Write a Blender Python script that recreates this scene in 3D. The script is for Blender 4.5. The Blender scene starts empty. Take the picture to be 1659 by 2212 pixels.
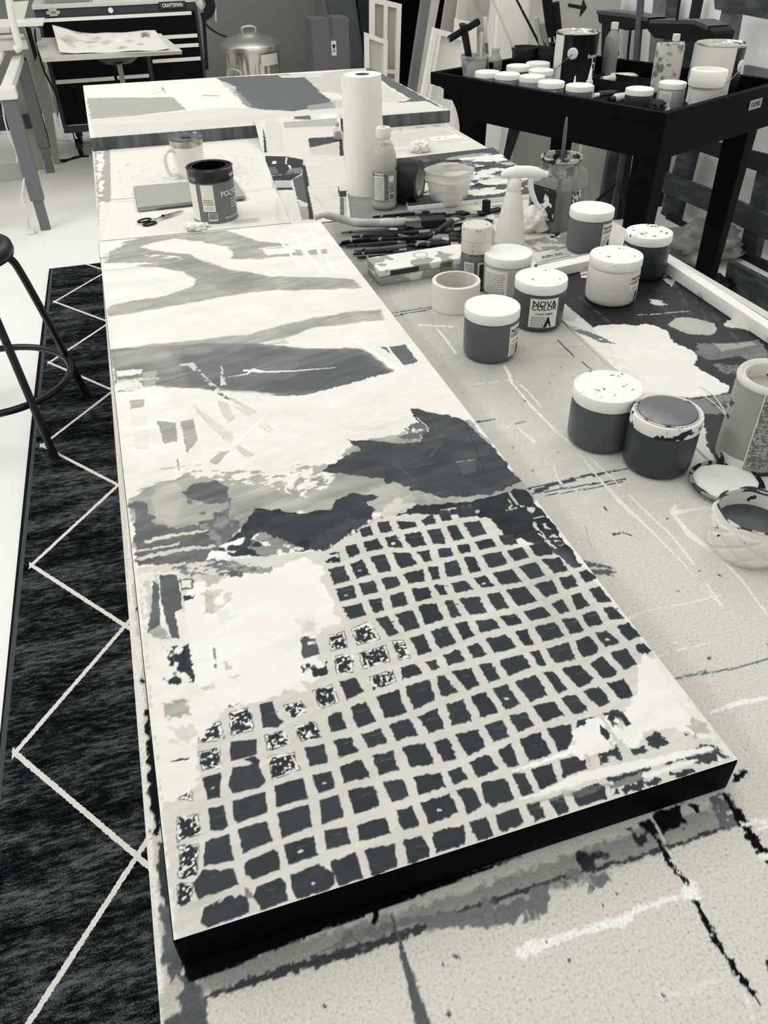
import bpy, bmesh, math, random
import numpy as np
from mathutils import Vector, Matrix
PI = math.pi
random.seed(7)
SC = bpy.context.scene
COL = SC.collection

# ------------------------------------------------------------------ camera
PITCH, YAW, ROLL, FPX = 0.66948867, 0.29388338, -0.02007737, 1672.5
CX, CY, CAMZ = 829.5, 1106.0, 1.42
_f = Vector((math.sin(YAW)*math.cos(PITCH), math.cos(YAW)*math.cos(PITCH), -math.sin(PITCH)))
_r0 = Vector((math.cos(YAW), -math.sin(YAW), 0)); _u0 = _r0.cross(_f)
_r = _r0*math.cos(ROLL)+_u0*math.sin(ROLL); _u = -_r0*math.sin(ROLL)+_u0*math.cos(ROLL)
cam = bpy.data.cameras.new('camera'); camo = bpy.data.objects.new('camera', cam); COL.objects.link(camo)
M = Matrix((( _r.x, _u.x, -_f.x, 0), (_r.y, _u.y, -_f.y, 0), (_r.z, _u.z, -_f.z, CAMZ), (0, 0, 0, 1)))
camo.matrix_world = M
cam.sensor_fit = 'VERTICAL'; cam.sensor_height = 24.0; cam.lens = FPX/2212*24.0
cam.clip_start = 0.02; cam.clip_end = 60
SC.camera = camo

# ------------------------------------------------------------------ light, exposure
w = bpy.data.worlds.new('world'); SC.world = w; w.use_nodes = True
w.node_tree.nodes['Background'].inputs[0].default_value = (1, 1, 1, 1)
w.node_tree.nodes['Background'].inputs[1].default_value = 0.60
def area(name, x, y, z, sx, sy, power, rx=0, ry=0):
    l = bpy.data.lights.new(name, 'AREA'); l.shape = 'RECTANGLE'; l.size = sx; l.size_y = sy; l.energy = power
    o = bpy.data.objects.new(name, l); COL.objects.link(o); o.location = (x, y, z); o.rotation_euler = (rx, ry, 0)
area('ceiling_lamp_near', 0.0, 1.2, 3.0, 0.7, 2.6, 12)
area('ceiling_lamp_middle', 0.1, 4.4, 3.0, 0.7, 2.6, 13)
area('ceiling_lamp_right', 2.1, 2.6, 3.0, 0.7, 2.6, 16)
area('ceiling_lamp_left', -2.4, 2.6, 3.0, 0.7, 2.6, 60)
area('ceiling_lamp_far', 1.0, 6.6, 3.0, 2.6, 0.6, 18)
SC.view_settings.view_transform = 'Standard'; SC.view_settings.look = 'None'
SC.view_settings.gamma = 1; SC.view_settings.use_curve_mapping = False
SC.view_settings.exposure = 0.16

# ------------------------------------------------------------------ photo measurement: pixel -> point on a plane
def ray(x, y): return _f+_r*((x-CX)/FPX)-_u*((y-CY)/FPX)
def Pz(x, y, z): d = ray(x, y); return Vector((0, 0, CAMZ))+d*((z-CAMZ)/d.z)
def Py(x, y, Y): d = ray(x, y); return Vector((0, 0, CAMZ))+d*(Y/d.y)
def Px(x, y, X): d = ray(x, y); return Vector((0, 0, CAMZ))+d*(X/d.x)

# ------------------------------------------------------------------ tones: the room is photographed in warm monochrome
_T = [(0, 2, 2, 2), (20, 14, 17, 19), (55, 50, 57, 60), (110, 104, 108, 107), (160, 159, 158, 149), (200, 202, 200, 188), (228, 229, 227, 217), (245, 244, 243, 236), (255, 252, 251, 246)]
def s2l(c): c = c/255; return c/12.92 if c <= .04045 else ((c+.055)/1.055)**2.4
def rgb(t):
    for a, b in zip(_T, _T[1:]):
        if t <= b[0]:
            k = (t-a[0])/(b[0]-a[0]); return tuple(s2l(a[i]+(b[i]-a[i])*k) for i in (1, 2, 3))
    return tuple(s2l(v) for v in _T[-1][1:])

# ------------------------------------------------------------------ materials
_mc = {}
def mat(name, tone, rough=.6, metal=0, spec=.3, stain=None, stain_tone=40, stain_scale=60, stain_th=.66, alpha=None, bump=0, bscale=300, trans=0, stretch=(1, 1, 1)):
    key = name
    if key in _mc: return _mc[key]
    m = bpy.data.materials.new(name); m.use_nodes = True; nt = m.node_tree; b = nt.nodes['Principled BSDF']
    c = (*rgb(tone), 1)
    b.inputs['Base Color'].default_value = c; b.inputs['Roughness'].default_value = rough; b.inputs['Metallic'].default_value = metal
    b.inputs['Specular IOR Level'].default_value = spec
    if trans: b.inputs['Transmission Weight'].default_value = trans
    if alpha is not None: b.inputs['Alpha'].default_value = alpha
    if stain or bump:
        tc = nt.nodes.new('ShaderNodeTexCoord'); mp = nt.nodes.new('ShaderNodeMapping'); nt.links.new(tc.outputs['Object'], mp.inputs[0]); mp.inputs['Scale'].default_value = stretch
    if stain:
        n = nt.nodes.new('ShaderNodeTexNoise'); n.inputs['Scale'].default_value = stain_scale; n.inputs['Detail'].default_value = 4
        nt.links.new(mp.outputs[0], n.inputs['Vector'])
        r = nt.nodes.new('ShaderNodeValToRGB'); r.color_ramp.elements[0].position = stain_th; r.color_ramp.elements[1].position = min(1, stain_th+stain)
        r.color_ramp.elements[0].color = c; r.color_ramp.elements[1].color = (*rgb(stain_tone), 1)
        nt.links.new(n.outputs['Fac'], r.inputs[0]); nt.links.new(r.outputs[0], b.inputs['Base Color'])
    if bump:
        n2 = nt.nodes.new('ShaderNodeTexNoise'); n2.inputs['Scale'].default_value = bscale; nt.links.new(mp.outputs[0], n2.inputs['Vector'])
        bp = nt.nodes.new('ShaderNodeBump'); bp.inputs['Strength'].default_value = bump; bp.inputs['Distance'].default_value = .001
        nt.links.new(n2.outputs['Fac'], bp.inputs['Height']); nt.links.new(bp.outputs[0], b.inputs['Normal'])
    _mc[key] = m; return m
def clear(name, tone, alpha, rough=.15):
    "clear or milky plastic and glass: a mix of see-through and a glossy skin"
    if name in _mc: return _mc[name]
    m = bpy.data.materials.new(name); m.use_nodes = True; nt = m.node_tree; b = nt.nodes['Principled BSDF']
    b.inputs['Base Color'].default_value = (*rgb(tone), 1); b.inputs['Roughness'].default_value = rough; b.inputs['Specular IOR Level'].default_value = .6
    t = nt.nodes.new('ShaderNodeBsdfTransparent'); mx = nt.nodes.new('ShaderNodeMixShader'); mx.inputs[0].default_value = alpha
    nt.links.new(t.outputs[0], mx.inputs[1]); nt.links.new(b.outputs[0], mx.inputs[2]); nt.links.new(mx.outputs[0], nt.nodes['Material Output'].inputs[0])
    _mc[name] = m; return m
def painted(name, rough=.55, speck=0, speck_scale=350, bump=0, spec=.25):
    "surface whose own colour comes from its paint layer, optionally over chipboard grain"
    m = bpy.data.materials.new(name); m.use_nodes = True; nt = m.node_tree; b = nt.nodes['Principled BSDF']
    a = nt.nodes.new('ShaderNodeAttribute'); a.attribute_name = 'paint'
    b.inputs['Roughness'].default_value = rough; b.inputs['Specular IOR Level'].default_value = spec
    out = a.outputs['Color']
    if speck:
        tc = nt.nodes.new('ShaderNodeTexCoord')
        n = nt.nodes.new('ShaderNodeTexNoise'); n.inputs['Scale'].default_value = speck_scale; n.inputs['Detail'].default_value = 3; nt.links.new(tc.outputs['Object'], n.inputs['Vector'])
        r = nt.nodes.new('ShaderNodeValToRGB'); e = r.color_ramp.elements
        e[0].position = .24; e[0].color = (1-speck*2.6,)*3+(1,); e[1].position = .70; e[1].color = (1+speck*.55,)*3+(1,)
        k = e.new(.38); k.color = (1-speck*.55,)*3+(1,)
        k = e.new(.5); k.color = (1,)*3+(1,)
        mx = nt.nodes.new('ShaderNodeMix'); mx.data_type = 'RGBA'; mx.blend_type = 'MULTIPLY'; mx.inputs[0].default_value = 1
        nt.links.new(n.outputs['Fac'], r.inputs[0]); nt.links.new(out, mx.inputs[6]); nt.links.new(r.outputs[0], mx.inputs[7]); out = mx.outputs[2]
    nt.links.new(out, b.inputs['Base Color'])
    if bump:
        tc2 = nt.nodes.new('ShaderNodeTexCoord'); n2 = nt.nodes.new('ShaderNodeTexNoise'); n2.inputs['Scale'].default_value = 90; n2.inputs['Detail'].default_value = 6
        mp = nt.nodes.new('ShaderNodeMapping'); mp.inputs['Scale'].default_value = (1, 2.4, 1); nt.links.new(tc2.outputs['Object'], mp.inputs[0]); nt.links.new(mp.outputs[0], n2.inputs['Vector'])
        bp = nt.nodes.new('ShaderNodeBump'); bp.inputs['Strength'].default_value = bump; bp.inputs['Distance'].default_value = .002
        nt.links.new(n2.outputs['Fac'], bp.inputs['Height']); nt.links.new(bp.outputs[0], b.inputs['Normal'])
    return m

# ------------------------------------------------------------------ mesh helpers
def link(name, me, m=None, parent=None, loc=None, rot=None):
    o = bpy.data.objects.new(name, me); COL.objects.link(o)
    if m is not None:
        for k in (m if isinstance(m, (list, tuple)) else [m]): me.materials.append(k)
    if parent is not None: o.parent = parent
    if loc is not None: o.location = loc
    if rot is not None: o.rotation_euler = rot
    return o
def obj(name, bm, m, parent=None, smooth=False, loc=None, rot=None, ang=None):
    me = bpy.data.meshes.new(name); bm.normal_update(); bm.to_mesh(me); bm.free()
    if smooth:
        for p in me.polygons: p.use_smooth = True
        if ang: me.set_sharp_from_angle(angle=math.radians(ang))
    return link(name, me, m, parent, loc, rot)
def tag(o, label=None, cat=None, group=None, kind=None):
    if label: o['label'] = label
    if cat: o['category'] = cat
    if group: o['group'] = group
    if kind: o['kind'] = kind
    return o
def thing(name, label, cat, loc=(0, 0, 0), rz=0, group=None, rot=None):
    o = bpy.data.objects.new(name, None); COL.objects.link(o); o.empty_display_size = .05
    o.location = loc; o.rotation_euler = rot if rot else (0, 0, rz)
    return tag(o, label, cat, group)
def box(bm, x0, x1, y0, y1, z0, z1, bev=0, mi=0, mtx=None):
    vs = [bm.verts.new(p) for p in ((x0, y0, z0), (x1, y0, z0), (x1, y1, z0), (x0, y1, z0), (x0, y0, z1), (x1, y0, z1), (x1, y1, z1), (x0, y1, z1))]
    fs = [bm.faces.new([vs[i] for i in f]) for f in ((0, 3, 2, 1), (4, 5, 6, 7), (0, 1, 5, 4), (1, 2, 6, 5), (2, 3, 7, 6), (3, 0, 4, 7))]
    for f in fs: f.material_index = mi
    if bev:
        es = list({e for f in fs for e in f.edges})
        r = bmesh.ops.bevel(bm, geom=es, offset=bev, segments=2, affect='EDGES', profile=.7)
        vs = [v for v in r['verts']]+[v for v in vs if v.is_valid]
    if mtx is not None: bmesh.ops.transform(bm, matrix=mtx, verts=list(set(v for v in vs if v.is_valid)))
    return fs
def B(x0, x1, y0, y1, z0, z1, bev=0): bm = bmesh.new(); box(bm, x0, x1, y0, y1, z0, z1, bev); return bm
def lathe(prof, n=48, bm=None, mi=None, c=(0, 0), ribs=0, rib_h=0):
    "prof: (r,z) pairs bottom to top; r=0 closes the end; mi: material index per ring"
    bm = bm or bmesh.new(); rings = []
    for (r, z) in prof:
        if r <= 1e-6: rings.append([bm.verts.new((c[0], c[1], z))])
        else:
            rings.append([bm.verts.new((c[0]+r*math.cos(2*PI*i/n), c[1]+r*math.sin(2*PI*i/n), z)) for i in range(n)])
    for k, (a, b) in enumerate(zip(rings, rings[1:])):
        for i in range(n):
            j = (i+1) % n
            if len(a) == 1 and len(b) == 1: continue
            if len(a) == 1: f = bm.faces.new((a[0], b[j], b[i]))
            elif len(b) == 1: f = bm.faces.new((a[i], a[j], b[0]))
            else: f = bm.faces.new((a[i], a[j], b[j], b[i]))
            if mi: f.material_index = mi[min(k, len(mi)-1)]
    return bm
def tube(pts, r, n=10, bm=None, caps=True, closed=False):
    bm = bm or bmesh.new(); pts = [Vector(p) for p in pts]; N = len(pts); rings = []
    rr = r if isinstance(r, (list, tuple)) else [r]*N
    up = None
    for i, p in enumerate(pts):
        a = pts[(i-1) % N] if (closed or i > 0) else p; b = pts[(i+1) % N] if (closed or i < N-1) else p
        t = (b-a).normalized()
        if up is None:
            up = Vector((0, 0, 1)) if abs(t.z) < .9 else Vector((1, 0, 0))
        s = t.cross(up).normalized(); up = s.cross(t).normalized()
        rings.append([bm.verts.new(p+(s*math.cos(2*PI*k/n)+up*math.sin(2*PI*k/n))*rr[i]) for k in range(n)])
    L = N if closed else N-1
    for i in range(L):
        a, b = rings[i], rings[(i+1) % N]
        for k in range(n):
            bm.faces.new((a[k], b[k], b[(k+1) % n], a[(k+1) % n]))
    if caps and not closed:
        bm.faces.new(rings[0]); bm.faces.new(list(reversed(rings[-1])))
    bmesh.ops.recalc_face_normals(bm, faces=bm.faces[:])
    return bm
def spline(pts, k=8):
    pts = [Vector(p) for p in pts]; out = []
    P = [pts[0]*2-pts[1]]+pts+[pts[-1]*2-pts[-2]]
    for i in range(1, len(P)-2):
        for j in range(k):
            t = j/k; a, b, c, d = P[i-1:i+3]
            out.append(.5*((2*b)+(c-a)*t+(2*a-5*b+4*c-d)*t*t+(3*b-a-3*c+d)*t**3))
    out.append(pts[-1]); return out
def prism(bm, quad, th, n=None, mi=0):
    "polygon given in space, thickened along -n"
    q = [Vector(p) for p in quad]; nn = (q[1]-q[0]).cross(q[2]-q[1]).normalized() if n is None else Vector(n)
    a = [bm.verts.new(p) for p in q]; b = [bm.verts.new(p-nn*th) for p in q]
    fs = [bm.faces.new(a), bm.faces.new(list(reversed(b)))]
    for i in range(len(q)): j = (i+1) % len(q); fs.append(bm.faces.new((a[j], a[i], b[i], b[j])))
    for f in fs: f.material_index = mi
    return fs
def text_geo(body, size, bold=False):
    cu = bpy.data.curves.new('t', 'FONT'); cu.body = body; cu.size = size; cu.align_x = 'CENTER'; cu.align_y = 'CENTER'; cu.resolution_u = 2
    if bold: cu.offset = size*.018
    o = bpy.data.objects.new('t', cu); COL.objects.link(o)
    me = bpy.data.meshes.new_from_object(o.evaluated_get(bpy.context.evaluated_depsgraph_get()))
    vs = [v.co.copy() for v in me.vertices]; fs = [tuple(p.vertices) for p in me.polygons]
    bpy.data.objects.remove(o); bpy.data.curves.remove(cu); bpy.data.meshes.remove(me)
    return vs, fs
def text_obj(name, body, size, m, mp, parent=None, bold=True):
    "flat lettering whose every vertex goes through mp(x, y) -> position on its surface"
    vs, fs = text_geo(body, size, bold); me = bpy.data.meshes.new(name)
    me.from_pydata([mp(v.x, v.y) for v in vs], [], fs); me.update()
    return link(name, me, m, parent)
def wrap(R, z, a0): return lambda x, y: Vector((R*math.cos(a0+x/R), R*math.sin(a0+x/R), z+y))
def patch(bm, R, a0, a1, z0, z1, n=14, mi=0, R2=None):
    "part of a cylinder skin"
    R2 = R if R2 is None else R2
    lo = [bm.verts.new((R*math.cos(a0+(a1-a0)*i/n), R*math.sin(a0+(a1-a0)*i/n), z0)) for i in range(n+1)]
    hi = [bm.verts.new((R2*math.cos(a0+(a1-a0)*i/n), R2*math.sin(a0+(a1-a0)*i/n), z1)) for i in range(n+1)]
    for i in range(n): bm.faces.new((lo[i], lo[i+1], hi[i+1], hi[i])).material_index = mi
    return bm

# ------------------------------------------------------------------ noise and paint layers
def _h(ix, iy, s):
    v = (ix.astype(np.int64)*374761393+iy.astype(np.int64)*668265263+s*974634777) & 0xffffffff
    v = ((v ^ (v >> 13))*1274126177) & 0xffffffff
    return ((v ^ (v >> 16)) & 0xffff)/65535.0
def vn(x, y, s=0):
    ix = np.floor(x); iy = np.floor(y); fx = x-ix; fy = y-iy; fx = fx*fx*(3-2*fx); fy = fy*fy*(3-2*fy)
    a = _h(ix, iy, s); b = _h(ix+1, iy, s); c = _h(ix, iy+1, s); d = _h(ix+1, iy+1, s)
    return (a*(1-fx)+b*fx)*(1-fy)+(c*(1-fx)+d*fx)*fy
def fbm(x, y, s=0, o=3):
    t = 0; a = .5; n = 0
    for k in range(o): t = t+a*vn(x*2**k, y*2**k, s+k*17); n += a; a *= .5
    return t/n
class Sheet:
    "a dense flat sheet whose surface is painted, stroke by stroke, in metres"
    def __init__(s, nl, nr, fr, fl, z, S, T, tone):
        S = np.asarray(S)[None, :]; T = np.asarray(T)[:, None]; s.z = z
        q = [np.array(p, float) for p in (nl, nr, fr, fl)]
        s.X = q[0][0]*(1-S)*(1-T)+q[1][0]*S*(1-T)+q[2][0]*S*T+q[3][0]*(1-S)*T
        s.Y = q[0][1]*(1-S)*(1-T)+q[1][1]*S*(1-T)+q[2][1]*S*T+q[3][1]*(1-S)*T
        s.tone = np.full(s.X.shape, float(tone)); s.k = 1; s.H = np.zeros(s.X.shape)
    def _win(s, P, pad):
        x0, y0 = P.min(0)-pad; x1, y1 = P.max(0)+pad
        m = (s.X >= x0) & (s.X <= x1) & (s.Y >= y0) & (s.Y <= y1)
        if not m.any(): return None
        rows = np.where(m.any(1))[0]; cols = np.where(m.any(0))[0]
        return slice(rows[0], rows[-1]+1), slice(cols[0], cols[-1]+1)
    def conv(s, px): return np.array([tuple(Pz(x, y, s.z))[:2] for x, y in px])
    def _blend(s, w, k, tone, X, Y, h=0, var=5):
        t = tone+(fbm(X*35, Y*80, s.k, 2)-.5)*2*var
        s.tone[w] = s.tone[w]*(1-k)+t*k
        if h: s.H[w] = s.H[w]*(1-k)+h*k
    def _mask(s, d, X, Y, soft, speck, sf, asp):
        k = np.clip(.5-d/soft, 0, 1)
        if speck:
            n = fbm(X*sf, Y*sf*asp, s.k+5, 3)
            k = k*np.clip((n-speck)*14+.5, 0, 1)
        return k
    def poly(s, P, tone, rough=.0015, rf=220, soft=.0009, alpha=1, speck=0, sf=260, asp=1, world=False, h=0, var=5):
        s.k += 1; P = np.array(P, float) if world else s.conv(P); w = s._win(P, rough*2+soft)
        if w is None: return
        X0 = s.X[w]; Y0 = s.Y[w]
        X = X0+(fbm(X0*rf, Y0*rf, s.k)-.5)*2*rough*1.6; Y = Y0+(fbm(X0*rf, Y0*rf, s.k+91)-.5)*2*rough*1.6
        ins = np.zeros(X.shape, bool); d = np.full(X.shape, 9.)
        for (ax, ay), (bx, by) in zip(P, np.roll(P, -1, 0)):
            if ay != by: ins ^= ((ay > Y) != (by > Y)) & (X < (bx-ax)*(Y-ay)/(by-ay)+ax)
            L = (bx-ax)**2+(by-ay)**2
            if L == 0: continue
            t = np.clip(((X-ax)*(bx-ax)+(Y-ay)*(by-ay))/L, 0, 1)
            d = np.minimum(d, (X-ax-t*(bx-ax))**2+(Y-ay-t*(by-ay))**2)
        d = np.sqrt(d); d = np.where(ins, -d, d)
        s._blend(w, alpha*s._mask(d, X0, Y0, soft, speck, sf, asp), tone, X0, Y0, h, var)
    def stroke(s, P, wd, tone, rough=.0008, rf=260, soft=.0009, alpha=1, speck=0, sf=260, asp=1, world=False, h=0, var=4):
        "wd: width in photo pixels (or metres when world), one number or one per point"
        s.k += 1
        if world: P = np.array(P, float); W = np.array(wd if hasattr(wd, '__len__') else [wd]*len(P), float)/2
        else:
            W = np.array([((Pz(x+5, y, s.z)-Pz(x-5, y, s.z)).length/10*q)/2 for (x, y), q in zip(P, wd if hasattr(wd, '__len__') else [wd]*len(P))])
            P = s.conv(P)
        w = s._win(P, W.max()+rough*2+soft)
        if w is None: return
        X0 = s.X[w]; Y0 = s.Y[w]
        X = X0+(fbm(X0*rf, Y0*rf, s.k)-.5)*2*rough*1.6; Y = Y0+(fbm(X0*rf, Y0*rf, s.k+91)-.5)*2*rough*1.6
        d = np.full(X.shape, 9.)
        for i in range(len(P)-1):
            (ax, ay), (bx, by) = P[i], P[i+1]; L = (bx-ax)**2+(by-ay)**2+1e-12
            t = np.clip(((X-ax)*(bx-ax)+(Y-ay)*(by-ay))/L, 0, 1)
            d = np.minimum(d, np.hypot(X-ax-t*(bx-ax), Y-ay-t*(by-ay))-(W[i]+(W[i+1]-W[i])*t))
        s._blend(w, alpha*s._mask(d, X0, Y0, soft, speck, sf, asp), tone, X0, Y0, h, var)
    def build(s, name, m, parent=None, zfun=None, origin=(0, 0)):
        ny, nx = s.X.shape; me = bpy.data.meshes.new(name)
        Z = np.full(s.X.shape, s.z)+s.H
        if zfun is not None: Z = Z+zfun(s.X, s.Y)
        co = np.stack([s.X-origin[0], s.Y-origin[1], Z], -1).reshape(-1, 3).astype(np.float32)
        i = np.arange(ny*nx).reshape(ny, nx)
        f = np.stack([i[:-1, :-1], i[:-1, 1:], i[1:, 1:], i[1:, :-1]], -1).reshape(-1)
        nf = (ny-1)*(nx-1)
        me.vertices.add(ny*nx); me.vertices.foreach_set('co', co.ravel())
        me.loops.add(nf*4); me.loops.foreach_set('vertex_index', f.astype(np.int32))
        me.polygons.add(nf); me.polygons.foreach_set('loop_start', np.arange(0, nf*4, 4, dtype=np.int32)); me.polygons.foreach_set('loop_total', np.full(nf, 4, np.int32))
        me.update(calc_edges=True)
        lut = np.array([rgb(t) for t in range(256)]); t = np.clip(s.tone, 0, 254.99); a = t.astype(int); fr = (t-a)[..., None]
        c = lut[a]*(1-fr)+lut[np.minimum(a+1, 255)]*fr
        at = me.color_attributes.new('paint', 'FLOAT_COLOR', 'POINT')
        at.data.foreach_set('color', np.concatenate([c, np.ones((ny, nx, 1))], -1).astype(np.float32).ravel())
        return link(name, me, m, parent)
def graded(a, b, d0, k):
    "positions from a to b whose spacing grows with distance"
    out = [a]; y = a
    while y < b: y += d0+(y-a)*k; out.append(y)
    out = np.array(out); return (out-a)/(out[-1]-a)

# ================================================================== the room
def struct(name, bm, m): o = obj(name, bm, m); o['kind'] = 'structure'; return o
m_floor = mat('sealed_floor', 248, rough=.38, spec=.35, stain=.3, stain_tone=238, stain_scale=1.3, stain_th=.45)
struct('floor', B(-4.5, 2.98, -2.5, 8.3, -.1, 0), m_floor)
struct('wall_back', B(-4.5, 1.93, 8.0, 8.2, 0, 3.2), mat('grey_wall_paint', 128, rough=.8))
struct('wall_right', B(2.95, 3.1, -2.5, 8.3, 0, 3.2), mat('white_wall_paint', 252, rough=.8))
struct('wall_left', B(-4.65, -4.5, -2.5, 8.3, 0, 3.2), mat('pale_wall_paint', 222, rough=.8))
struct('backdrop_1', B(1.93, 2.95, 7.2, 7.3, 0, 3.2), mat('black_backdrop', 6, rough=1, spec=0))  # black slab put in as the dark background behind the frames
struct('trim_1', B(1.88, 1.93, 7.2, 8.0, 0, 3.2), mat('grey_wall_paint', 100))

# ------------------------------------------------------------------ rug (runner with trellis lines)
def rug():
    m = bpy.data.materials.new('rug_pile'); m.use_nodes = True; nt = m.node_tree; b = nt.nodes['Principled BSDF']
    def N(t, **k):
        n = nt.nodes.new(t)
        for a, v in k.items(): setattr(n, a, v)
        return n
    def ma(op, a, b2=None, c=None):
        n = N('ShaderNodeMath', operation=op)
        for i, v in enumerate((a, b2, c)):
            if v is None: continue
            if isinstance(v, (int, float)): n.inputs[i].default_value = v
            else: nt.links.new(v, n.inputs[i])
        return n.outputs[0]
    tc = N('ShaderNodeTexCoord'); sp = N('ShaderNodeSeparateXYZ'); nt.links.new(tc.outputs['Object'], sp.inputs[0]); x, y = sp.outputs[0], sp.outputs[1]
    jit = N('ShaderNodeTexNoise'); jit.inputs['Scale'].default_value = 180; nt.links.new(tc.outputs['Object'], jit.inputs['Vector'])
    j = ma('MULTIPLY', ma('SUBTRACT', jit.outputs['Fac'], .5), .008)
    u = ma('ADD', ma('SUBTRACT', x, .038), j)
    v = ma('MULTIPLY', ma('SUBTRACT', y, -.0), .768)
    def line(e):
        w_ = ma('SUBTRACT', ma('FRACT', ma('ADD', ma('DIVIDE', e, .476), .5)), .5)
        return ma('ABSOLUTE', ma('MULTIPLY', w_, .476))
    d = ma('MINIMUM', line(ma('SUBTRACT', u, v)), line(ma('ADD', u, v)))
    inside = ma('MULTIPLY', ma('GREATER_THAN', u, -.006), ma('LESS_THAN', x, .70))
    ln = ma('MULTIPLY', ma('LESS_THAN', d, .0068), inside)
    mp = N('ShaderNodeMapping'); mp.inputs['Scale'].default_value = (26, 105, 1); nt.links.new(tc.outputs['Object'], mp.inputs[0])
    n1 = N('ShaderNodeTexNoise'); n1.inputs['Scale'].default_value = 1; n1.inputs['Detail'].default_value = 5; n1.inputs['Roughness'].default_value = .75; nt.links.new(mp.outputs[0], n1.inputs['Vector'])
    mp2 = N('ShaderNodeMapping'); mp2.inputs['Scale'].default_value = (3, 16, 1); nt.links.new(tc.outputs['Object'], mp2.inputs[0])
    n2 = N('ShaderNodeTexNoise'); n2.inputs['Scale'].default_value = 1; n2.inputs['Detail'].default_value = 2; nt.links.new(mp2.outputs[0], n2.inputs['Vector'])
    n3 = N('ShaderNodeTexNoise'); n3.inputs['Scale'].default_value = 420; nt.links.new(tc.outputs['Object'], n3.inputs['Vector'])
    s_ = ma('ADD', ma('ADD', ma('MULTIPLY', n1.outputs['Fac'], .55), ma('MULTIPLY', n2.outputs['Fac'], .3)), ma('MULTIPLY', n3.outputs['Fac'], .3))
    rp = N('ShaderNodeValToRGB'); e = rp.color_ramp.elements; e[0].position = .50; e[0].color = (*rgb(12), 1); e[1].position = .68; e[1].color = (*rgb(100), 1)
    k = e.new(.575); k.color = (*rgb(34), 1)
    nt.links.new(s_, rp.inputs[0])
    edge = ma('LESS_THAN', x, .018)
    edge2 = ma('MULTIPLY', ma('GREATER_THAN', x, .007), edge)
    mx0 = N('ShaderNodeMix', data_type='RGBA'); nt.links.new(edge, mx0.inputs[0]); nt.links.new(rp.outputs[0], mx0.inputs[6]); mx0.inputs[7].default_value = (*rgb(30), 1)
    mx1 = N('ShaderNodeMix', data_type='RGBA'); nt.links.new(edge2, mx1.inputs[0]); nt.links.new(mx0.outputs[2], mx1.inputs[6]); mx1.inputs[7].default_value = (*rgb(80), 1)
    mx = N('ShaderNodeMix', data_type='RGBA'); nt.links.new(ln, mx.inputs[0]); nt.links.new(mx1.outputs[2], mx.inputs[6]); mx.inputs[7].default_value = (*rgb(222), 1)
    nt.links.new(mx.outputs[2], b.inputs['Base Color']); b.inputs['Roughness'].default_value = 1; b.inputs['Specular IOR Level'].default_value = 0
    bp = N('ShaderNodeBump'); bp.inputs['Distance'].default_value = .003; bp.inputs['Strength'].default_value = .5; nt.links.new(n3.outputs['Fac'], bp.inputs['Height']); nt.links.new(bp.outputs[0], b.inputs['Normal'])
    bm = bmesh.new(); ny = 60; y0 = 0.55-.62*2; L = 4.085-y0
    rows = []
    for i in range(ny+1):
        yy = L*i/ny; o = .005*math.sin(yy*1.3)
        rows.append([bm.verts.new((o*(1 if c == 0 else 0)+c, yy, 0.012)) for c in (0, .25, .5, .74)])
    for a, c in zip(rows, rows[1:]):
        for i in range(3): bm.faces.new((a[i], a[i+1], c[i+1], c[i]))
    r = bmesh.ops.extrude_face_region(bm, geom=bm.faces[:]); bmesh.ops.translate(bm, vec=(0, 0, -.011), verts=[g for g in r['geom'] if isinstance(g, bmesh.types.BMVert)])
    bmesh.ops.recalc_face_normals(bm, faces=bm.faces[:])
    o = obj('runner_rug', bm, m, loc=(-.541, y0, 0), rot=(0, 0, -.015))
    tag(o, 'dark woven runner rug with thin cream trellis lines lying on the pale floor', 'rug')
rug()

# ================================================================== work table
TX0, TX1, TY0, TY1 = -.098, 1.094, -.35, 3.86
table = thing('work_table', 'long chipboard work table covered in paint marks, carrying the striped and gridded canvas', 'table', (.5, 1.75, 0))
def local(o): o.parent = table; o.matrix_parent_inverse = Matrix.Translation((-.5, -1.75, 0)); return o
bmt = bmesh.new(); box(bmt, TX0, TX1, TY0, TY1, .757, .7985)
local(obj('tabletop', bmt, mat('chipboard_edge', 232, rough=.7, stain=.08, stain_tone=120, stain_scale=30, stain_th=.6)))
for lx in (TX0+.09, TX1-.09):
    for ly in (TY0+.15, 1.75, TY1-.15):
        local(obj('leg', B(lx-.03, lx+.03, ly-.03, ly+.03, 0, .757, .004), mat('dark_wood_leg', 50)))
ysp = graded(0.0, TY1, .0011, .0019)
tt = Sheet((TX0, 0), (TX1, 0), (TX1, TY1), (TX0, TY1), .8, np.linspace(0, 1, 880), ysp, 209)
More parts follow.
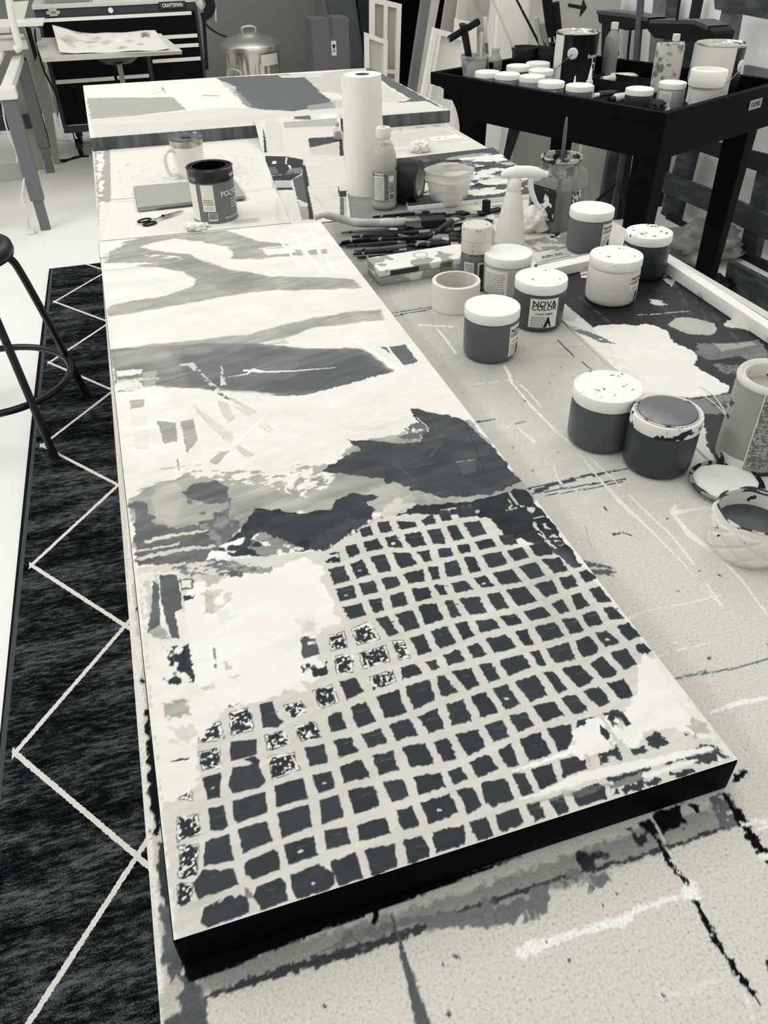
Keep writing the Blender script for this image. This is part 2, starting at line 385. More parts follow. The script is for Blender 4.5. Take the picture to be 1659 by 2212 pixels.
def P_table(t):
    # broad tones of the board: uneven light painted in, paler far off, greyer around the jars
    t.poly([(300, 2212), (1659, 2212), (1659, 1300), (1100, 1040), (800, 620), (690, 480), (1250, 560), (1659, 900), (1900, 2500), (200, 2500)], 208, rough=.004, soft=.02)
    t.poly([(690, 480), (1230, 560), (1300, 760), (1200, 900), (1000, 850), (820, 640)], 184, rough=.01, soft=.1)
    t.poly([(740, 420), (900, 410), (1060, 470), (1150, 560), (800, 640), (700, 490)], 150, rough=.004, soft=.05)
    t.poly([(740, 425), (840, 425), (850, 470), (740, 480)], 140, rough=.002, soft=.01)
    t.poly([(840, 285), (1000, 262), (1060, 320), (900, 345), (830, 345)], 205, rough=.004, soft=.02)
    t.poly([(970, 262), (1070, 322), (840, 350), (840, 335), (1015, 302)], 216, rough=.002)
    t.stroke([(835, 287), (960, 278), (1010, 300), (830, 322)], 3, 235, speck=.3)
    t.stroke([(850, 322), (1040, 303)], 3, 238)
    t.stroke([(840, 282), (960, 270)], 8, 140, speck=.45, sf=60, asp=.4)
    t.poly([(925, 297), (985, 290), (1000, 297), (935, 305)], 236); t.stroke([(945, 299), (965, 298)], 2, 100)
    # left strip beside the big canvas: dried paint of many layers
    t.poly([(205, 325), (245, 325), (238, 430), (250, 520), (215, 530)], 168, rough=.004, rf=60)
    t.poly([(208, 326), (225, 326), (222, 380), (225, 440), (215, 440)], 232, rough=.006, rf=50, speck=.42, sf=40)
    t.poly([(215, 440), (240, 436), (400, 430), (640, 420), (690, 480), (212, 520)], 222, rough=.002)
    t.poly([(270, 1000), (295, 1200), (330, 1640), (360, 2000), (345, 2300), (300, 2212)], 226, rough=.002, soft=.002)
    t.poly([(282, 1000), (300, 1250), (340, 1700), (380, 1900), (400, 2110), (360, 2212), (350, 2100), (325, 1700), (292, 1300)], 196, rough=.003, rf=90, speck=.36, sf=70, asp=.4)
    t.poly([(318, 1530), (340, 1525), (350, 1790), (335, 1800), (322, 1700)], 22, rough=.004, rf=120)
    t.poly([(322, 1560), (333, 1560), (336, 1610), (326, 1610)], 190, speck=.5)
    t.poly([(335, 1830), (365, 1820), (380, 1930), (372, 2080), (350, 2000)], 60, rough=.004, rf=90, speck=.42, sf=60, asp=.3)
    t.poly([(350, 1950), (372, 1960), (390, 2110), (440, 2130), (436, 2300), (345, 2300), (358, 2120)], 92, rough=.004, rf=90, var=20)
    t.poly([(350, 2110), (372, 2080), (390, 2130), (385, 2212), (350, 2212)], 190, rough=.004, rf=120, speck=.45, sf=90)
    for (x, y, rr) in ((297, 1315, 7), (303, 1340, 4), (307, 1470, 9), (322, 1540, 10), (322, 1795, 4)): t.stroke([(x, y), (x+2, y+2)], rr, 22)
    # seams and ruled strokes
    t.stroke([(800, 687), (860, 674), (940, 662), (1010, 650)], 4, 35, speck=.3); t.stroke([(830, 686), (930, 668)], 4, 50, speck=.35)
    t.stroke([(1000, 916), (1070, 906)], 4, 50)
    t.stroke([(1115, 1062), (1200, 1042), (1300, 1022), (1360, 1012), (1450, 1000)], 5, 62, speck=.33)
    t.stroke([(1160, 1060), (1240, 1035), (1300, 1022)], 14, 80, speck=.45, sf=70, asp=3)
    t.stroke([(1120, 1072), (1220, 1055), (1350, 1035)], 4, 40); t.stroke([(1180, 1070), (1260, 1058), (1345, 1040)], 3, 40)
    t.poly([(1240, 1210), (1290, 1218), (1330, 1235), (1310, 1245), (1250, 1240)], 105, rough=.004, rf=120, speck=.4, sf=80, asp=2.5)
    t.stroke([(1260, 1212), (1325, 1228)], 8, 100, speck=.4); t.stroke([(1280, 1230), (1340, 1250)], 4, 110, speck=.5)
    t.stroke([(1325, 1155), (1345, 1150), (1362, 1156)], 4, 30); t.stroke([(1305, 1095), (1312, 1103)], 4, 60)
    t.stroke([(905, 702), (980, 706)], 6, 232, speck=.35); t.stroke([(945, 712), (965, 735), (985, 765)], 5, 232, speck=.3)
    t.stroke([(1090, 790), (1100, 810), (1106, 828)], 7, 228)
    t.stroke([(1008, 832), (1100, 822)], 3, 224, speck=.4)
    t.stroke([(1100, 820), (1150, 880), (1205, 935), (1235, 960)], [3, 7, 5, 3], 234, speck=.28)
    t.stroke([(1115, 825), (1140, 845), (1170, 880)], 4, 232, speck=.3); t.stroke([(1120, 925), (1155, 955)], [3, 9], 234); t.stroke([(1113, 915), (1135, 910)], 5, 140, speck=.3)
    t.stroke([(1255, 985), (1300, 1040), (1340, 1085), (1400, 1140), (1460, 1200), (1500, 1245)], [3, 5, 12, 6, 4, 3], 234, speck=.2)
    t.stroke([(1270, 985), (1340, 1050)], 3, 234); t.stroke([(1360, 1070), (1400, 1110), (1450, 1155), (1498, 1218)], 5, 236)
    t.stroke([(1195, 1005), (1205, 1035), (1212, 1045)], [3, 4, 8], 232)
    t.stroke([(1460, 1090), (1452, 1108), (1475, 1105)], [4, 14, 12], 238); t.stroke([(1470, 1105), (1530, 1095)], [9, 3], 238)
    t.stroke([(1455, 1110), (1490, 1155), (1540, 1190), (1600, 1250), (1659, 1330)], [9, 16, 14, 6, 4], 236)
    t.stroke([(1525, 1260), (1560, 1310)], 5, 238); t.stroke([(1515, 1268), (1560, 1308)], 3, 236)
    t.stroke([(1345, 1340), (1400, 1318), (1500, 1300), (1558, 1285)], [7, 3, 3, 5], 232, speck=.25)
    t.stroke([(1460, 1405), (1552, 1385)], 3, 232, speck=.25); t.stroke([(1415, 1420), (1440, 1412)], 4, 236)
    t.stroke([(1455, 1468), (1525, 1450)], 4, 95); t.stroke([(1515, 1458), (1600, 1440), (1680, 1418)], 4, 95, speck=.25)
    t.stroke([(1530, 1541), (1590, 1520), (1680, 1502)], [3, 14, 7], 238)
    # around the near end
    t.poly([(420, 2100), (760, 2000), (1000, 1930), (1300, 1820), (1560, 1735), (1560, 1790), (1400, 1850), (1200, 1925), (1000, 1985), (800, 2045), (600, 2100), (440, 2150)], 140, alpha=.75, rough=.003, soft=.004, var=12)  # shade below the canvas's near edge, painted onto the board
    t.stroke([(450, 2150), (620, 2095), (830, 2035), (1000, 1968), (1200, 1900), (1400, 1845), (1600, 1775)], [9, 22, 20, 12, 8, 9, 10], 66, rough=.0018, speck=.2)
    t.poly([(390, 2080), (850, 1930), (1000, 1885), (1150, 1840), (1150, 1838), (1000, 1900), (850, 1955), (700, 2010), (560, 2065), (430, 2118), (408, 2122)], 7, rough=.001)  # black paint bleed and shadow under the canvas edge, both painted
    t.poly([(560, 400), (700, 400), (690, 490), (560, 500)], 215)
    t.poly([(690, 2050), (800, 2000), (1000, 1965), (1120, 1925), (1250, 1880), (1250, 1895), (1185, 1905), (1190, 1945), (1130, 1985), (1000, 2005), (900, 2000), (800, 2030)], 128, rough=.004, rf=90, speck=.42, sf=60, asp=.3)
    for q in ([(1003, 1968), (1130, 1940), (1130, 1990), (1045, 2005)], [(1125, 1945), (1185, 1935), (1180, 1975), (1130, 1998)], [(1265, 1890), (1320, 1882), (1322, 1905), (1275, 1930)], [(1200, 1905), (1255, 1893), (1250, 1915), (1215, 1920)]):
        t.poly(q, 120, rough=.003, rf=150, speck=.38, sf=120, asp=.25)
    t.poly([(1360, 1790), (1460, 1745), (1520, 1740), (1515, 1760), (1450, 1800), (1400, 1810)], 18, rough=.005, rf=80, speck=.35, sf=60)
    t.poly([(1250, 1845), (1330, 1810), (1420, 1800), (1360, 1840), (1260, 1880)], 50, rough=.006, rf=90, speck=.46, sf=70)
    t.poly([(1530, 1720), (1580, 1712), (1600, 1780), (1560, 1800)], 110, rough=.002, speck=.35)
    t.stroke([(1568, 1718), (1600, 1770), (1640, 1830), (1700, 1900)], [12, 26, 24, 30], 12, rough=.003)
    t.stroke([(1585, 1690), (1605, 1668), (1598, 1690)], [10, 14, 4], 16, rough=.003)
    t.stroke([(1600, 1780), (1660, 1772)], 10, 238, rough=.002); t.stroke([(1640, 1790), (1690, 1770)], 8, 238)
    t.stroke([(1645, 1850), (1690, 1852)], 16, 238)
    t.stroke([(1412, 1800), (1450, 1870), (1480, 1905)], [8, 12, 14], 18, rough=.0018); t.stroke([(1405, 1760), (1440, 1830), (1478, 1910)], [7, 4, 10], 220, speck=.35)
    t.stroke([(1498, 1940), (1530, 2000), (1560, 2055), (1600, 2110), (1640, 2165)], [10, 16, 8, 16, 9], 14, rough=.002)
    t.stroke([(1495, 1918), (1490, 1925)], [34, 30], 240, rough=.003); t.stroke([(1480, 1900), (1497, 1915)], 8, 60, speck=.4)
    t.stroke([(1500, 1930), (1440, 1945), (1380, 1965), (1340, 1990), (1260, 2010), (1200, 2030), (1125, 2058)], [12, 10, 14, 24, 10, 22, 26], 240, rough=.0016)
    t.stroke([(845, 1975), (862, 2030), (885, 2110), (905, 2180), (925, 2260)], [4, 8, 18, 26, 36], 92, rough=.001)
    t.stroke([(808, 1992), (815, 1970), (822, 1960)], [12, 8, 4], 10)
    t.stroke([(1430, 2150), (1500, 2140), (1560, 2110)], [12, 16, 4], 218, speck=.35); t.stroke([(1610, 2150), (1625, 2200)], 8, 224)
    t.stroke([(1660, 2080), (1670, 2100)], 14, 20)
    for (x, y, rr) in ((980, 2063, 6), (990, 2065, 4), (955, 2082, 4), (968, 2190, 8), (700, 2170, 7), (1228, 2073, 6), (1432, 2150, 5), (1300, 1955, 4), (1330, 1930, 5), (1180, 2033, 3), (1345, 1755, 12), (1552, 1241, 5), (1380, 1380, 3), (940, 1290, 3)): t.stroke([(x, y), (x+3, y+3)], rr, 48)
    rnd = random.Random(3)
    for _ in range(170):
        x = rnd.uniform(.42, 1.08); y = rnd.uniform(.15, 1.5); t.stroke([(x, y), (x+rnd.uniform(-.002, .002), y+rnd.uniform(-.002, .002))], rnd.uniform(.0012, .003), rnd.choice((70, 90, 110, 236, 235)), world=True)
    t.poly([(1165, 560), (1240, 562), (1215, 600), (1160, 600)], 200)
    t.stroke([(1205, 735), (1240, 770)], 3, 60); t.stroke([(1258, 782), (1285, 805)], 3, 60)
    t.stroke([(1265, 1135), (1275, 1180)], 2, 180)
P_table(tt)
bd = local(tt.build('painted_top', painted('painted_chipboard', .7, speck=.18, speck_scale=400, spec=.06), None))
bd['label'] = 'speckled chipboard surface with white and black strokes of paint'

# ================================================================== the long canvas
CZ = .842
NL, NR, FR, FL = (-.078, .279), (.394, .2795), (.397, 1.768), (-.093, 1.808)
cs = Sheet(NL, NR, FR, FL, CZ, np.linspace(0, 1, 590), graded(.279, 1.80, .00085, .0011), 229)
def zc(ox, oy, k): return lambda pts: [(ox+x/k, oy+y/k) for x, y in pts]
z4 = zc(200, 460, 2.07375); z5 = zc(220, 1000, 2.4397); Q = 4.1475
c1 = zc(700, 1080, Q); c2 = zc(1000, 1080, Q); c3 = zc(700, 1400, Q); c4 = zc(1000, 1400, Q); c5 = zc(320, 1480, Q); c6 = zc(360, 1680, Q); c7 = zc(700, 1600, Q); c8 = zc(1240, 1380, Q)
def P_far(c):
    S = dict(rough=.006, rf=40, soft=.012)
    c.poly(z4([(30, 200), (150, 125), (385, 88), (480, 68), (560, 68), (640, 90), (740, 122), (870, 142), (870, 152), (760, 165), (790, 188), (900, 178), (920, 190), (720, 208), (620, 205), (630, 178), (600, 152), (490, 130), (370, 112), (270, 135), (205, 152), (300, 170), (430, 185), (480, 212), (600, 250), (800, 285), (1000, 288), (1160, 296), (1200, 338), (900, 348), (820, 345), (600, 372), (400, 412), (70, 464), (60, 432), (80, 412), (330, 370), (455, 325), (462, 300), (400, 265), (300, 243), (150, 235), (38, 222)]), 166, rough=.004, rf=50, soft=.005, var=9)
    c.poly(z4([(150, 165), (420, 185), (600, 250), (820, 290), (820, 345), (600, 360), (480, 300), (300, 200)]), 148, alpha=.6, **S)
    c.poly(z4([(220, 180), (390, 195), (400, 208), (340, 205), (230, 192)]), 225, speck=.45, sf=60, asp=4)
    c.poly(z4([(40, 140), (155, 135), (100, 165), (40, 178)]), 238, rough=.004); c.poly(z4([(35, 178), (75, 175), (70, 215), (38, 222)]), 225, speck=.45, sf=50, asp=6)
    c.poly(z4([(30, 225), (300, 222), (160, 240), (40, 250)]), 232, rough=.003); c.stroke(z4([(40, 260), (200, 245), (300, 232)]), 3, 175, soft=.004)
    for q in ([(830, 110), (900, 200), (960, 250)], [(900, 90), (960, 180), (1030, 265)], [(960, 60), (1030, 160), (1080, 260)]): c.stroke(z4(q), 7, 238, speck=.25, sf=90)
    for q in ([(750, 160), (900, 145), (1060, 130)], [(850, 172), (940, 170), (1070, 152)]): c.stroke(z4(q), 6, 240, speck=.15)
    for q in ([(905, 165), (935, 165), (945, 190), (915, 192)], [(960, 168), (1000, 163), (1010, 185), (975, 190)], [(1020, 165), (1045, 160), (1055, 182), (1030, 185)]): c.poly(z4(q), 175)
    c.poly(z4([(80, 614), (250, 590), (500, 565), (700, 543), (1000, 468), (1180, 438), (1285, 432), (1310, 478), (1000, 512), (860, 560), (740, 588), (500, 620), (80, 650)]), 168, soft=.006, rough=.003, rf=50, var=8)
    c.poly(z4([(78, 612), (240, 600), (500, 582), (740, 586), (980, 608), (1180, 605), (1240, 630), (1342, 708), (1260, 742), (1180, 775), (960, 815), (860, 832), (700, 852), (690, 845), (820, 812), (700, 795), (560, 790), (400, 785), (280, 770), (110, 800), (92, 690)]), 140, soft=.004, rough=.003, rf=60, var=12)
    c.poly(z4([(400, 640), (700, 600), (1000, 612), (1200, 612), (1338, 706), (1180, 772), (950, 812), (830, 815), (640, 800), (420, 770)]), 116, alpha=.9, **S)
    c.poly(z4([(1000, 700), (1200, 640), (1338, 706), (1180, 772), (900, 812), (700, 790)]), 100, alpha=.85, **S)
    c.poly(z4([(90, 620), (300, 600), (360, 640), (200, 680), (95, 690)]), 168, alpha=.7, **S)
    c.poly(z4([(1290, 602), (1400, 590), (1460, 668), (1395, 685), (1360, 640)]), 108, rough=.002)
    c.stroke(z4([(1165, 565), (1250, 620), (1390, 710)]), [6, 12, 10], 238, speck=.2); c.stroke(z4([(1320, 598), (1350, 640), (1395, 690)]), 6, 238, speck=.15)
    c.stroke(z4([(600, 737), (690, 722), (720, 700), (770, 712), (900, 708), (1090, 692)]), [2, 5, 8, 7, 6, 2], 232); c.stroke(z4([(680, 705), (760, 712)]), 8, 236)
    c.poly(z4([(740, 590), (860, 560), (880, 585), (800, 590)]), 200, speck=.45, sf=60, asp=3)
    c.poly(z4([(105, 705), (228, 700), (215, 722), (108, 735)]), 228, rough=.003); c.poly(z4([(110, 745), (300, 735), (300, 748), (112, 760)]), 205, rough=.003, speck=.35, sf=50, asp=6); c.poly(z4([(100, 762), (210, 750), (230, 780), (105, 798)]), 224, rough=.003)
    c.poly(z4([(225, 712), (290, 705), (285, 735), (225, 740)]), 168); c.poly(z4([(230, 748), (285, 742), (282, 775), (232, 776)]), 172)
    c.stroke(z4([(112, 800), (230, 795), (300, 785), (380, 778)]), 2.5, 100)
    # lower white half with glued paper scraps
    c.poly(z4([(105, 805), (280, 782), (480, 788), (560, 810), (620, 800), (830, 822), (960, 815), (1342, 712), (1460, 668), (1560, 800), (1640, 905), (1440, 880), (1300, 960), (1110, 1010), (700, 1100), (140, 1200)]), 230, rough=.002)
    c.stroke(z4([(395, 680), (440, 678), (500, 740), (560, 790), (650, 850), (720, 890)]), [7, 14, 10, 9, 9, 14], 205, speck=.35, sf=70)
    c.poly(z4([(440, 690), (520, 750), (620, 840), (590, 830), (500, 770)]), 120, speck=.45, sf=110)
    c.poly(z4([(580, 680), (598, 770), (572, 775)]), 215, speck=.25, sf=110)
    for q, tn in (([(168, 840), (228, 836), (228, 868), (172, 880)], 165), ([(172, 880), (230, 870), (255, 1055), (195, 1060)], 226), ([(290, 932), (370, 942), (380, 1022), (320, 1033)], 166), ([(395, 935), (448, 925), (470, 1020), (425, 1080)], 166), ([(420, 1080), (470, 1020), (490, 1080)], 226), ([(525, 1115), (560, 1070), (612, 1065), (555, 1130)], 172), ([(445, 858), (500, 900), (590, 965), (635, 1005), (610, 1030), (520, 950)], 212), ([(610, 1030), (650, 1040), (725, 1085), (690, 1095)], 205), ([(562, 842), (600, 850), (636, 922), (606, 942), (575, 890)], 206), ([(640, 870), (720, 885), (700, 915), (650, 880)], 214), ([(740, 950), (780, 940), (812, 975), (790, 985)], 216)):
        c.poly(z4(q), tn-14, rough=.0015, soft=.0004); c.poly([(x+.7, y-.8) for x, y in z4(q)], tn, rough=.001, var=9)
    c.poly(z4([(520, 1110), (600, 1050), (820, 872), (815, 880), (630, 1060), (612, 1066), (560, 1072)]), 236, rough=.0008); c.stroke(z4([(630, 1062), (815, 880)]), 1.2, 205)
    c.stroke(z4([(960, 880), (1080, 940), (1120, 945), (1130, 965), (1200, 975), (1290, 970), (1320, 960), (1250, 945)]), 2.2, 205); c.poly(z4([(1130, 962), (1200, 950), (1310, 952), (1290, 968), (1200, 974)]), 222)
    c.poly(z4([(830, 860), (960, 870), (1100, 950), (1100, 1000), (980, 1030), (860, 980)]), 228, **S)
    c.stroke(z4([(380, 1105), (388, 1150)]), 2, 90); c.poly(z4([(300, 1140), (420, 1130), (480, 1100), (490, 1140), (330, 1165)]), 200, speck=.5, sf=60, asp=3)
P_far(cs)
def P_mid(c):
    g = [(283, 1082), (300, 1062), (380, 1035), (420, 1010), (470, 1015), (600, 1020), (640, 1000), (700, 1005), (760, 955), (900, 930), (1010, 905), (1130, 1040), (1160, 1100), (1000, 1110), (700, 1110), (560, 1110), (500, 1170), (440, 1200), (300, 1215)]
    c.poly(g, 164, rough=.006, rf=60, soft=.003, var=14)
    c.poly([(400, 1005), (640, 995), (740, 960), (760, 1000), (700, 1060), (560, 1050), (420, 1030)], 228, rough=.006, rf=90, speck=.47, sf=90, asp=1.6)
    c.poly([(560, 1020), (640, 990), (680, 1010), (740, 965), (760, 990), (660, 1075), (600, 1060)], 232, speck=.55, sf=110)
    c.stroke([(510, 1075), (590, 1047)], 5, 184)
    c.poly([(330, 1040), (390, 1040), (400, 1090), (370, 1140), (330, 1120)], 178, rough=.006, rf=50, soft=.004)
    c.poly([(395, 1065), (420, 1045), (465, 1037), (490, 1055), (488, 1085), (440, 1085), (400, 1075)], 104, rough=.004, rf=110, var=12); c.poly([(400, 1080), (500, 1075), (490, 1120), (430, 1110)], 120, speck=.5, sf=90, asp=.6)
    c.poly([(283, 1085), (305, 1085), (320, 1100), (325, 1120), (355, 1145), (420, 1135), (470, 1110), (500, 1115), (530, 1130), (480, 1190), (440, 1215), (300, 1222), (292, 1150)], 108, rough=.006, rf=90, var=16)
    c.poly([(430, 1130), (520, 1110), (540, 1150), (470, 1180)], 135, rough=.006, rf=120, speck=.42, sf=90, asp=.6, var=14)
    # the dark brushed mass on the right
    c.poly([(882, 884), (900, 883), (940, 895), (985, 900), (1000, 905), (1060, 960), (1125, 1040), (1060, 1068), (960, 1075), (900, 1060), (850, 1060), (830, 1035), (790, 1030), (720, 1022), (695, 1015), (740, 990), (780, 970), (750, 950), (800, 950), (850, 958), (905, 955), (925, 925), (890, 900)], 76, rough=.003, rf=110, var=12)
    c.poly([(900, 905), (925, 925), (900, 955), (860, 945)], 110, rough=.004, speck=.38, sf=90)
    c.stroke([(900, 902), (922, 920), (925, 932)], 2.5, 215, speck=.3)
    c.poly([(850, 1040), (960, 1080), (900, 1090), (830, 1100), (780, 1090), (790, 1060)], 172, rough=.006, rf=90, speck=.4, sf=80)
    for q in ([(880, 1010), (940, 1000)], [(930, 985), (952, 958)], [(890, 960), (960, 940)], [(850, 1000), (900, 1040)]): c.stroke(q, 3, 96, speck=.3)
    c.poly([(985, 998), (1025, 990), (1028, 1018), (1000, 1025)], 92); c.stroke([(985, 998), (1026, 992)], 1.5, 190); c.stroke([(1010, 925), (1040, 1000), (1060, 1060)], 2, 60)
    # torn dark band
    c.poly([(480, 1178), (520, 1150), (552, 1098), (600, 1102), (648, 1110), (690, 1100), (712, 1104), (730, 1080), (760, 1068), (820, 1072), (790, 1085), (808, 1105), (800, 1120), (770, 1135), (740, 1165), (700, 1190), (640, 1180), (600, 1165), (560, 1150), (545, 1165), (600, 1195), (560, 1205), (500, 1200), (470, 1190)], 66, rough=.003, rf=110, var=9, h=.0004)
    c.stroke([(552, 1099), (648, 1111), (712, 1104)], 1.5, 25); c.stroke([(552, 1099), (520, 1150), (495, 1175)], 1.5, 40)
    c.poly([(690, 1150), (740, 1120), (830, 1120), (800, 1150), (740, 1180), (715, 1200), (680, 1190)], 76, rough=.004, speck=.33, sf=90)
    c.poly([(560, 1150), (610, 1165), (640, 1185), (600, 1200), (560, 1205), (540, 1180)], 140, rough=.004, speck=.36, sf=90, var=12)
    c.poly([(840, 1118), (880, 1102), (900, 1092), (960, 1088), (1040, 1080), (1110, 1058), (1135, 1060), (1200, 1140), (1258, 1222), (1240, 1226), (1205, 1205), (1190, 1195), (1145, 1175), (1120, 1165), (1105, 1178), (1080, 1155), (1050, 1120), (1020, 1112), (960, 1115), (920, 1120), (860, 1122)], 54, rough=.003, rf=110, var=10, h=.0003)
    c.poly([(950, 1102), (1030, 1088), (1036, 1108), (990, 1118)], 200, speck=.45, sf=110); c.poly([(860, 1075), (900, 1092), (850, 1112), (815, 1140), (760, 1160), (700, 1190), (810, 1120), (830, 1098)], 198, rough=.003, speck=.36, sf=90)
    for q in (c2([(615, 200), (650, 205), (700, 290), (760, 350), (850, 430), (845, 450), (790, 420), (700, 330), (630, 245)]), c2([(700, 215), (750, 215), (790, 270), (740, 265)]), c2([(560, 70), (640, 65), (635, 110), (600, 115)]), c2([(780, 310), (860, 330), (850, 345), (770, 335)]), c2([(810, 350), (880, 370), (895, 410), (850, 405)]), c2([(510, 45), (560, 50), (550, 68), (515, 62)])):
        c.poly(q, 205, rough=.002, rf=260, speck=.36, sf=160)
    c.stroke(c2([(410, 0), (440, 50), (390, 95), (480, 75)]), 5, 190, speck=.3); c.stroke(c2([(640, 165), (720, 150)]), 5, 190)
    c.stroke([(1100, 1065), (1118, 1090)], 6, 186)
    # pale dashes at the left
    c.stroke([(318, 1170), (350, 1160), (446, 1146)], [11, 10, 8], 206, rough=.002); c.stroke([(300, 1190), (380, 1177), (388, 1172)], [5, 8, 3], 206, rough=.0015, speck=.25); c.stroke([(298, 1208), (330, 1200), (400, 1186), (462, 1180)], [12, 13, 12, 8], 200, rough=.002, speck=.2)
    c.poly([(470, 1180), (530, 1160), (520, 1180), (490, 1190)], 236, speck=.36, sf=120); c.poly([(455, 1190), (510, 1190), (500, 1215), (440, 1225)], 236, speck=.42, sf=90)
P_mid(cs)
def P_grid(c):
    # pale ground of the net
    c.poly([(298, 1225), (700, 1190), (740, 1165), (830, 1115), (900, 1110), (1060, 1120), (1110, 1180), (1190, 1200), (1240, 1228), (1260, 1225), (1400, 1400), (1590, 1640), (1300, 1740), (400, 2040), (380, 2035), (330, 1560)], 207, rough=.002, soft=.001, var=4)
    c.poly([(1080, 1190), (1190, 1195), (1400, 1420), (1200, 1400)], 192, rough=.01, rf=30, soft=.05, alpha=.7)
    D = 58
    q1 = '315,262 415,228 450,315 335,335|475,205 578,188 618,280 505,298|650,190 820,195 832,240 685,268|870,180 970,130 1012,212 900,228|1012,100 1110,90 1152,180 1065,195|1175,75 1325,45 1375,140 1215,165|188,415 290,395 320,485 220,518|352,378 480,350 528,432 385,465|540,335 650,318 710,425 585,430|715,305 865,285 920,405 790,425 735,380|920,268 1045,255 1095,392 985,395|1095,240 1180,220 1260,345 1160,370|1245,205 1395,185 1455,305 1325,333|38,618 178,588 232,722 92,760|230,575 340,535 418,672 290,700|408,510 545,485 607,635 490,652|610,470 765,470 832,578 680,615|832,465 940,452 970,545 902,558|1015,440 1130,430 1165,495 1040,520|1185,410 1300,393 1318,465 1225,480|1350,375 1500,345 1550,415 1395,445|108,802 258,762 292,875 142,915|308,750 445,720 490,822 350,855|512,705 650,680 685,770 558,805|706,660 885,620 907,725 757,752|925,602 1015,590 1035,708 972,716|1075,567 1190,535 1243,672 1100,695|1250,515 1342,508 1410,632 1308,655|1413,495 1590,465 1645,570 1480,612|160,965 335,922 380,1030 235,1075|398,900 508,875 538,990 448,1015|585,850 715,825 755,940 615,970|780,795 940,782 975,875 825,915|985,765 1065,760 1112,852 1040,858|1138,745 1270,722 1342,800 1180,830|1332,700 1440,678 1530,775 1415,788|465,1065 570,1040 670,1195 580,1225|638,1025 790,985 860,1145 725,1182|838,965 880,935 1000,925 1072,1070 915,1122|1075,905 1155,900 1230,1042 1140,1055|1208,885 1385,860 1455,1010 1310,1028|768,1235 895,1202 962,1358 850,1390|952,1175 1105,1130 1180,1280 1032,1335|1168,1105 1280,1090 1350,1222 1245,1252|1350,1080 1515,1065 1580,1150 1410,1195|690,1500 810,1470 885,1552 705,1608|905,1450 1000,1430 1035,1508 965,1528|1070,1390 1205,1338 1268,1442 1110,1485|1275,1310 1390,1280 1457,1385 1340,1425'
    q2 = '315,320 430,300 500,395 372,410|395,455 535,420 598,520 465,552|500,600 655,555 738,678 605,712|585,405 760,390 810,490 660,505|700,535 860,515 942,630 820,662|632,760 800,715 855,830 740,875|850,700 985,675 1032,775 918,802|1035,650 1110,620 1200,700 1100,740|270,655 440,615 535,730 350,762|385,805 555,775 668,902 492,952|215,845 325,820 418,965 295,992|790,932 885,885 960,998 860,1025|960,855 1045,830 1140,945 1020,985|1130,800 1222,775 1330,910 1212,922|540,1000 715,950 795,1040 608,1082|330,1050 465,1018 532,1100 405,1130|640,1140 822,1090 910,1215 718,1275|880,1075 1005,1050 1088,1170 970,1205|1057,1030 1190,992 1252,1110 1132,1145|1255,970 1345,955 1440,1055 1325,1080|460,1185 575,1158 637,1290 560,1312|203,1250 385,1200 480,1325 275,1372|745,1330 940,1275 1008,1430 820,1460|1003,1260 1130,1222 1218,1330 1200,1370 1090,1412 1050,1370|1183,1195 1290,1168 1408,1275 1278,1322|1370,1135 1480,1098 1600,1222 1480,1262|600,1360 680,1350 748,1475 685,1488|327,1440 540,1385 612,1500 405,1575|137,1478 250,1455 338,1600 230,1637|1130,1465 1250,1402 1380,1540 1360,1580 1260,1602|1310,1368 1465,1330 1560,1480 1440,1520|1532,1310 1620,1280 1690,1350 1620,1390 1580,1375'
    q3 = '720,345 940,283 995,465 805,548|1003,258 1075,240 1200,390 1060,440|1140,215 1315,178 1393,335 1285,375|460,440 665,368 735,580 550,632|230,535 375,478 467,665 305,710|140,300 290,265 358,390 205,465|35,615 145,565 207,720 65,757|580,690 755,632 848,780 652,828|833,620 1015,545 1077,718 940,762|1095,505 1250,455 1328,650 1150,705|1312,430 1440,390 1563,570 1410,625|90,830 250,795 262,880 310,920 132,980|335,772 508,722 570,840 395,898|137,1055 340,998 410,1150 180,1208|430,968 615,918 672,1088 500,1138|703,885 905,850 990,1035 775,1075|978,838 1105,802 1188,985 1072,1022|1180,775 1380,722 1452,885 1285,968|208,1280 445,1228 507,1410 270,1498|528,1200 710,1170 768,1335 605,1385|798,1155 1035,1118 1090,1245 850,1320|1100,1100 1225,1068 1288,1170 1160,1225|1285,1020 1480,955 1565,1080 1385,1165|638,1455 790,1420 855,1585 710,1640|853,1385 1130,1308 1208,1480 945,1580|1190,1272 1330,1252 1415,1415 1290,1490'
    q4 = '463,300 655,240 765,420 600,482|720,218 805,208 942,370 850,405|880,185 1040,150 1165,270 1140,310 1040,352|870,445 1010,418 1125,560 985,595|1070,385 1215,345 1325,485 1220,530|1283,318 1440,275 1530,430 1420,468|268,360 393,330 522,500 385,560|625,515 820,482 900,605 720,662|412,610 570,575 640,690 500,758|195,690 355,648 412,790 270,850|753,715 965,680 985,800 940,910 860,930|510,820 690,752 785,930 750,975 590,1015|1015,650 1180,610 1200,690 1020,710|1255,585 1390,548 1420,600 1290,615|305,920 435,858 508,1045 405,1075|440,1130 550,1112 635,1300 530,1330|610,1080 790,1028 850,1195 700,1270|862,1000 980,968 1100,1000 1110,1080 900,1170|155,1215 375,1165 465,1350 260,1427 200,1380|570,1405 685,1380 750,1520 650,1560|757,1355 890,1315 955,1460 850,1500|970,1300 1200,1210 1270,1250 1290,1350 1040,1430|285,1490 500,1435 545,1570 350,1650 300,1590|60,1560 210,1525 260,1659 90,1659'
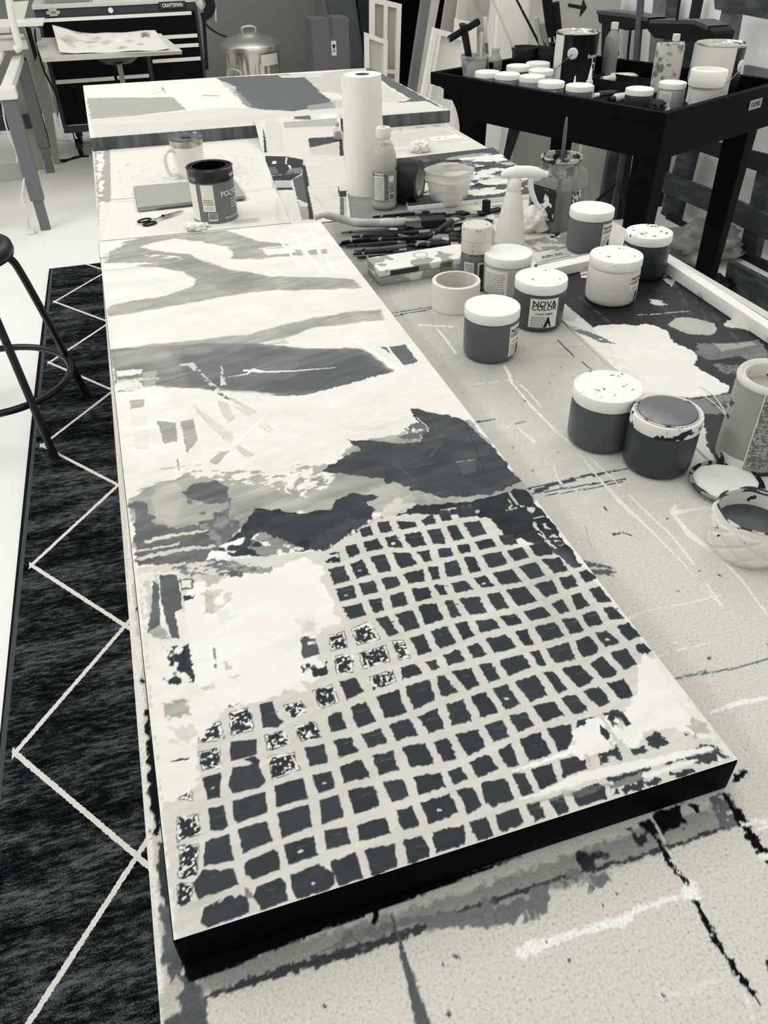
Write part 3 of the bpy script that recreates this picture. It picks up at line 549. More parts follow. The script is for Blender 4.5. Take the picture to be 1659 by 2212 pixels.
    q5 = '995,175 1110,145 1145,260 1210,330 1160,380 1030,380|735,510 965,485 978,620 740,680|490,830 655,780 645,1000 530,1030|760,740 980,700 1055,860 1000,920 760,970 715,900|860,660 960,640 1010,680 990,720|1405,560 1580,528 1607,695 1450,730|535,1110 680,1070 715,1260 660,1310 560,1300|755,1040 1050,955 1065,1140 800,1235 765,1180|1130,900 1385,830 1430,1010 1155,1095|800,1290 1060,1215 1120,1400 850,1505|1155,1150 1440,1065 1468,1265 1200,1370|510,1400 720,1330 765,1570 500,1620|1215,1430 1480,1350 1520,1520 1260,1615'
    q6 = '1300,-20 1475,-60 1510,90 1360,140|1370,200 1535,155 1590,350 1390,415|1410,470 1610,440 1648,590 1435,650|690,790 720,750 950,640 1000,670 1015,820 780,915 710,870|245,940 330,815 480,830 595,810 650,950 300,1095 260,1040|800,980 1020,898 1065,950 1085,1105 850,1185 780,1080|1110,870 1370,770 1500,860 1510,940 1450,1000 1170,1090 1120,1000|330,1165 600,1035 730,1070 740,1210 360,1350 310,1300'
    q7 = '60,1085 280,1005 355,1240 120,1300|285,755 545,680 600,830 320,900|360,1000 400,960 638,930 660,1130 430,1215|715,890 885,853 945,985 930,1050 760,1110|965,820 1240,753 1275,830 1250,930 1010,1010 985,940|1300,725 1450,695 1520,850 1380,900'
    rnd = random.Random(5)
    for f, s in ((c1, q1), (c2, q2), (c3, q3), (c4, q4), (c5, q5), (c6, q6), (c7, q7)):
        for q in s.split('|'):
            P = f([tuple(map(float, p.split(','))) for p in q.split()])
            near = f in (c6, c5)
            c.poly(P, D+rnd.uniform(-3, 7)+(4 if near else 0), rough=.0011 if not near else .0007, rf=260, soft=.0009, h=.00025, var=3)
            if rnd.random() < .3:
                cx = sum(p[0] for p in P)/len(P); cy = sum(p[1] for p in P)/len(P)
                c.stroke([(cx-8, cy-5), (cx+12, cy-10)], 3, 90, speck=.38, sf=200)
            if rnd.random() < .07:
                cx = sum(p[0] for p in P)/len(P); cy = sum(p[1] for p in P)/len(P)
                c.stroke([(cx-2, cy+4), (cx+2, cy+3)], rnd.uniform(3, 7), 215)
    # squares scumbled with white
    mixed = [(c1, '240,1155 400,1090 505,1245 300,1305|45,1215 180,1175 215,1320 65,1350|615,1265 710,1255 775,1415 668,1430|95,1400 255,1375 262,1540 110,1558|305,1375 555,1300 590,1445 355,1510'), (c3, '410,260 610,190 645,295 440,380'),
             (c5, '730,240 910,200 958,405 740,450|1210,190 1370,140 1425,230 1290,300|1470,50 1640,0 1720,150 1550,215|480,350 650,330 680,480 440,520|1045,450 1230,400 1265,530 1070,585|1310,370 1490,325 1553,465 1370,505|450,600 645,555 650,735 490,765|1075,640 1300,600 1360,760 1110,840|230,880 370,870 400,1040 250,1020|260,1190 440,1150 480,1330 260,1410|270,1440 450,1430 440,1659 300,1640|690,60 860,30 780,190 700,190'),
             (c6, '90,960 235,940 200,1170 130,1180|100,830 270,790 260,880 110,900')]
    for f, s in mixed:
        for q in s.split('|'):
            P = f([tuple(map(float, p.split(','))) for p in q.split()])
            c.poly(P, 232, rough=.0012); cx = sum(p[0] for p in P)/len(P); cy = sum(p[1] for p in P)/len(P)
            c.stroke(P+[P[0]], 1.6, 70, speck=.4, sf=180)
            c.poly([(cx+(x-cx)*.84, cy+(y-cy)*.84) for x, y in P], 52, rough=.0025, speck=.37, sf=430, asp=1)
    # the white patch
    c.poly(z5([(480, 640), (620, 600), (720, 590), (900, 565), (1060, 500), (1150, 540), (1170, 640), (1215, 720), (1235, 800), (1250, 850), (1150, 870), (1120, 960), (1180, 1100), (1100, 1160), (1060, 1150), (1080, 1200), (900, 1220), (860, 1250), (640, 1300), (500, 1250), (440, 1130), (410, 900), (420, 750)]), 235, rough=.004, rf=110, var=4)
    c.poly(z5([(530, 680), (680, 665), (680, 730), (600, 780), (545, 795)]), 204, rough=.003, speck=.4, sf=90); c.poly(z5([(540, 690), (590, 690), (590, 790), (548, 795)]), 186, speck=.35, sf=90)
    c.poly(z5([(600, 740), (720, 800), (620, 860)]), 226, speck=.5, sf=90)
    c.poly(z5([(1040, 830), (1110, 820), (1130, 890), (1060, 900)]), 205, soft=.01, rough=.004); c.poly(z5([(1045, 925), (1130, 915), (1150, 1005), (1065, 1030)]), 88, rough=.002, speck=.36, sf=90)
    c.poly(z5([(640, 1040), (700, 1100), (740, 1090), (720, 1130), (660, 1135)]), 196, speck=.4, sf=110); c.poly(z5([(505, 1190), (600, 1160), (590, 1240), (510, 1250)]), 206, speck=.35, sf=90)
    c.poly(z5([(1050, 1060), (1185, 1040), (1190, 1130), (1070, 1160)]), 55, speck=.55, sf=120)
    c.stroke(z5([(590, 980), (600, 1080)]), 6, 130, speck=.35)
    # left column, torn strips and scumble
    c.poly(z5([(200, 580), (410, 570), (430, 760), (490, 1160), (640, 1300), (500, 1480), (510, 1700), (330, 1800), (300, 1700), (240, 960)]), 228, rough=.003, var=6)
    c.poly(z5([(205, 590), (300, 590), (240, 880), (230, 700)]), 200, speck=.4, sf=110, asp=.5, rough=.003)
    c.poly(z5([(270, 620), (302, 640), (308, 860), (240, 900), (262, 750)]), 104, rough=.001, var=9); c.poly(z5([(302, 590), (395, 588), (412, 680), (425, 765), (385, 790), (410, 925), (365, 920), (315, 740)]), 98, rough=.001, var=9)
    c.poly(z5([(240, 890), (310, 850), (370, 925), (300, 930)]), 175, speck=.35, sf=90)
    c.poly(z5([(300, 985), (450, 955), (488, 1155), (330, 1165), (350, 1050)]), 52, rough=.003, speck=.44, sf=110, asp=.6); c.poly(z5([(430, 960), (455, 970), (488, 1155), (460, 1130)]), 62, rough=.002)
    c.poly(z5([(310, 980), (380, 975), (350, 1040), (260, 1040)]), 232, speck=.4, sf=130)
    c.poly(z5([(320, 1265), (450, 1245), (455, 1330), (330, 1350)]), 160, rough=.003, soft=.003, speck=.3, sf=120, var=20)
    c.poly(z5([(370, 1410), (450, 1410), (460, 1470), (420, 1490)]), 70, speck=.56, sf=150); c.stroke(z5([(365, 1575), (450, 1558)]), 4, 55, rough=.001)
    c.poly(z5([(310, 1400), (490, 1385), (490, 1450), (400, 1500), (330, 1470)]), 208, rough=.005, speck=.4, sf=80)
    c.poly(z5([(410, 610), (480, 605), (478, 665), (418, 668)]), 110); c.poly(z5([(420, 616), (472, 612), (470, 655), (424, 658)]), 228, speck=.25, sf=200)
    c.poly(z5([(430, 700), (482, 698), (482, 712), (436, 722)]), 60, speck=.35, sf=200)
    c.poly(z5([(350, 540), (560, 500), (900, 570), (740, 600), (460, 590)]), 120, rough=.005, speck=.44, sf=90, asp=2, var=25)
    c.poly(z5([(520, 590), (640, 590), (600, 650), (530, 650)]), 190, speck=.4, sf=90)
    c.poly(z5([(650, 520), (900, 560), (880, 590), (700, 570)]), 150, speck=.4, sf=90, asp=3)
    c.poly(z5([(1010, 410), (1090, 410), (1100, 460), (1020, 470)]), 52, speck=.4, sf=110); c.poly(z5([(1160, 480), (1250, 470), (1260, 520), (1170, 530)]), 50, speck=.45, sf=120)
    # lower left corner: bare mottled ground
    c.poly(c6([(105, 1180), (260, 1090), (640, 980), (760, 1100), (840, 1140), (840, 1190), (750, 1200), (730, 1070), (600, 1035), (330, 1165), (310, 1300), (350, 1350), (120, 1440)]), 200, rough=.002, speck=.3, sf=110, asp=.5, var=12)
    c.poly(c6([(690, 980), (740, 1000), (780, 1080), (720, 1080)]), 130, speck=.4, sf=150)
    c.poly(c6([(745, 1150), (830, 1135), (845, 1190), (760, 1210)]), 196, speck=.3)
    # near right: white splash, long pale strokes
    c.poly(c8([(610, 130), (650, 165), (720, 180), (780, 250), (900, 420), (980, 520), (1060, 600), (1180, 760), (1290, 900), (1120, 870), (1040, 830), (900, 800), (800, 820), (660, 790), (640, 860), (560, 960), (440, 930), (420, 820), (470, 740), (430, 660), (520, 560), (570, 440), (560, 330), (575, 260), (540, 220), (600, 200)]), 235, rough=.003, rf=150, var=3)
    c.poly(c8([(720, 170), (780, 200), (920, 380), (1100, 620), (1380, 1000), (1400, 1060), (1300, 960), (1100, 760), (900, 520)]), 228, rough=.002, speck=.25, sf=90)
    c.poly(c8([(1020, 700), (1180, 760), (1220, 850), (1060, 880)]), 190, rough=.003, speck=.38, sf=90, var=12)
    c.poly(c8([(640, 870), (720, 830), (820, 880), (870, 930), (700, 990)]), 62, rough=.003, speck=.33, sf=120, asp=.6); c.poly(c8([(840, 830), (1040, 860), (960, 920), (900, 900)]), 80, speck=.5, sf=140, asp=.5)
    c.poly(c8([(-30, 820), (20, 800), (70, 760), (100, 730), (200, 705), (260, 730), (340, 690), (400, 700), (380, 780), (470, 850), (580, 940), (500, 980), (400, 880), (330, 960), (290, 1060), (160, 1010), (100, 1040), (60, 1060), (-20, 1000)]), 238, rough=.004, rf=170, var=4)
    c.poly(c8([(230, 760), (330, 830), (300, 900), (240, 870)]), 56, speck=.5, sf=170); c.poly(c8([(300, 700), (430, 650), (500, 760), (390, 850), (340, 780)]), 60, speck=.52, sf=150, asp=.5)
    c.poly(c8([(320, 990), (370, 960), (450, 1075), (260, 1120), (200, 1040)]), 60, rough=.003, speck=.36, sf=160); c.poly(c8([(500, 990), (610, 955), (665, 1010), (530, 1050)]), 66, rough=.002, speck=.33, sf=160)
    c.stroke(c8([(260, 720), (340, 850), (430, 960), (470, 1040)]), 8, 203, speck=.2)
    c.stroke(c8([(110, 1040), (150, 1140)]), 6, 190); c.stroke(c4([(445, 1095), (700, 1025), (900, 955), (1000, 900), (1130, 880)]), [5, 7, 9, 22, 26], 240, rough=.0012)
    c.poly(c8([(1010, 1010), (1260, 940), (1400, 1060), (1200, 1120), (1020, 1080)]), 74, rough=.003, speck=.42, sf=120, asp=.5); c.poly(c8([(1260, 950), (1330, 940), (1440, 1070), (1290, 1110)]), 224, speck=.42, sf=150, asp=.5)
    c.poly(c8([(280, 1260), (480, 1180), (740, 1110), (740, 1150), (620, 1190), (640, 1260), (330, 1290)]), 60, rough=.003, speck=.36, sf=130, asp=.6)
    c.poly(c8([(380, 1330), (620, 1260), (780, 1230), (780, 1280), (420, 1400), (340, 1420)]), 62, rough=.003, speck=.33, sf=130, asp=.6)
    c.poly(c8([(760, 1100), (970, 1035), (985, 1075), (780, 1140)]), 56, rough=.002, speck=.3, sf=130); c.poly(c8([(820, 1200), (1060, 1160), (1090, 1190), (900, 1250)]), 58, rough=.002, speck=.3, sf=130)
    c.poly(c8([(300, 1310), (620, 1190), (615, 1260), (330, 1350)]), 128, rough=.0015)
    c.poly(c8([(-480, 1500), (0, 1350), (290, 1290), (330, 1320), (60, 1420)]), 140, alpha=.5, speck=.45, sf=80, asp=3)
    c.stroke(c4([(505, 1350), (700, 1305), (880, 1230), (1080, 1150), (1300, 1110), (1560, 1050), (1750, 1010), (1980, 950), (2220, 900)]), [4, 9, 17, 24, 24, 22, 19, 16, 14], 233, rough=.0012, soft=.0015, var=3)
    c.stroke(c8([(640, 1225), (800, 1180), (960, 1120), (1100, 1095)]), [12, 12, 11, 8], 228, rough=.0012)
P_grid(cs)
_k = np.exp(-((cs.tone-150)/60)**2)   # brush streaks, strongest in the mid greys
_s = fbm(cs.X*14+cs.Y*10, cs.Y*150-cs.X*40, 77, 3)-.5; _b = fbm(cs.X*18, cs.Y*26, 78, 3)-.5
cs.tone = np.clip(cs.tone+_k*(_s*34+_b*26)+(1-_k)*_s*6+(cs.tone > 215)*_b*12, 0, 250)
canvas = thing('long_canvas', 'long painted canvas with pale stripes far off and a dark grid at its near end', 'painting', (.15, 1.03, .8))
def lc(o): o.parent = canvas; o.matrix_parent_inverse = Matrix.Translation((-.15, -1.03, -.8)); return o
face = lc(cs.build('painted_face', painted('acrylic_on_canvas', .6, bump=.3, spec=.06)))
def quadbox(name, q, z0, z1, mats, grow=0, bev=.003):
    bm = bmesh.new(); lo = [bm.verts.new((x, y, z0)) for x, y in q]; hi = [bm.verts.new((x, y, z1)) for x, y in q]
    bm.faces.new(list(reversed(lo))).material_index = 0; bm.faces.new(hi).material_index = 0
    for i in range(4):
        j = (i+1) % 4; bm.faces.new((lo[i], lo[j], hi[j], hi[i])).material_index = i % len(mats)
    bmesh.ops.bevel(bm, geom=[e for e in bm.edges], offset=bev, segments=3, affect='EDGES', profile=.6)
    o = obj(name, bm, mats, smooth=True, ang=50); return o
m_black = mat('black_painted_edge', 3, rough=.6, spec=.03, stain=.1, stain_tone=26, stain_scale=22, stain_th=.68)
m_edgeL = mat('splashed_pale_edge', 214, rough=.6, stain=.12, stain_tone=60, stain_scale=45, stain_th=.6)
m_edgeR = mat('splashed_dark_edge', 60, rough=.6, stain=.2, stain_tone=190, stain_scale=50, stain_th=.6)
g_ = .0012
q_ = [(NL[0]-g_, NL[1]-g_), (NR[0]+g_, NR[1]-g_), (FR[0]+g_, FR[1]+g_), (FL[0]-g_, FL[1]+g_)]
e_ = lc(quadbox('wrapped_edge', q_, .8, CZ-.0006, [m_black, m_edgeR, m_edgeL, m_edgeL])); e_['label'] = 'wrapped canvas edge, black along the near side'
# ------------------------------------------------------------------ second, wide canvas at the far end of the table
fs = Sheet((-.095, 2.828), (1.112, 2.782), (1.108, 3.725), (-.108, 3.79), .839, np.linspace(0, 1, 420), np.linspace(0, 1, 200), 232)
S2 = dict(rough=.006, rf=40, soft=.004)
fs.poly([(188, 212), (375, 210), (402, 237), (290, 250), (195, 260)], 172, **S2)
fs.poly([(192, 258), (290, 250), (420, 238), (500, 232), (620, 236), (700, 236), (740, 233), (970, 238), (968, 244), (203, 302)], 214, **S2); fs.poly([(200, 270), (400, 262), (600, 245), (600, 262), (203, 300)], 208, **S2)
fs.poly([(470, 168), (700, 157), (800, 146), (760, 170), (740, 233), (600, 240), (540, 236), (500, 200)], 196, **S2)
fs.poly([(466, 168), (500, 166), (640, 160), (655, 162), (668, 175), (690, 195), (712, 215), (720, 232), (660, 236), (630, 240), (560, 236), (532, 228), (520, 205), (505, 186)], 108, **S2)
fs.poly([(500, 190), (515, 200), (545, 228), (535, 232), (520, 215)], 150, **S2)
fs.poly([(655, 163), (740, 155), (760, 170), (765, 200), (720, 205), (690, 195)], 198, **S2); fs.poly([(690, 198), (735, 202), (740, 215), (712, 215)], 226, **S2); fs.poly([(665, 228), (720, 220), (724, 234), (670, 238)], 160, **S2)
fs.poly([(790, 147), (803, 146), (970, 240), (850, 222), (878, 218), (886, 212), (850, 192), (810, 165), (790, 155)], 110, **S2); fs.poly([(825, 180), (880, 214), (860, 220), (825, 222)], 208, **S2); fs.poly([(826, 222), (860, 222), (920, 218), (968, 239), (830, 244)], 220, **S2)
fs.poly([(600, 163), (700, 158), (695, 166), (610, 168)], 212, **S2)
fs.stroke([(440, 206), (470, 207)], 5, 120, soft=.01); fs.stroke([(325, 203), (352, 196), (350, 188), (358, 200)], 1.5, 120)
far = thing('wide_canvas', 'wide canvas blocked in with grey and cream shapes across the far table end', 'painting', (.5, 3.3, .8))
def fc(o): o.parent = far; o.matrix_parent_inverse = Matrix.Translation((-.5, -3.3, -.8)); return o
fc(fs.build('painted_face', painted('acrylic_on_wide_canvas', .6, spec=.06)))
m_gedge = mat('grey_painted_edge', 74, rough=.6, stain=.3, stain_tone=115, stain_scale=9, stain_th=.4, stretch=(4, 1, .4))
e2 = fc(quadbox('wrapped_edge', [(-.096, 2.8265), (1.113, 2.7805), (1.109, 3.726), (-.109, 3.791)], .8, .8384, [m_gedge]*4)); e2['label'] = 'dark grey wrapped edge'

# ------------------------------------------------------------------ paint-crusted palettes
pal_m = painted('dried_palette_paint', .4, bump=.6, spec=.2)
p1 = Sheet((.684, .60), (1.052, .60), (1.078, 1.44), (.725, 1.44), .8035, np.linspace(0, 1, 240), graded(.60, 1.44, .0016, .0008), 30)
for q, tn in (([(1225, 700), (1330, 780), (1500, 900), (1600, 1000), (1700, 1060), (1700, 1100), (1225, 740)], 222),):
    pass
R1 = dict(rough=.003, rf=150)
p1.poly([(1240, 610), (1450, 620), (1659, 740), (1659, 900), (1600, 960), (1400, 760), (1240, 680)], 32, speck=.33, sf=60, asp=.4, **R1)
for q in ([(1250, 640), (1320, 700)], [(1400, 640), (1480, 700)], [(1450, 600), (1500, 690)], [(1500, 640), (1540, 720)], [(1540, 680), (1600, 740)]): p1.stroke(q, 9, 62, speck=.42, sf=90)
p1.poly([(1150, 690), (1200, 650), (1221, 657), (1292, 716), (1400, 812), (1521, 912), (1565, 946), (1720, 1075), (1720, 1200), (1538, 1030), (1200, 740)], 214, rough=.0008)
p1.poly([(1290, 705), (1330, 700), (1370, 703), (1400, 700), (1440, 715), (1455, 740), (1500, 760), (1505, 775), (1500, 790), (1540, 815), (1575, 835), (1570, 850), (1500, 862), (1440, 855), (1390, 850), (1380, 900), (1350, 850), (1290, 770), (1250, 730)], 232, rough=.003, rf=110, h=.0012)
p1.poly([(1250, 720), (1280, 710), (1330, 760), (1400, 830), (1340, 810)], 222, speck=.35, sf=90); p1.poly([(1228, 703), (1262, 712), (1310, 735), (1330, 745), (1300, 742), (1245, 718)], 110, speck=.36, sf=110, **R1)
p1.poly([(1440, 702), (1455, 690), (1475, 684), (1510, 690), (1545, 700), (1550, 715), (1535, 724), (1490, 722), (1460, 712)], 178, h=.001, **R1)
p1.poly([(1563, 700), (1590, 682), (1659, 700), (1659, 735), (1620, 715), (1570, 706)], 205, speck=.2, sf=70, h=.001, **R1)
p1.poly([(1505, 742), (1600, 740), (1640, 735), (1659, 760), (1659, 790), (1600, 778), (1530, 778), (1505, 765)], 112, h=.0008, var=16, **R1); p1.poly([(1540, 745), (1620, 738), (1640, 745), (1560, 760)], 190, alpha=.6, speck=.35, sf=60, **R1)
p1.poly([(1530, 780), (1600, 770), (1640, 790), (1570, 795)], 24, **R1); p1.poly([(1540, 785), (1600, 790), (1640, 815), (1560, 805)], 150, alpha=.7, speck=.35, **R1)
p1.poly([(1400, 855), (1500, 862), (1575, 850), (1600, 880), (1575, 895), (1500, 892), (1440, 880)], 124, speck=.3, sf=80, **R1); p1.poly([(1520, 895), (1590, 895), (1590, 1010), (1560, 1005), (1525, 960)], 40, **R1)
p1.poly([(1400, 645), (1425, 648), (1440, 660), (1410, 658)], 215, **R1); p1.stroke([(1405, 680), (1450, 675), (1490, 672)], 3, 205, speck=.35); p1.stroke([(1380, 680), (1420, 678)], 3, 200, speck=.4)
p1.poly([(1250, 580), (1290, 572), (1280, 600), (1255, 600)], 222, speck=.4, sf=120); p1.poly([(1440, 590), (1465, 600), (1450, 620), (1430, 600)], 190, speck=.35, sf=90)
p1.stroke([(1402, 628), (1440, 632), (1475, 640)], 9, 20); p1.stroke([(1408, 624), (1470, 634)], 2, 78)
p1.poly([(1190, 690), (1215, 655), (1248, 680), (1240, 695)], 186)
tray = thing('painted_tray_palette', 'big black-ground palette with a cream paint puddle and pale raised rim', 'palette', (.9, 1.0, .8))
def tc_(o): o.parent = tray; o.matrix_parent_inverse = Matrix.Translation((-.9, -1.0, -.8)); return o
tc_(p1.build('paint_bed', pal_m)); tc_(quadbox('panel', [(.683, .599), (1.053, .599), (1.079, 1.441), (.724, 1.441)], .8, .8031, [mat('pale_primed_edge', 226)], bev=.001))
m_bar = mat('pale_stretcher_wood', 238, rough=.6, stain=.08, stain_tone=190, stain_scale=30, stain_th=.62)
def bar(parentf, name, a, b, wd, z0, z1, m):
    a = Vector((*a, 0)); b = Vector((*b, 0)); d = (b-a).normalized(); n = Vector((-d.y, d.x, 0))*wd/2
    return parentf(quadbox(name, [tuple((p)[:2]) for p in (a-n, b-n, b+n, a+n)], z0, z1, [m], bev=.0015))
A_, B_ = Pz(1432, 556, .825), Pz(1700, 731, .825)
B_ = B_+(B_-A_)*((B_.y-.602)/(A_.y-B_.y))
bar(tc_, 'rim_bar', (A_.x, A_.y), (B_.x, B_.y), .022, 0.8038, .828, m_bar)
A_, B_ = Pz(1168, 583, .82), Pz(1300, 556, .82)
bar(tc_, 'rim_bar', (A_.x, A_.y), (1.05, 1.43), .03, 0.8038, .824, m_bar)
# daubed flat palette behind the tub
p2 = Sheet((.655, 1.90), (1.035, 1.885), (1.091, 2.36), (.76, 2.345), .812, np.linspace(0, 1, 170), np.linspace(0, 1, 150), 72)
rnd = random.Random(11)
for i in range(120):
    u, v = rnd.random(), rnd.random(); x = .70+u*.36; y = 1.93+v*.38; r_ = rnd.uniform(.012, .042)
    n_ = rnd.randint(6, 9); P_ = [(x+r_*rnd.uniform(.6, 1.4)*1.35*math.cos(2*PI*k/n_), y+r_*rnd.uniform(.5, 1)*.85*math.sin(2*PI*k/n_)) for k in range(n_)]
    near = math.hypot(u-.62, v-.4)
    tn = rnd.choice((236, 225, 190, 165, 228)) if rnd.random() < .62-near*.4 else rnd.choice((36, 70, 95, 120))
    p2.poly(P_, tn, world=True, rough=.004, rf=160, h=rnd.uniform(.0004, .0018), var=14)
pal2 = thing('daubed_palette', 'flat dark canvas palette dabbed with pale paint, on the table behind the clear tub', 'palette', (.9, 2.1, .8))
def p2c(o): o.parent = pal2; o.matrix_parent_inverse = Matrix.Translation((-.9, -2.1, -.8)); return o
p2c(p2.build('paint_bed', pal_m)); p2c(quadbox('panel', [(.654, 1.899), (1.036, 1.884), (1.092, 2.361), (.759, 2.346)], .8, .8116, [m_bar, mat('dark_palette_edge', 60), m_bar, m_bar], bev=.0012))

# ================================================================== things on the work table
TZ = .8
camdir = lambda x, y: math.atan2(-y, -x)
def lid_mat(i, amt): return mat('white_lid_%s' % i, 243, rough=.5, spec=.2, stain=.02, stain_tone=110, stain_scale=70, stain_th=amt)
m_label = mat('paper_label', 226, rough=.7, spec=.1); m_ink = mat('label_ink', 40, rough=.8, spec=.05); m_inkg = mat('label_grey_ink', 120, rough=.8, spec=.05)
def lines(parent, R, a0, z0, n, dz, half, tone_m=m_inkg, th=.0012, seed=1):
    "small rows of printing around a label"
    rnd = random.Random(seed); bm = bmesh.new()
    for i in range(n):
        a = a0-half
        while a < a0+half*.9:
            L = rnd.uniform(.03, .12); patch(bm, R, a, min(a+L, a0+half), z0-i*dz-th, z0-i*dz, 2); a += L+.03
    return obj('small_print', bm, tone_m, parent)
def jar(x, y, r, h, z, tone, label, da=None, half=.5, group='lidded paint jars on the table', stain=.72, name='paint_jar', lidtone=None, key='', text=True, bottom=None, detail=True):
    t = thing(name, label, 'jar', (x, y, z), 0, group)
    k = r/.0465; zb = h-.0185*k
    mb = mat('jar_plastic_%d%s' % (tone, key), tone, rough=.35, spec=.35, stain=.04 if bottom else None, stain_tone=bottom or 0, stain_scale=25, stain_th=.62)
    b = lathe([(0, 0), (r*.80, 0), (r*.89, .002), (r*.955, .007), (r*.975, .014), (r*.985, zb*.6), (r*.985, zb-.006), (r*.95, zb-.001), (r*.9, zb+.002), (r*.9, zb+.012), (0, zb+.012)], 48)
    obj('jar_body', b, mb, t, smooth=True, ang=40)
    l = bmesh.new(); n = 96
    prof = [(r*.985, zb+.001), (r*1.0, zb+.002), (r*1.0, h-.003), (r*.985, h-.0008), (r*.95, h), (r*.93, h-.0007), (0, h-.0007)]
    lathe(prof, n, l)
    if detail:
        for v in l.verts:   # fine ribs round the rim
            d = math.hypot(v.co.x, v.co.y)
            if d > r*.99 and (int(round(math.atan2(v.co.y, v.co.x)/(2*PI)*n)) % 2): v.co.x *= .9935; v.co.y *= .9935
    obj('lid', l, lidtone or lid_mat(int(stain*100), stain), t, smooth=True, ang=30)
    if da is not None:
        a = camdir(x, y)+math.radians(da); R = r*.985+.0005; lb = bmesh.new(); patch(lb, R, a-half, a+half, zb*.16, zb*.93, 18, 0, R)
        lo = obj('label', lb, m_label, t, smooth=True)
        if text:
            w_ = 2*half*R
            text_obj('lettering', 'NOVA', w_*.27, m_ink, lambda X, Y, f=wrap(R+.0004, zb*.80, a): f(X*1.1, Y), lo)
            text_obj('lettering', 'COLOR', w_*.23, m_ink, lambda X, Y, f=wrap(R+.0004, zb*.685, a): f(X*1.1, Y), lo)
            text_obj('lettering', '117 RAW UMBER', w_*.085, m_ink, wrap(R+.0004, zb*.53, a), lo)
            lines(lo, R+.0004, a-half*.35, zb*.46, 7, .0032, half*.5)
            tb = bmesh.new(); f = wrap(R+.0004, zb*.3, a+half*.3)
            tb.faces.new([tb.verts.new(f(X, Y)) for X, Y in ((-.007, -.009), (-.001, -.009), (.001, 0), (.005, -.008), (.008, -.008), (.002, .011), (0, .011))]); obj('emblem', tb, m_ink, lo)
        else: lines(lo, R+.0004, a, zb*.8, 9, .0045, half*.8, seed=4)
    return t
JG = 'lidded paint jars on the table'
jar(.533, 1.114, .0463, .0885, TZ, 96, 'grey paint jar with clean white lid beside the gridded canvas', 68, .42, stain=.78)
jar(.665, 1.198, .0468, .0885, TZ, 78, 'charcoal paint jar whose full label faces the camera, smudged lid', 14, .56, stain=.66, bottom=20)
jar(.672, 1.352, .0468, .080, TZ, 178, 'pale grey paint jar with printed label behind the masking tape', -28, .55, stain=.8, text=False)
jar(.842, 1.242, .0490, .088, TZ+.004, 214, 'cream paint jar with dotted lid standing on the black palette', 62, .35, stain=.64)
jar(.968, 1.330, .0461, .088, TZ+.004, 42, 'black paint jar with paint-splashed lid at the palette corner', -50, .3, stain=.6)
jar(.940, 1.506, .0475, .0915, TZ, 104, 'mid grey paint jar with clean lid beside the brush water jar', 58, .38, stain=.8)
jar(.575, .814, .0477, .0870, TZ, 84, 'grey paint jar with white lid, touching the darker open-lidded jar', stain=.63)
# darkest jar: its upturned lid is coated with paint
J8 = jar(.6165, .7335, .0468, .0840, TZ, 56, 'dark paint jar whose lid top is covered with wet grey paint', lidtone=mat('smeared_lid', 232, rough=.5, stain=.03, stain_tone=25, stain_scale=55, stain_th=.58))
obj('paint_skin', lathe([(.039, .0832), (.039, .0846), (.037, .0850), (0, .0850)], 40), mat('wet_grey_paint', 92, rough=.25, spec=.5, stain=.2, stain_tone=170, stain_scale=22, stain_th=.58), J8, smooth=True)
obj('lid_groove', lathe([(.0392, .084), (.0405, .0852), (.042, .084)], 40), mat('smeared_rim', 200, rough=.4, stain=.1, stain_tone=40, stain_scale=60, stain_th=.5), J8, smooth=True)

# small acrylic bottle-jar with stacked cap
t = thing('acrylic_paint_bottle', 'small grey paint bottle with tall speckled double cap', 'paint bottle', (.622, 1.395, TZ))
obj('bottle_body', lathe([(0, 0), (.026, 0), (.0295, .003), (.030, .01), (.030, .06), (.0285, .069), (.024, .074), (.024, .08), (0, .08)], 40), mat('bottle_grey', 96, rough=.3, spec=.4), t, smooth=True, ang=40)
obj('cap', lathe([(.0285, .0745), (.0292, .076), (.0292, .0965), (.028, .0975), (.0295, .099), (.0295, .122), (.028, .125), (.024, .1255), (0, .125)], 48), mat('speckled_cap', 208, rough=.6, stain=.05, stain_tone=90, stain_scale=90, stain_th=.63), t, smooth=True, ang=35)
a = camdir(.622, 1.395); lb = bmesh.new(); patch(lb, .0305, a-.75, a-.05, .012, .060); patch(lb, .0305, a+.2, a+.75, .012, .060); lo = obj('label', lb, mat('bottle_label', 200), t, smooth=True)
lines(lo, .0308, a-.4, .056, 12, .0035, .28, m_ink)
bb = bmesh.new(); patch(bb, .0306, a+.3, a+1.2, .012, .056); obj('dark_panel', bb, mat('bottle_dark_panel', 45), t, smooth=True)

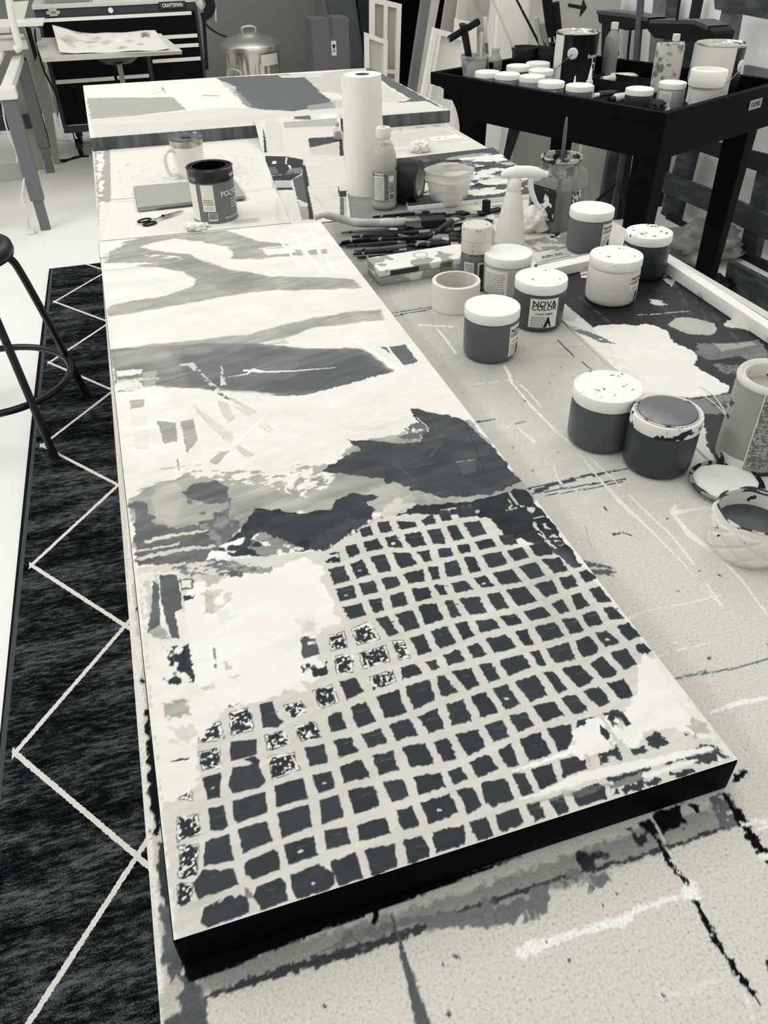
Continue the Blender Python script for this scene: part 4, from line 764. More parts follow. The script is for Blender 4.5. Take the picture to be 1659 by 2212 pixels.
# masking tape rolls
def tape(name, label, loc, R, r, h, m, mc, rot=None, cat='tape roll'):
    t = thing(name, label, cat, loc, rot=rot)
    obj('tape_winding', lathe([(r+.003, 0), (R-.001, 0), (R, .001), (R, h-.001), (R-.001, h), (r+.003, h)], 72), m, t, smooth=True, ang=40)
    obj('core', lathe([(r+.003, 0), (r, 0), (r, h), (r+.003, h), (r+.0031, 0)], 72), mc, t, smooth=True, ang=40)
    return t
tape('masking_tape', 'wide white masking tape roll standing upright by the grey jar', (.552, 1.320, TZ), .0459, .0385, .052, mat('white_tape', 232, rough=.6), mat('tape_core', 205, rough=.8))
tb_ = Vector((.655, 1.985, TZ+.052)); ax = Vector((.80, -.60, 0)).normalized()
mt = ax.to_track_quat('Z', 'Y').to_euler()
tape('duct_tape', 'black duct tape roll standing on its edge behind the drink bottle', tb_-ax*.006, .052, .029, .066, mat('black_tape', 12, rough=.4, spec=.3), mat('printed_core', 190, rough=.6, stain=.1, stain_tone=90, stain_scale=60, stain_th=.52), rot=mt)

# paper towel roll
t = thing('paper_towel_roll', 'tall white paper towel roll standing on end on the table', 'paper towels', (.602, 2.10, TZ))
rr = .0475; n = 64; bm = bmesh.new(); rows = []
for j in range(24):
    z = .28*j/23; ring = []
    for i in range(n):
        q = rr*(1+.006*math.sin(9*z*10+i*.2)+.012*(1 if abs((i % n)-20) < 1 else 0))+.004*(1-z/.28)
        ring.append(bm.verts.new((q*math.cos(2*PI*i/n), q*math.sin(2*PI*i/n), z)))
    rows.append(ring)
for a_, b_ in zip(rows, rows[1:]):
    for i in range(n): bm.faces.new((a_[i], a_[(i+1) % n], b_[(i+1) % n], b_[i]))
inn = [bm.verts.new((.0175*math.cos(2*PI*i/n), .0175*math.sin(2*PI*i/n), .280)) for i in range(n)]; inb = [bm.verts.new((.0175*math.cos(2*PI*i/n), .0175*math.sin(2*PI*i/n), 0)) for i in range(n)]
for i in range(n):
    j = (i+1) % n; bm.faces.new((rows[-1][i], rows[-1][j], inn[j], inn[i])); bm.faces.new((rows[0][j], rows[0][i], inb[i], inb[j]))
obj('paper_winding', bm, mat('paper_towel', 238, rough=.95, spec=.02, bump=.5, bscale=160), t, smooth=True, ang=50)
obj('cardboard_core', lathe([(.0174, 0), (.0174, .279), (.0164, .279), (.0164, 0)], 40), mat('core_cardboard', 96, rough=.9), t, smooth=True)
bm = bmesh.new(); prism(bm, [Vector((.0178*math.cos(a), .0178*math.sin(a), .002)) for a in (0, 1, 2, 3, 4, 5)], .001); bm.free()
a = camdir(.602, 2.1)-1.25; bm = bmesh.new(); prev = None
for i in range(8):
    q = .0478+.0012*i; aa = a-.09*i; vv = (bm.verts.new((q*math.cos(aa), q*math.sin(aa), .001)), bm.verts.new((q*math.cos(aa), q*math.sin(aa), .279)))
    if prev: bm.faces.new((prev[0], vv[0], vv[1], prev[1]))
    prev = vv
obj('loose_sheet', bm, mat('paper_towel', 238), t, smooth=True)

# drink bottle
t = thing('drink_bottle', 'clear plastic drink bottle with printed nutrition label in front of the towel roll', 'bottle', (.607, 1.948, TZ))
obj('bottle_shell', lathe([(0, .004), (.022, 0), (.029, .003), (.0325, .012), (.031, .02), (.032, .03), (.032, .086), (.0295, .094), (.0325, .102), (.0325, .115), (.030, .13), (.0235, .150), (.017, .160), (.0155, .164), (.0155, .17)], 48), clear('bottle_plastic', 206, .42), t, smooth=True)
obj('drink', lathe([(0, .005), (.028, .005), (.0312, .013), (.0308, .086), (.029, .094), (.031, .103), (.031, .115), (.0285, .13), (.022, .149), (0, .149)], 40), mat('pale_drink', 186, rough=.15, spec=.4), t, smooth=True)
obj('cap', lathe([(.0175, .166), (.0182, .168), (.0182, .186), (.017, .189), (0, .189)], 48), mat('cap_white', 226, rough=.5), t, smooth=True, ang=35)
obj('cap_mark', B(-.006, .006, -.002, .002, .1889, .1893), m_inkg, t)
a = camdir(.607, 1.948); lb = bmesh.new(); patch(lb, .0326, a-1.2, a+1.4, .024, .094, 30); lo = obj('label', lb, mat('drink_label', 150, rough=.4), t, smooth=True)
w_ = bmesh.new(); patch(w_, .0329, a-.8, a-.02, .028, .090, 12); patch(w_, .0329, a+.38, a+.82, .026, .044, 8); patch(w_, .0329, a+.38, a+.82, .070, .084, 8); pan = obj('white_panel', w_, m_label, lo, smooth=True)
text_obj('lettering', 'Nutrition Facts', .0062, m_ink, wrap(.0332, .0865, a-.42), pan)
lines(pan, .0332, a-.41, .080, 14, .0037, .34, m_ink, .0011, 8)
br = bmesh.new()
for i in range(12): patch(br, .0332, a+.42+i*.031, a+.42+i*.031+(.016 if i % 3 else .024), .028, .042, 1)
obj('barcode', br, m_ink, pan)
rec = bmesh.new()
for i in range(3):
    f = wrap(.0332, .056, a+.60); q0 = i*2*PI/3
    pts = [(math.cos(q0+u)*.0042, math.sin(q0+u)*.0042) for u in (0, .8, 1.5)]+[(math.cos(q0+u)*.0026, math.sin(q0+u)*.0026) for u in (1.5, .8, 0)]
    rec.faces.new([rec.verts.new(f(*p)) for p in pts])
obj('recycling_mark', rec, m_ink, pan)
dk = bmesh.new(); patch(dk, .0331, a+.38, a+.82, .046, .0475, 6); patch(dk, .0331, a+.06, a+.3, .028, .088, 6); obj('dark_stripe', dk, mat('label_mid', 110), pan, smooth=True)

# clear tub
t = thing('plastic_tub', 'clear empty plastic food tub with rounded rim beside the duct tape', 'tub', (.775, 1.93, TZ))
bm = bmesh.new(); rows = []
def sq(r, z, p=3.2, n=56): return [bm.verts.new((r*math.copysign(abs(math.cos(a))**(2/p), math.cos(a)), r*math.copysign(abs(math.sin(a))**(2/p), math.sin(a)), z)) for a in [2*PI*i/n+.001 for i in range(n)]]
for r_, z in ((.032, .001), (.038, .002), (.042, .008), (.050, .058), (.051, .060), (.056, .0605), (.056, .064), (.0535, .070), (.055, .080), (.0565, .081), (.056, .0825), (.0545, .082), (.052, .068), (.0405, .009), (.03, .004)): rows.append(sq(r_, z))
for a_, b_ in zip(rows, rows[1:]):
    for i in range(56): bm.faces.new((a_[i], a_[(i+1) % 56], b_[(i+1) % 56], b_[i]))
bm.faces.new(rows[-1]); bm.faces.new(list(reversed(rows[0])))
obj('tub_shell', bm, clear('milky_plastic', 232, .5, .25), t, smooth=True, ang=60).rotation_euler.z = .5
obj('residue', lathe([(0, .0042), (.036, .0042), (.038, .018), (0, .018)], 40), clear('milky_residue', 236, .6), t, smooth=True)

# polycrylic can
t = thing('varnish_can', 'opened black-rimmed varnish can with printed label by the mug', 'can', (.188, 2.02, TZ))
R = .0545
obj('can_body', lathe([(0, .001), (R-.002, .001), (R, 0), (R+.0005, .002), (R-.001, .004), (R-.001, .1)], 64), mat('can_label_grey', 112, rough=.35, spec=.4), t, smooth=True, ang=40)
obj('rim', lathe([(R-.0005, .095), (R+.0008, .096), (R+.0008, .120), (R+.002, .1225), (R, .1245), (R-.004, .124), (R-.005, .119), (R-.009, .119), (R-.0095, .1235), (R-.0125, .1235), (R-.013, .08), (0, .078)], 64), mat('black_gloss_rim', 8, rough=.25, spec=.5), t, smooth=True, ang=40)
a = camdir(.188, 2.02); w_ = bmesh.new(); patch(w_, R, a-1.35, a-.78, .006, .092, 12); patch(w_, R, a-.55, a+.02, .030, .092, 12); lo = obj('white_panel', w_, m_label, t, smooth=True)
w_ = bmesh.new(); patch(w_, R, a-.35, a+.05, .008, .027, 8); bp_ = obj('barcode_panel', w_, m_label, t, smooth=True)
br = bmesh.new()
for i in range(11): patch(br, R+.0004, a-.31+i*.031, a-.31+i*.031+(.013 if i % 3 else .022), .012, .026, 1)
obj('barcode', br, m_ink, bp_)
lines(lo, R+.0004, a-.27, .058, 3, .005, .22, m_inkg, .002); lines(lo, R+.0004, a-.27, .040, 2, .004, .2, m_inkg, .0008, 3)
text_obj('lettering', 'POLYCRYLIC', .017, mat('can_lettering', 232), wrap(R+.0003, .068, a+1.22), t)
lines(t, R+.0003, a+1.1, .054, 4, .006, .3, mat('can_lettering', 232), .0018, 6); text_obj('lettering', 'PROTECTIVE FINISH', .006, mat('can_lettering', 232), wrap(R+.0003, .012, a+.9), t)
text_obj('lettering', 'MINWAX', .009, mat('can_lettering', 232), wrap(R+.0014, .107, a+1.25), t)
w_ = bmesh.new(); patch(w_, R+.0012, a-1.3, a-.72, .099, .108, 6); obj('rim_sticker', w_, mat('rim_sticker', 120), t)

# travel mug
t = thing('travel_mug', 'white handled travel mug with steel rim and clear lid', 'mug', (.172, 2.43, TZ))
obj('mug_body', lathe([(0, 0), (.038, 0), (.041, .003), (.042, .02), (.0455, .082)], 56), mat('mug_white', 236, rough=.35), t, smooth=True, ang=50)
obj('steel_band', lathe([(.0455, .082), (.0462, .084), (.0465, .098), (.045, .099), (.043, .09), (0, .088)], 56), mat('brushed_steel', 190, rough=.25, metal=1), t, smooth=True, ang=40)
obj('lid', lathe([(.0468, .098), (.049, .1), (.049, .1065), (.046, .1075), (.043, .103), (0, .1025)], 56), clear('lid_clear', 120, .55), t, smooth=True, ang=40)
obj('slider', B(-.012, .012, -.02, .006, .103, .106, .001), mat('slider_dark', 40, rough=.3), t)
a = camdir(.172, 2.43)-1.0; d = Vector((math.cos(a), math.sin(a), 0))
hp = spline([d*.042+Vector((0, 0, .074)), d*.062+Vector((0, 0, .078)), d*.076+Vector((0, 0, .066)), d*.078+Vector((0, 0, .042)), d*.068+Vector((0, 0, .016)), d*.04+Vector((0, 0, .012))])
obj('handle', tube(hp, .0058, 12), mat('mug_white', 236), t, smooth=True, ang=60)

# tablet case and phone on the paper
def slab(name, label, cat, c, z, th, m, bev=.003, edge=None):
    t = thing(name, label, cat, (c[0][0], c[0][1], z)); bm = bmesh.new(); o0 = Vector((*c[0], 0))
    prism(bm, [Vector((*p, th))-o0 for p in c], th, n=(0, 0, 1)); bmesh.ops.bevel(bm, geom=[e for e in bm.edges], offset=bev, segments=2, affect='EDGES')
    bmesh.ops.recalc_face_normals(bm, faces=bm.faces[:]); obj('case', bm, m, t, smooth=True, ang=50); return t
cp = [tuple(Pz(x, y, .812)[:2]) for x, y in ((296, 450), (531, 424), (505, 384), (287, 402))]
t = slab('tablet_case', 'closed grey tablet case lying behind the varnish can', 'tablet', cp, .8015, .011, mat('grey_case', 160, rough=.6))
p0 = Vector((*cp[0], 0)); e1 = Vector((*cp[1], 0))-p0; nrm = Vector((e1.y, -e1.x, 0)).normalized()
bm = bmesh.new(); prism(bm, [p0+e1*u-Vector((*cp[0], 0))+nrm*.0008+Vector((0, 0, z)) for u, z in ((.16, .002), (.97, .002), (.97, .0055), (.2, .0055))], .001, n=nrm); obj('edge_strip', bm, mat('case_dark_edge', 90), t)

# scissors
t = thing('scissors', 'small dark scissors lying open-handled on the pale paper', 'scissors', (0, 0, .8025))
S0, S1 = Pz(305, 486, .8025), Pz(396, 459, .8025); ms = mat('dark_steel', 45, rough=.3, metal=.8)
d = (S1-S0); nn = Vector((-d.y, d.x, 0)).normalized(); S0.z = S1.z = 0; d = S1-S0
for s in (-1, 1):
    c0 = S0+d*.14+nn*s*.011; ring = [c0+d*.14*math.cos(u)+nn*.010*math.sin(u)+Vector((0, 0, .003+.0015*s)) for u in [2*PI*i/20 for i in range(20)]]
    h = obj('finger_loop', tube(ring, .0024, 8, closed=True), ms, t, smooth=True)
    bm = bmesh.new(); prism(bm, [S0+d*.27+nn*s*.008+Vector((0, 0, .004)), S0+d*.55-nn*s*.002+Vector((0, 0, .004)), S0+d*1.0-nn*s*.002+Vector((0, 0, .004)), S0+d*.55-nn*s*.007+Vector((0, 0, .004))] if s > 0 else [S0+d*.27-nn*.008+Vector((0, 0, .006)), S0+d*.55+nn*.007+Vector((0, 0, .006)), S0+d*1.0+nn*.002+Vector((0, 0, .006)), S0+d*.55-nn*.001+Vector((0, 0, .006))], .0018, n=(0, 0, 1)); bmesh.ops.recalc_face_normals(bm, faces=bm.faces[:])
    obj('blade', bm, mat('blade_steel', 150, rough=.25, metal=1), t)
obj('pivot', lathe([(0, .006), (.004, .006), (.003, .009), (0, .009)], 16, c=((S0+d*.52).x, (S0+d*.52).y)), ms, t)

# papers
def paper(name, label, px, z, tone, paint=None, n=60, th=.0012, rough=.9, curl=None, cat='paper', zplane=.8):
    q = [tuple(Pz(x, y, zplane)[:2]) for x, y in px]   # NL NR FR FL
    s = Sheet(q[0], q[1], q[2], q[3], z+th, np.linspace(0, 1, n), np.linspace(0, 1, n), tone)
    if paint: paint(s)
    o = s.build(name, painted(name+'_surface', rough, spec=.05), zfun=curl)
    md = o.modifiers.new('thickness', 'SOLIDIFY'); md.thickness = th; md.offset = -1
    return tag(o, label, cat)
def pp1(s):
    s.poly([(240, 318), (580, 275), (580, 290), (238, 330)], 210, soft=.01)
    s.poly([(250, 350), (560, 330), (560, 400), (260, 420)], 200, speck=.7, sf=220, asp=.5)
paper('speckled_sheet', 'large speckled cream sheet under the mug and tablet case', [(240, 432), (592, 408), (575, 276), (237, 320)], .8001, 222, pp1)
paper('craft_paper', 'smooth pale paper running from table edge to the varnish can', [(216, 522), (650, 480), (588, 400), (240, 434)], .8013-.0006, 224, lambda s: (s.stroke([(250, 436), (400, 430), (560, 412)], 3, 170, soft=.004), s.stroke([(600, 430), (600, 470), (620, 490)], 6, 205, soft=.01), s.poly([(500, 485), (560, 480), (560, 470), (500, 476)], 190, soft=.01)), th=.0005)
# glued collage study, one end propped on the wide canvas
def ppc(s):
    P = lambda q, tn, **k: s.poly(q, tn, rough=.0016, **k)
    P([(566, 262), (730, 255), (730, 300), (566, 310)], 222); P([(575, 275), (600, 268), (600, 310), (575, 312)], 214)
    P([(612, 272), (668, 264), (674, 288), (622, 286)], 100); P([(600, 266), (625, 270), (640, 285), (610, 292)], 225, speck=.35, sf=60); P([(674, 262), (698, 261), (696, 275), (676, 272)], 110); P([(698, 262), (724, 258), (727, 285), (692, 286)], 240)
    P([(614, 294), (728, 284), (730, 292), (616, 302)], 175); P([(616, 300), (730, 292), (732, 302), (616, 330)], 212)
    P([(575, 296), (612, 296), (616, 330), (575, 332)], 205); P([(575, 312), (577, 330), (571, 330), (570, 300)], 40)
    P([(666, 308), (735, 303), (738, 308), (670, 320)], 52); P([(668, 320), (732, 310), (732, 336), (672, 334)], 196); P([(733, 300), (748, 300), (748, 340), (734, 338)], 20)
    P([(572, 336), (655, 342), (652, 352), (658, 360), (740, 352), (745, 400), (668, 408)], 212); P([(655, 340), (748, 336), (748, 400), (665, 405)], 212, var=8)
    P([(573, 337), (620, 338), (655, 345), (652, 375), (576, 380)], 12); P([(575, 362), (595, 360), (602, 374), (576, 378)], 92); P([(588, 348), (597, 348), (597, 354), (588, 354)], 246); P([(617, 340), (621, 340), (619, 355), (616, 354)], 235); P([(622, 357), (627, 357), (631, 367), (627, 367)], 240); P([(625, 365), (652, 361), (652, 372), (618, 373)], 120)  # white bits on the black scrap are reflections painted into the tone
    s.stroke([(575, 380), (655, 372)], 1.6, 235); P([(576, 381), (652, 374), (628, 390), (590, 390)], 8)
    P([(576, 382), (590, 384), (592, 408), (582, 410)], 100); P([(588, 390), (630, 392), (630, 405), (588, 404)], 180); P([(584, 405), (632, 405), (632, 410), (584, 411)], 28)
    P([(632, 388), (656, 375), (668, 408), (676, 474), (664, 474), (655, 435), (642, 430)], 84); P([(652, 355), (660, 358), (672, 420), (678, 474), (668, 474), (660, 410), (654, 380)], 26)
    P([(584, 411), (632, 411), (642, 432), (652, 476), (640, 480), (590, 478)], 218); P([(642, 434), (664, 440), (668, 474), (652, 475)], 150); P([(644, 434), (664, 438), (664, 446), (648, 446)], 205)
    P([(664, 402), (748, 398), (748, 476), (680, 476), (672, 440)], 216, var=7); s.stroke([(668, 407), (735, 402)], 1.5, 150); s.stroke([(672, 416), (700, 445)], 3, 195, soft=.003)
    P([(729, 405), (748, 400), (748, 425), (734, 426)], 18); P([(732, 398), (748, 395), (748, 412), (733, 413)], 208); P([(734, 427), (743, 427), (744, 473), (735, 474)], 96); P([(743, 427), (749, 427), (749, 473), (745, 473)], 180)
def lift(X, Y): return np.clip((Y-2.58)/.20, 0, 1)**1.5*.042
def collage():
    q = [tuple(Pz(x, y, .8)[:2]) for x, y in ((652, 480), (749, 472))]
    q2 = [tuple(Pz(x, y, .848)[:2]) for x, y in ((730, 254), (567, 262))]
    q0 = [tuple(Pz(x, y, .8)[:2]) for x, y in ((575, 300),)]
    s = Sheet((.352, 1.885), (.5, 1.885), (.735, 2.86), (.435, 2.86), .8026, np.linspace(0, 1, 150), np.linspace(0, 1, 330), 214); ppc(s)
    ins = s.X.shape; o = s.build('collage_study', painted('collage_surface', .45, spec=.2), zfun=lift)
    md = o.modifiers.new('thickness', 'SOLIDIFY'); md.thickness = .001; md.offset = -1
    tag(o, 'patchwork collage study of torn papers, propped against the wide canvas', 'collage')
collage()
# glass spray vial
v = Pz(738, 306, .8); t = thing('glass_vial', 'tiny clear glass vial with dark contents beside the towel roll', 'vial', (v.x-.012, v.y, .8022))
obj('vial_glass', lathe([(0, 0), (.014, 0), (.015, .002), (.015, .036), (.006, .04), (.005, .046)], 24), clear('vial_clear', 225, .4), t, smooth=True)
obj('contents', lathe([(0, .004), (.010, .004), (.010, .028), (0, .028)], 20), mat('vial_dark', 40), t); obj('stopper', lathe([(.005, .045), (.007, .047), (.005, .056), (0, .058)], 16), mat('vial_stopper', 170), t, smooth=True)
# crumpled tissue
def crumple(name, label, loc, R, m, sz=(1.3, 1, .7), seed=1, cat='tissue', fr=3):
    bm = bmesh.new(); bmesh.ops.create_icosphere(bm, subdivisions=4, radius=R)
    from mathutils import noise
    for v in bm.verts:
        p = v.co/R; k = 1+.45*noise.noise(p*fr+Vector((seed, 0, 0)))+.22*noise.noise(p*fr*2.7); v.co = Vector((v.co.x*k*sz[0], v.co.y*k*sz[1], v.co.z*k*sz[2]))
    mz = min(v.co.z for v in bm.verts)
    for v in bm.verts: v.co.z = max(v.co.z, mz*.72)
    mz = min(v.co.z for v in bm.verts)
    for v in bm.verts: v.co.z -= mz
    return tag(obj(name, bm, m, loc=loc, smooth=True), label, cat)
v = Pz(908, 328, .8); crumple('crumpled_tissue', 'crumpled white tissue ball near the far palette', (v.x, v.y, .8), .024, mat('tissue', 232, rough=.95, spec=0))
v = Pz(425, 496, .842); crumple('paint_rag', 'small crumpled white rag on the far canvas edge below the varnish can', (v.x, v.y-.006, .8425), .017, mat('tissue', 232), (1.7, 1, .5), 4, 'rag')
v = Pz(1150, 500, .8); crumple('wiping_cloth', 'crumpled white cloth behind the spray bottle', (v.x+.005, v.y, .8), .030, mat('tissue', 232), (1.2, 1, 1), 9, 'rag', 2)

# spray bottle
v = Pz(1108, 535, .8); t = thing('spray_bottle', 'translucent white trigger spray bottle behind the paint jars', 'spray bottle', (v.x, v.y+.02, .8))
mw = mat('spray_white', 238, rough=.4); rr = []
obj('bottle_body', lathe([(0, 0), (.03, 0), (.034, .003), (.0345, .012), (.030, .045), (.022, .09), (.0165, .115), (.0135, .122), (.0135, .13)], 40), mat('spray_milky', 228, rough=.4), t, smooth=True)
obj('collar', lathe([(.0145, .118), (.0158, .12), (.015, .14), (.011, .146), (0, .146)], 40), mw, t, smooth=True, ang=40)
hd = thing('d', None, None); bpy.data.objects.remove(hd)
bm = bmesh.new(); dirx = Vector((.93, -.36, 0)).normalized(); sy = Vector((-dirx.y, dirx.x, 0))
sec = [(-.030, .150, .007, .006), (-.022, .153, .010, .010), (0, .156, .012, .013), (.03, .157, .012, .012), (.047, .155, .0115, .011), (.060, .152, .008, .008)]
rows = []
for dx, z, hw, hz in sec: rows.append([bm.verts.new(dirx*dx+sy*hw*math.cos(u)+Vector((0, 0, z+hz*math.sin(u)))) for u in [2*PI*i/12+.26 for i in range(12)]])
for a_, b_ in zip(rows, rows[1:]):
    for i in range(12): bm.faces.new((a_[i], a_[(i+1) % 12], b_[(i+1) % 12], b_[i]))
bm.faces.new(rows[0]); bm.faces.new(list(reversed(rows[-1]))); bmesh.ops.recalc_face_normals(bm, faces=bm.faces[:])
obj('spray_head', bm, mw, t, smooth=True, ang=60)
obj('nozzle', tube([dirx*.058+Vector((0, 0, .152)), dirx*.070+Vector((0, 0, .152))], .0068, 14), mat('spray_milky', 228), t, smooth=True, ang=50)
tp = [dirx*x+Vector((0, 0, z)) for x, z in ((.034, .148), (.036, .125), (.046, .1), (.062, .078))]
obj('trigger', tube(spline(tp, 5), [.0065]*6+[.006]*5+[.005]*5, 10), mw, t, smooth=True)

# big square jar with pour handle, brush water inside
v = Pz(1222, 505, .8); jx, jy = .945, 1.672
t = thing('brush_water_jar', 'large square clear jar of murky grey brush water with dirty rim', 'jar', (jx, jy, .8), .35)
def sqlathe(bm, rows_, n=56, p=5, ry=1):
    R_ = []
    for r_, z, pp in rows_: R_.append([bm.verts.new((r_*math.copysign(abs(math.cos(a))**(2/pp), math.cos(a)), ry*r_*math.copysign(abs(math.sin(a))**(2/pp), math.sin(a)), z)) for a in [2*PI*i/n+.001 for i in range(n)]])
    for a_, b_ in zip(R_, R_[1:]):
        for i in range(n): bm.faces.new((a_[i], a_[(i+1) % n], b_[(i+1) % n], b_[i]))
    return R_
bm = bmesh.new(); R_ = sqlathe(bm, [(.048, 0, 5), (.054, .003, 5), (.055, .012, 5), (.052, .02, 5), (.053, .10, 5), (.055, .115, 4.5), (.052, .130, 3), (.046, .137, 2.2), (.0445, .14, 2), (.0455, .142, 2), (.0455, .147, 2), (.0445, .148, 2), (.0465, .150, 2), (.0465, .157, 2), (.045, .158, 2)]); bm.faces.new(list(reversed(R_[0])))
obj('jar_shell', bm, clear('jar_clear', 150, .38, .12), t, smooth=True, ang=60)
bm = bmesh.new(); R_ = sqlathe(bm, [(.046, .004, 5), (.051, .02, 5), (.052, .095, 5)]); bm.faces.new(list(reversed(R_[0]))); bm.faces.new(R_[-1]); obj('murky_water', bm, mat('murky_water', 98, rough=.2, spec=.4, stain=.2, stain_tone=130, stain_scale=14, stain_th=.5), t, smooth=True, ang=60)
obj('stained_rim', lathe([(.0468, .150), (.0472, .152), (.0472, .157), (.045, .1592), (.043, .157), (.042, .135), (.044, .12)], 48), mat('stained_rim', 175, rough=.4, stain=.06, stain_tone=30, stain_scale=45, stain_th=.5), t, smooth=True)
hd_ = spline([Vector((.052, .012, .125)), Vector((.078, .018, .128)), Vector((.084, .02, .10)), Vector((.078, .018, .07)), Vector((.054, .012, .062))], 6)
obj('jar_handle', tube(hd_, .008, 10), clear('jar_clear', 150, .38, .12), t, smooth=True)
bm = bmesh.new()
for pts in ([(-.0535, -.04, .03), (-.0535, .03, .03), (-.0535, .03, .10), (-.0535, -.04, .10)],): prism(bm, pts, .0006, n=(-1, 0, 0))
obj('dark_label', bm, mat('jar_label_dark', 38, rough=.4, stain=.05, stain_tone=230, stain_scale=40, stain_th=.56), t)
bm = bmesh.new(); prism(bm, [(-.01, -.0538, .022), (.018, -.0538, .022), (.018, -.0538, .092), (-.01, -.0538, .092)], .0005, n=(0, -1, 0)); lo = obj('facts_label', bm, mat('facts_label', 196, rough=.5, stain=.04, stain_tone=60, stain_scale=160, stain_th=.5), t)
text_obj('lettering', 'Nutrition Facts', .0045, m_ink, lambda X, Y: Vector((.004+X*.8, -.0542, .087+Y)), lo)
# the brush in it
v0 = Vector((jx+.004, jy+.002, .83)); v1 = Vector((jx+.006, jy+.010, 1.035))
t = thing('upright_paintbrush', 'single long brown-handled brush standing in the murky jar', 'paintbrush', tuple(v0))
obj('handle', tube([(0, 0, .02), (0.001, .004, .12), tuple((v1-v0)*.9), tuple(v1-v0)], [.004, .0045, .0042, .0022], 10), mat('varnished_handle', 92, rough=.4), t, smooth=True)
obj('bristles', tube([(0, 0, -.02), (0, 0, .02)], [.003, .006], 10), mat('dark_bristles', 30), t)

# pencil tin
tl, tr = Vector((.459, 1.538, 0)), Vector((.668, 1.572, 0))
t = thing('pencil_tin', 'flat pale tin box splashed with grey paint, metal clasp in front', 'box', (.444, 1.462, TZ), math.atan2(.012, .2))
mt_ = mat('splashed_tin', 232, rough=.45, stain=.03, stain_tone=158, stain_scale=22, stain_th=.56)
obj('tin_base', B(0, .215, 0, .078, 0, .018, .003), mat('splashed_tin_side', 165, rough=.45, stain=.05, stain_tone=228, stain_scale=20, stain_th=.56), t, smooth=True, ang=40); obj('tin_lid', B(-.001, .216, -.001, .079, .0185, .032, .004), mt_, t, smooth=True, ang=40)
bm = bmesh.new(); box(bm, .135, .160, -.004, .0, .008, .028, .002); cl = obj('clasp', bm, mat('clasp_steel', 150, rough=.3, metal=1), t)
obj('smear', B(.022, .085, -.0016, -.0008, .019, .029, .0003), mat('smear_dark', 52, rough=.6), t)
for a_ in (0,): obj('emblem', lathe([(.012, .0321), (.0145, .0325), (.017, .0321)], 32, c=(.11, .05)), mat('tin_emblem', 190), t)
bm = bmesh.new()
for i in range(5):
    a0 = 2*PI*i/5; prism(bm, [Vector((.02+.002*math.cos(a0-.5), .055+.002*math.sin(a0-.5), .0324)), Vector((.02+.009*math.cos(a0), .055+.009*math.sin(a0), .0324)), Vector((.02+.002*math.cos(a0+.5), .055+.002*math.sin(a0+.5), .0324))], .0003, n=(0, 0, 1))
obj('star_mark', bm, mat('tin_emblem', 190), t)

# brushes heaped beside the canvas
hm = [mat('handle_%d' % v, v, rough=.45, spec=.25, stain=.06, stain_tone=150 if v < 60 else 30, stain_scale=70, stain_th=.64) for v in (12, 24, 60, 100, 150)]
def brush_proto(L, R_, hmi, flat=False, label='', nm='paintbrush'):
    t = thing(nm, label, 'paintbrush', (0, 0, 0), group='paintbrushes heaped beside the canvas')
    f1, f2 = L*.72, L*.84
    obj('handle', tube([(0, 0, 0), (L*.06, 0, 0), (L*.3, 0, 0), (L*.6, 0, 0), (f1, 0, 0)], [R_*.5, R_*.75, R_*.8, R_*1.15, R_*.8], 8), hmi, t, smooth=True)
    fe = tube([(f1, 0, 0), (f2, 0, 0)], [R_*.9, R_*1.0], 10)
    br_ = tube([(f2, 0, 0), (f2+(L-f2)*.5, 0, 0), (L, 0, 0)], [R_*1.0, R_*1.25, R_*.3], 10)
    if flat:
        for bmx in (fe, br_):
            for v in bmx.verts:
                k = (v.co.x-f1)/(L-f1); v.co.y *= 1+1.3*min(k*2, 1); v.co.z *= 1-.35*min(k*2, 1)
    obj('ferrule', fe, mat('ferrule_steel', 160, rough=.3, metal=.9), t, smooth=True, ang=50); obj('bristles', br_, mat('dark_bristles', 22, rough=.9, spec=0), t, smooth=True)
    return t
def place_px(t, a, b, z, dz=0):
    A = Pz(*a, z); Bv = Pz(*b, z); L = (Bv-A).length; t.location = (A.x, A.y, z); t.rotation_euler = (0, math.atan2(-dz, L), math.atan2(Bv.y-A.y, Bv.x-A.x)); return L
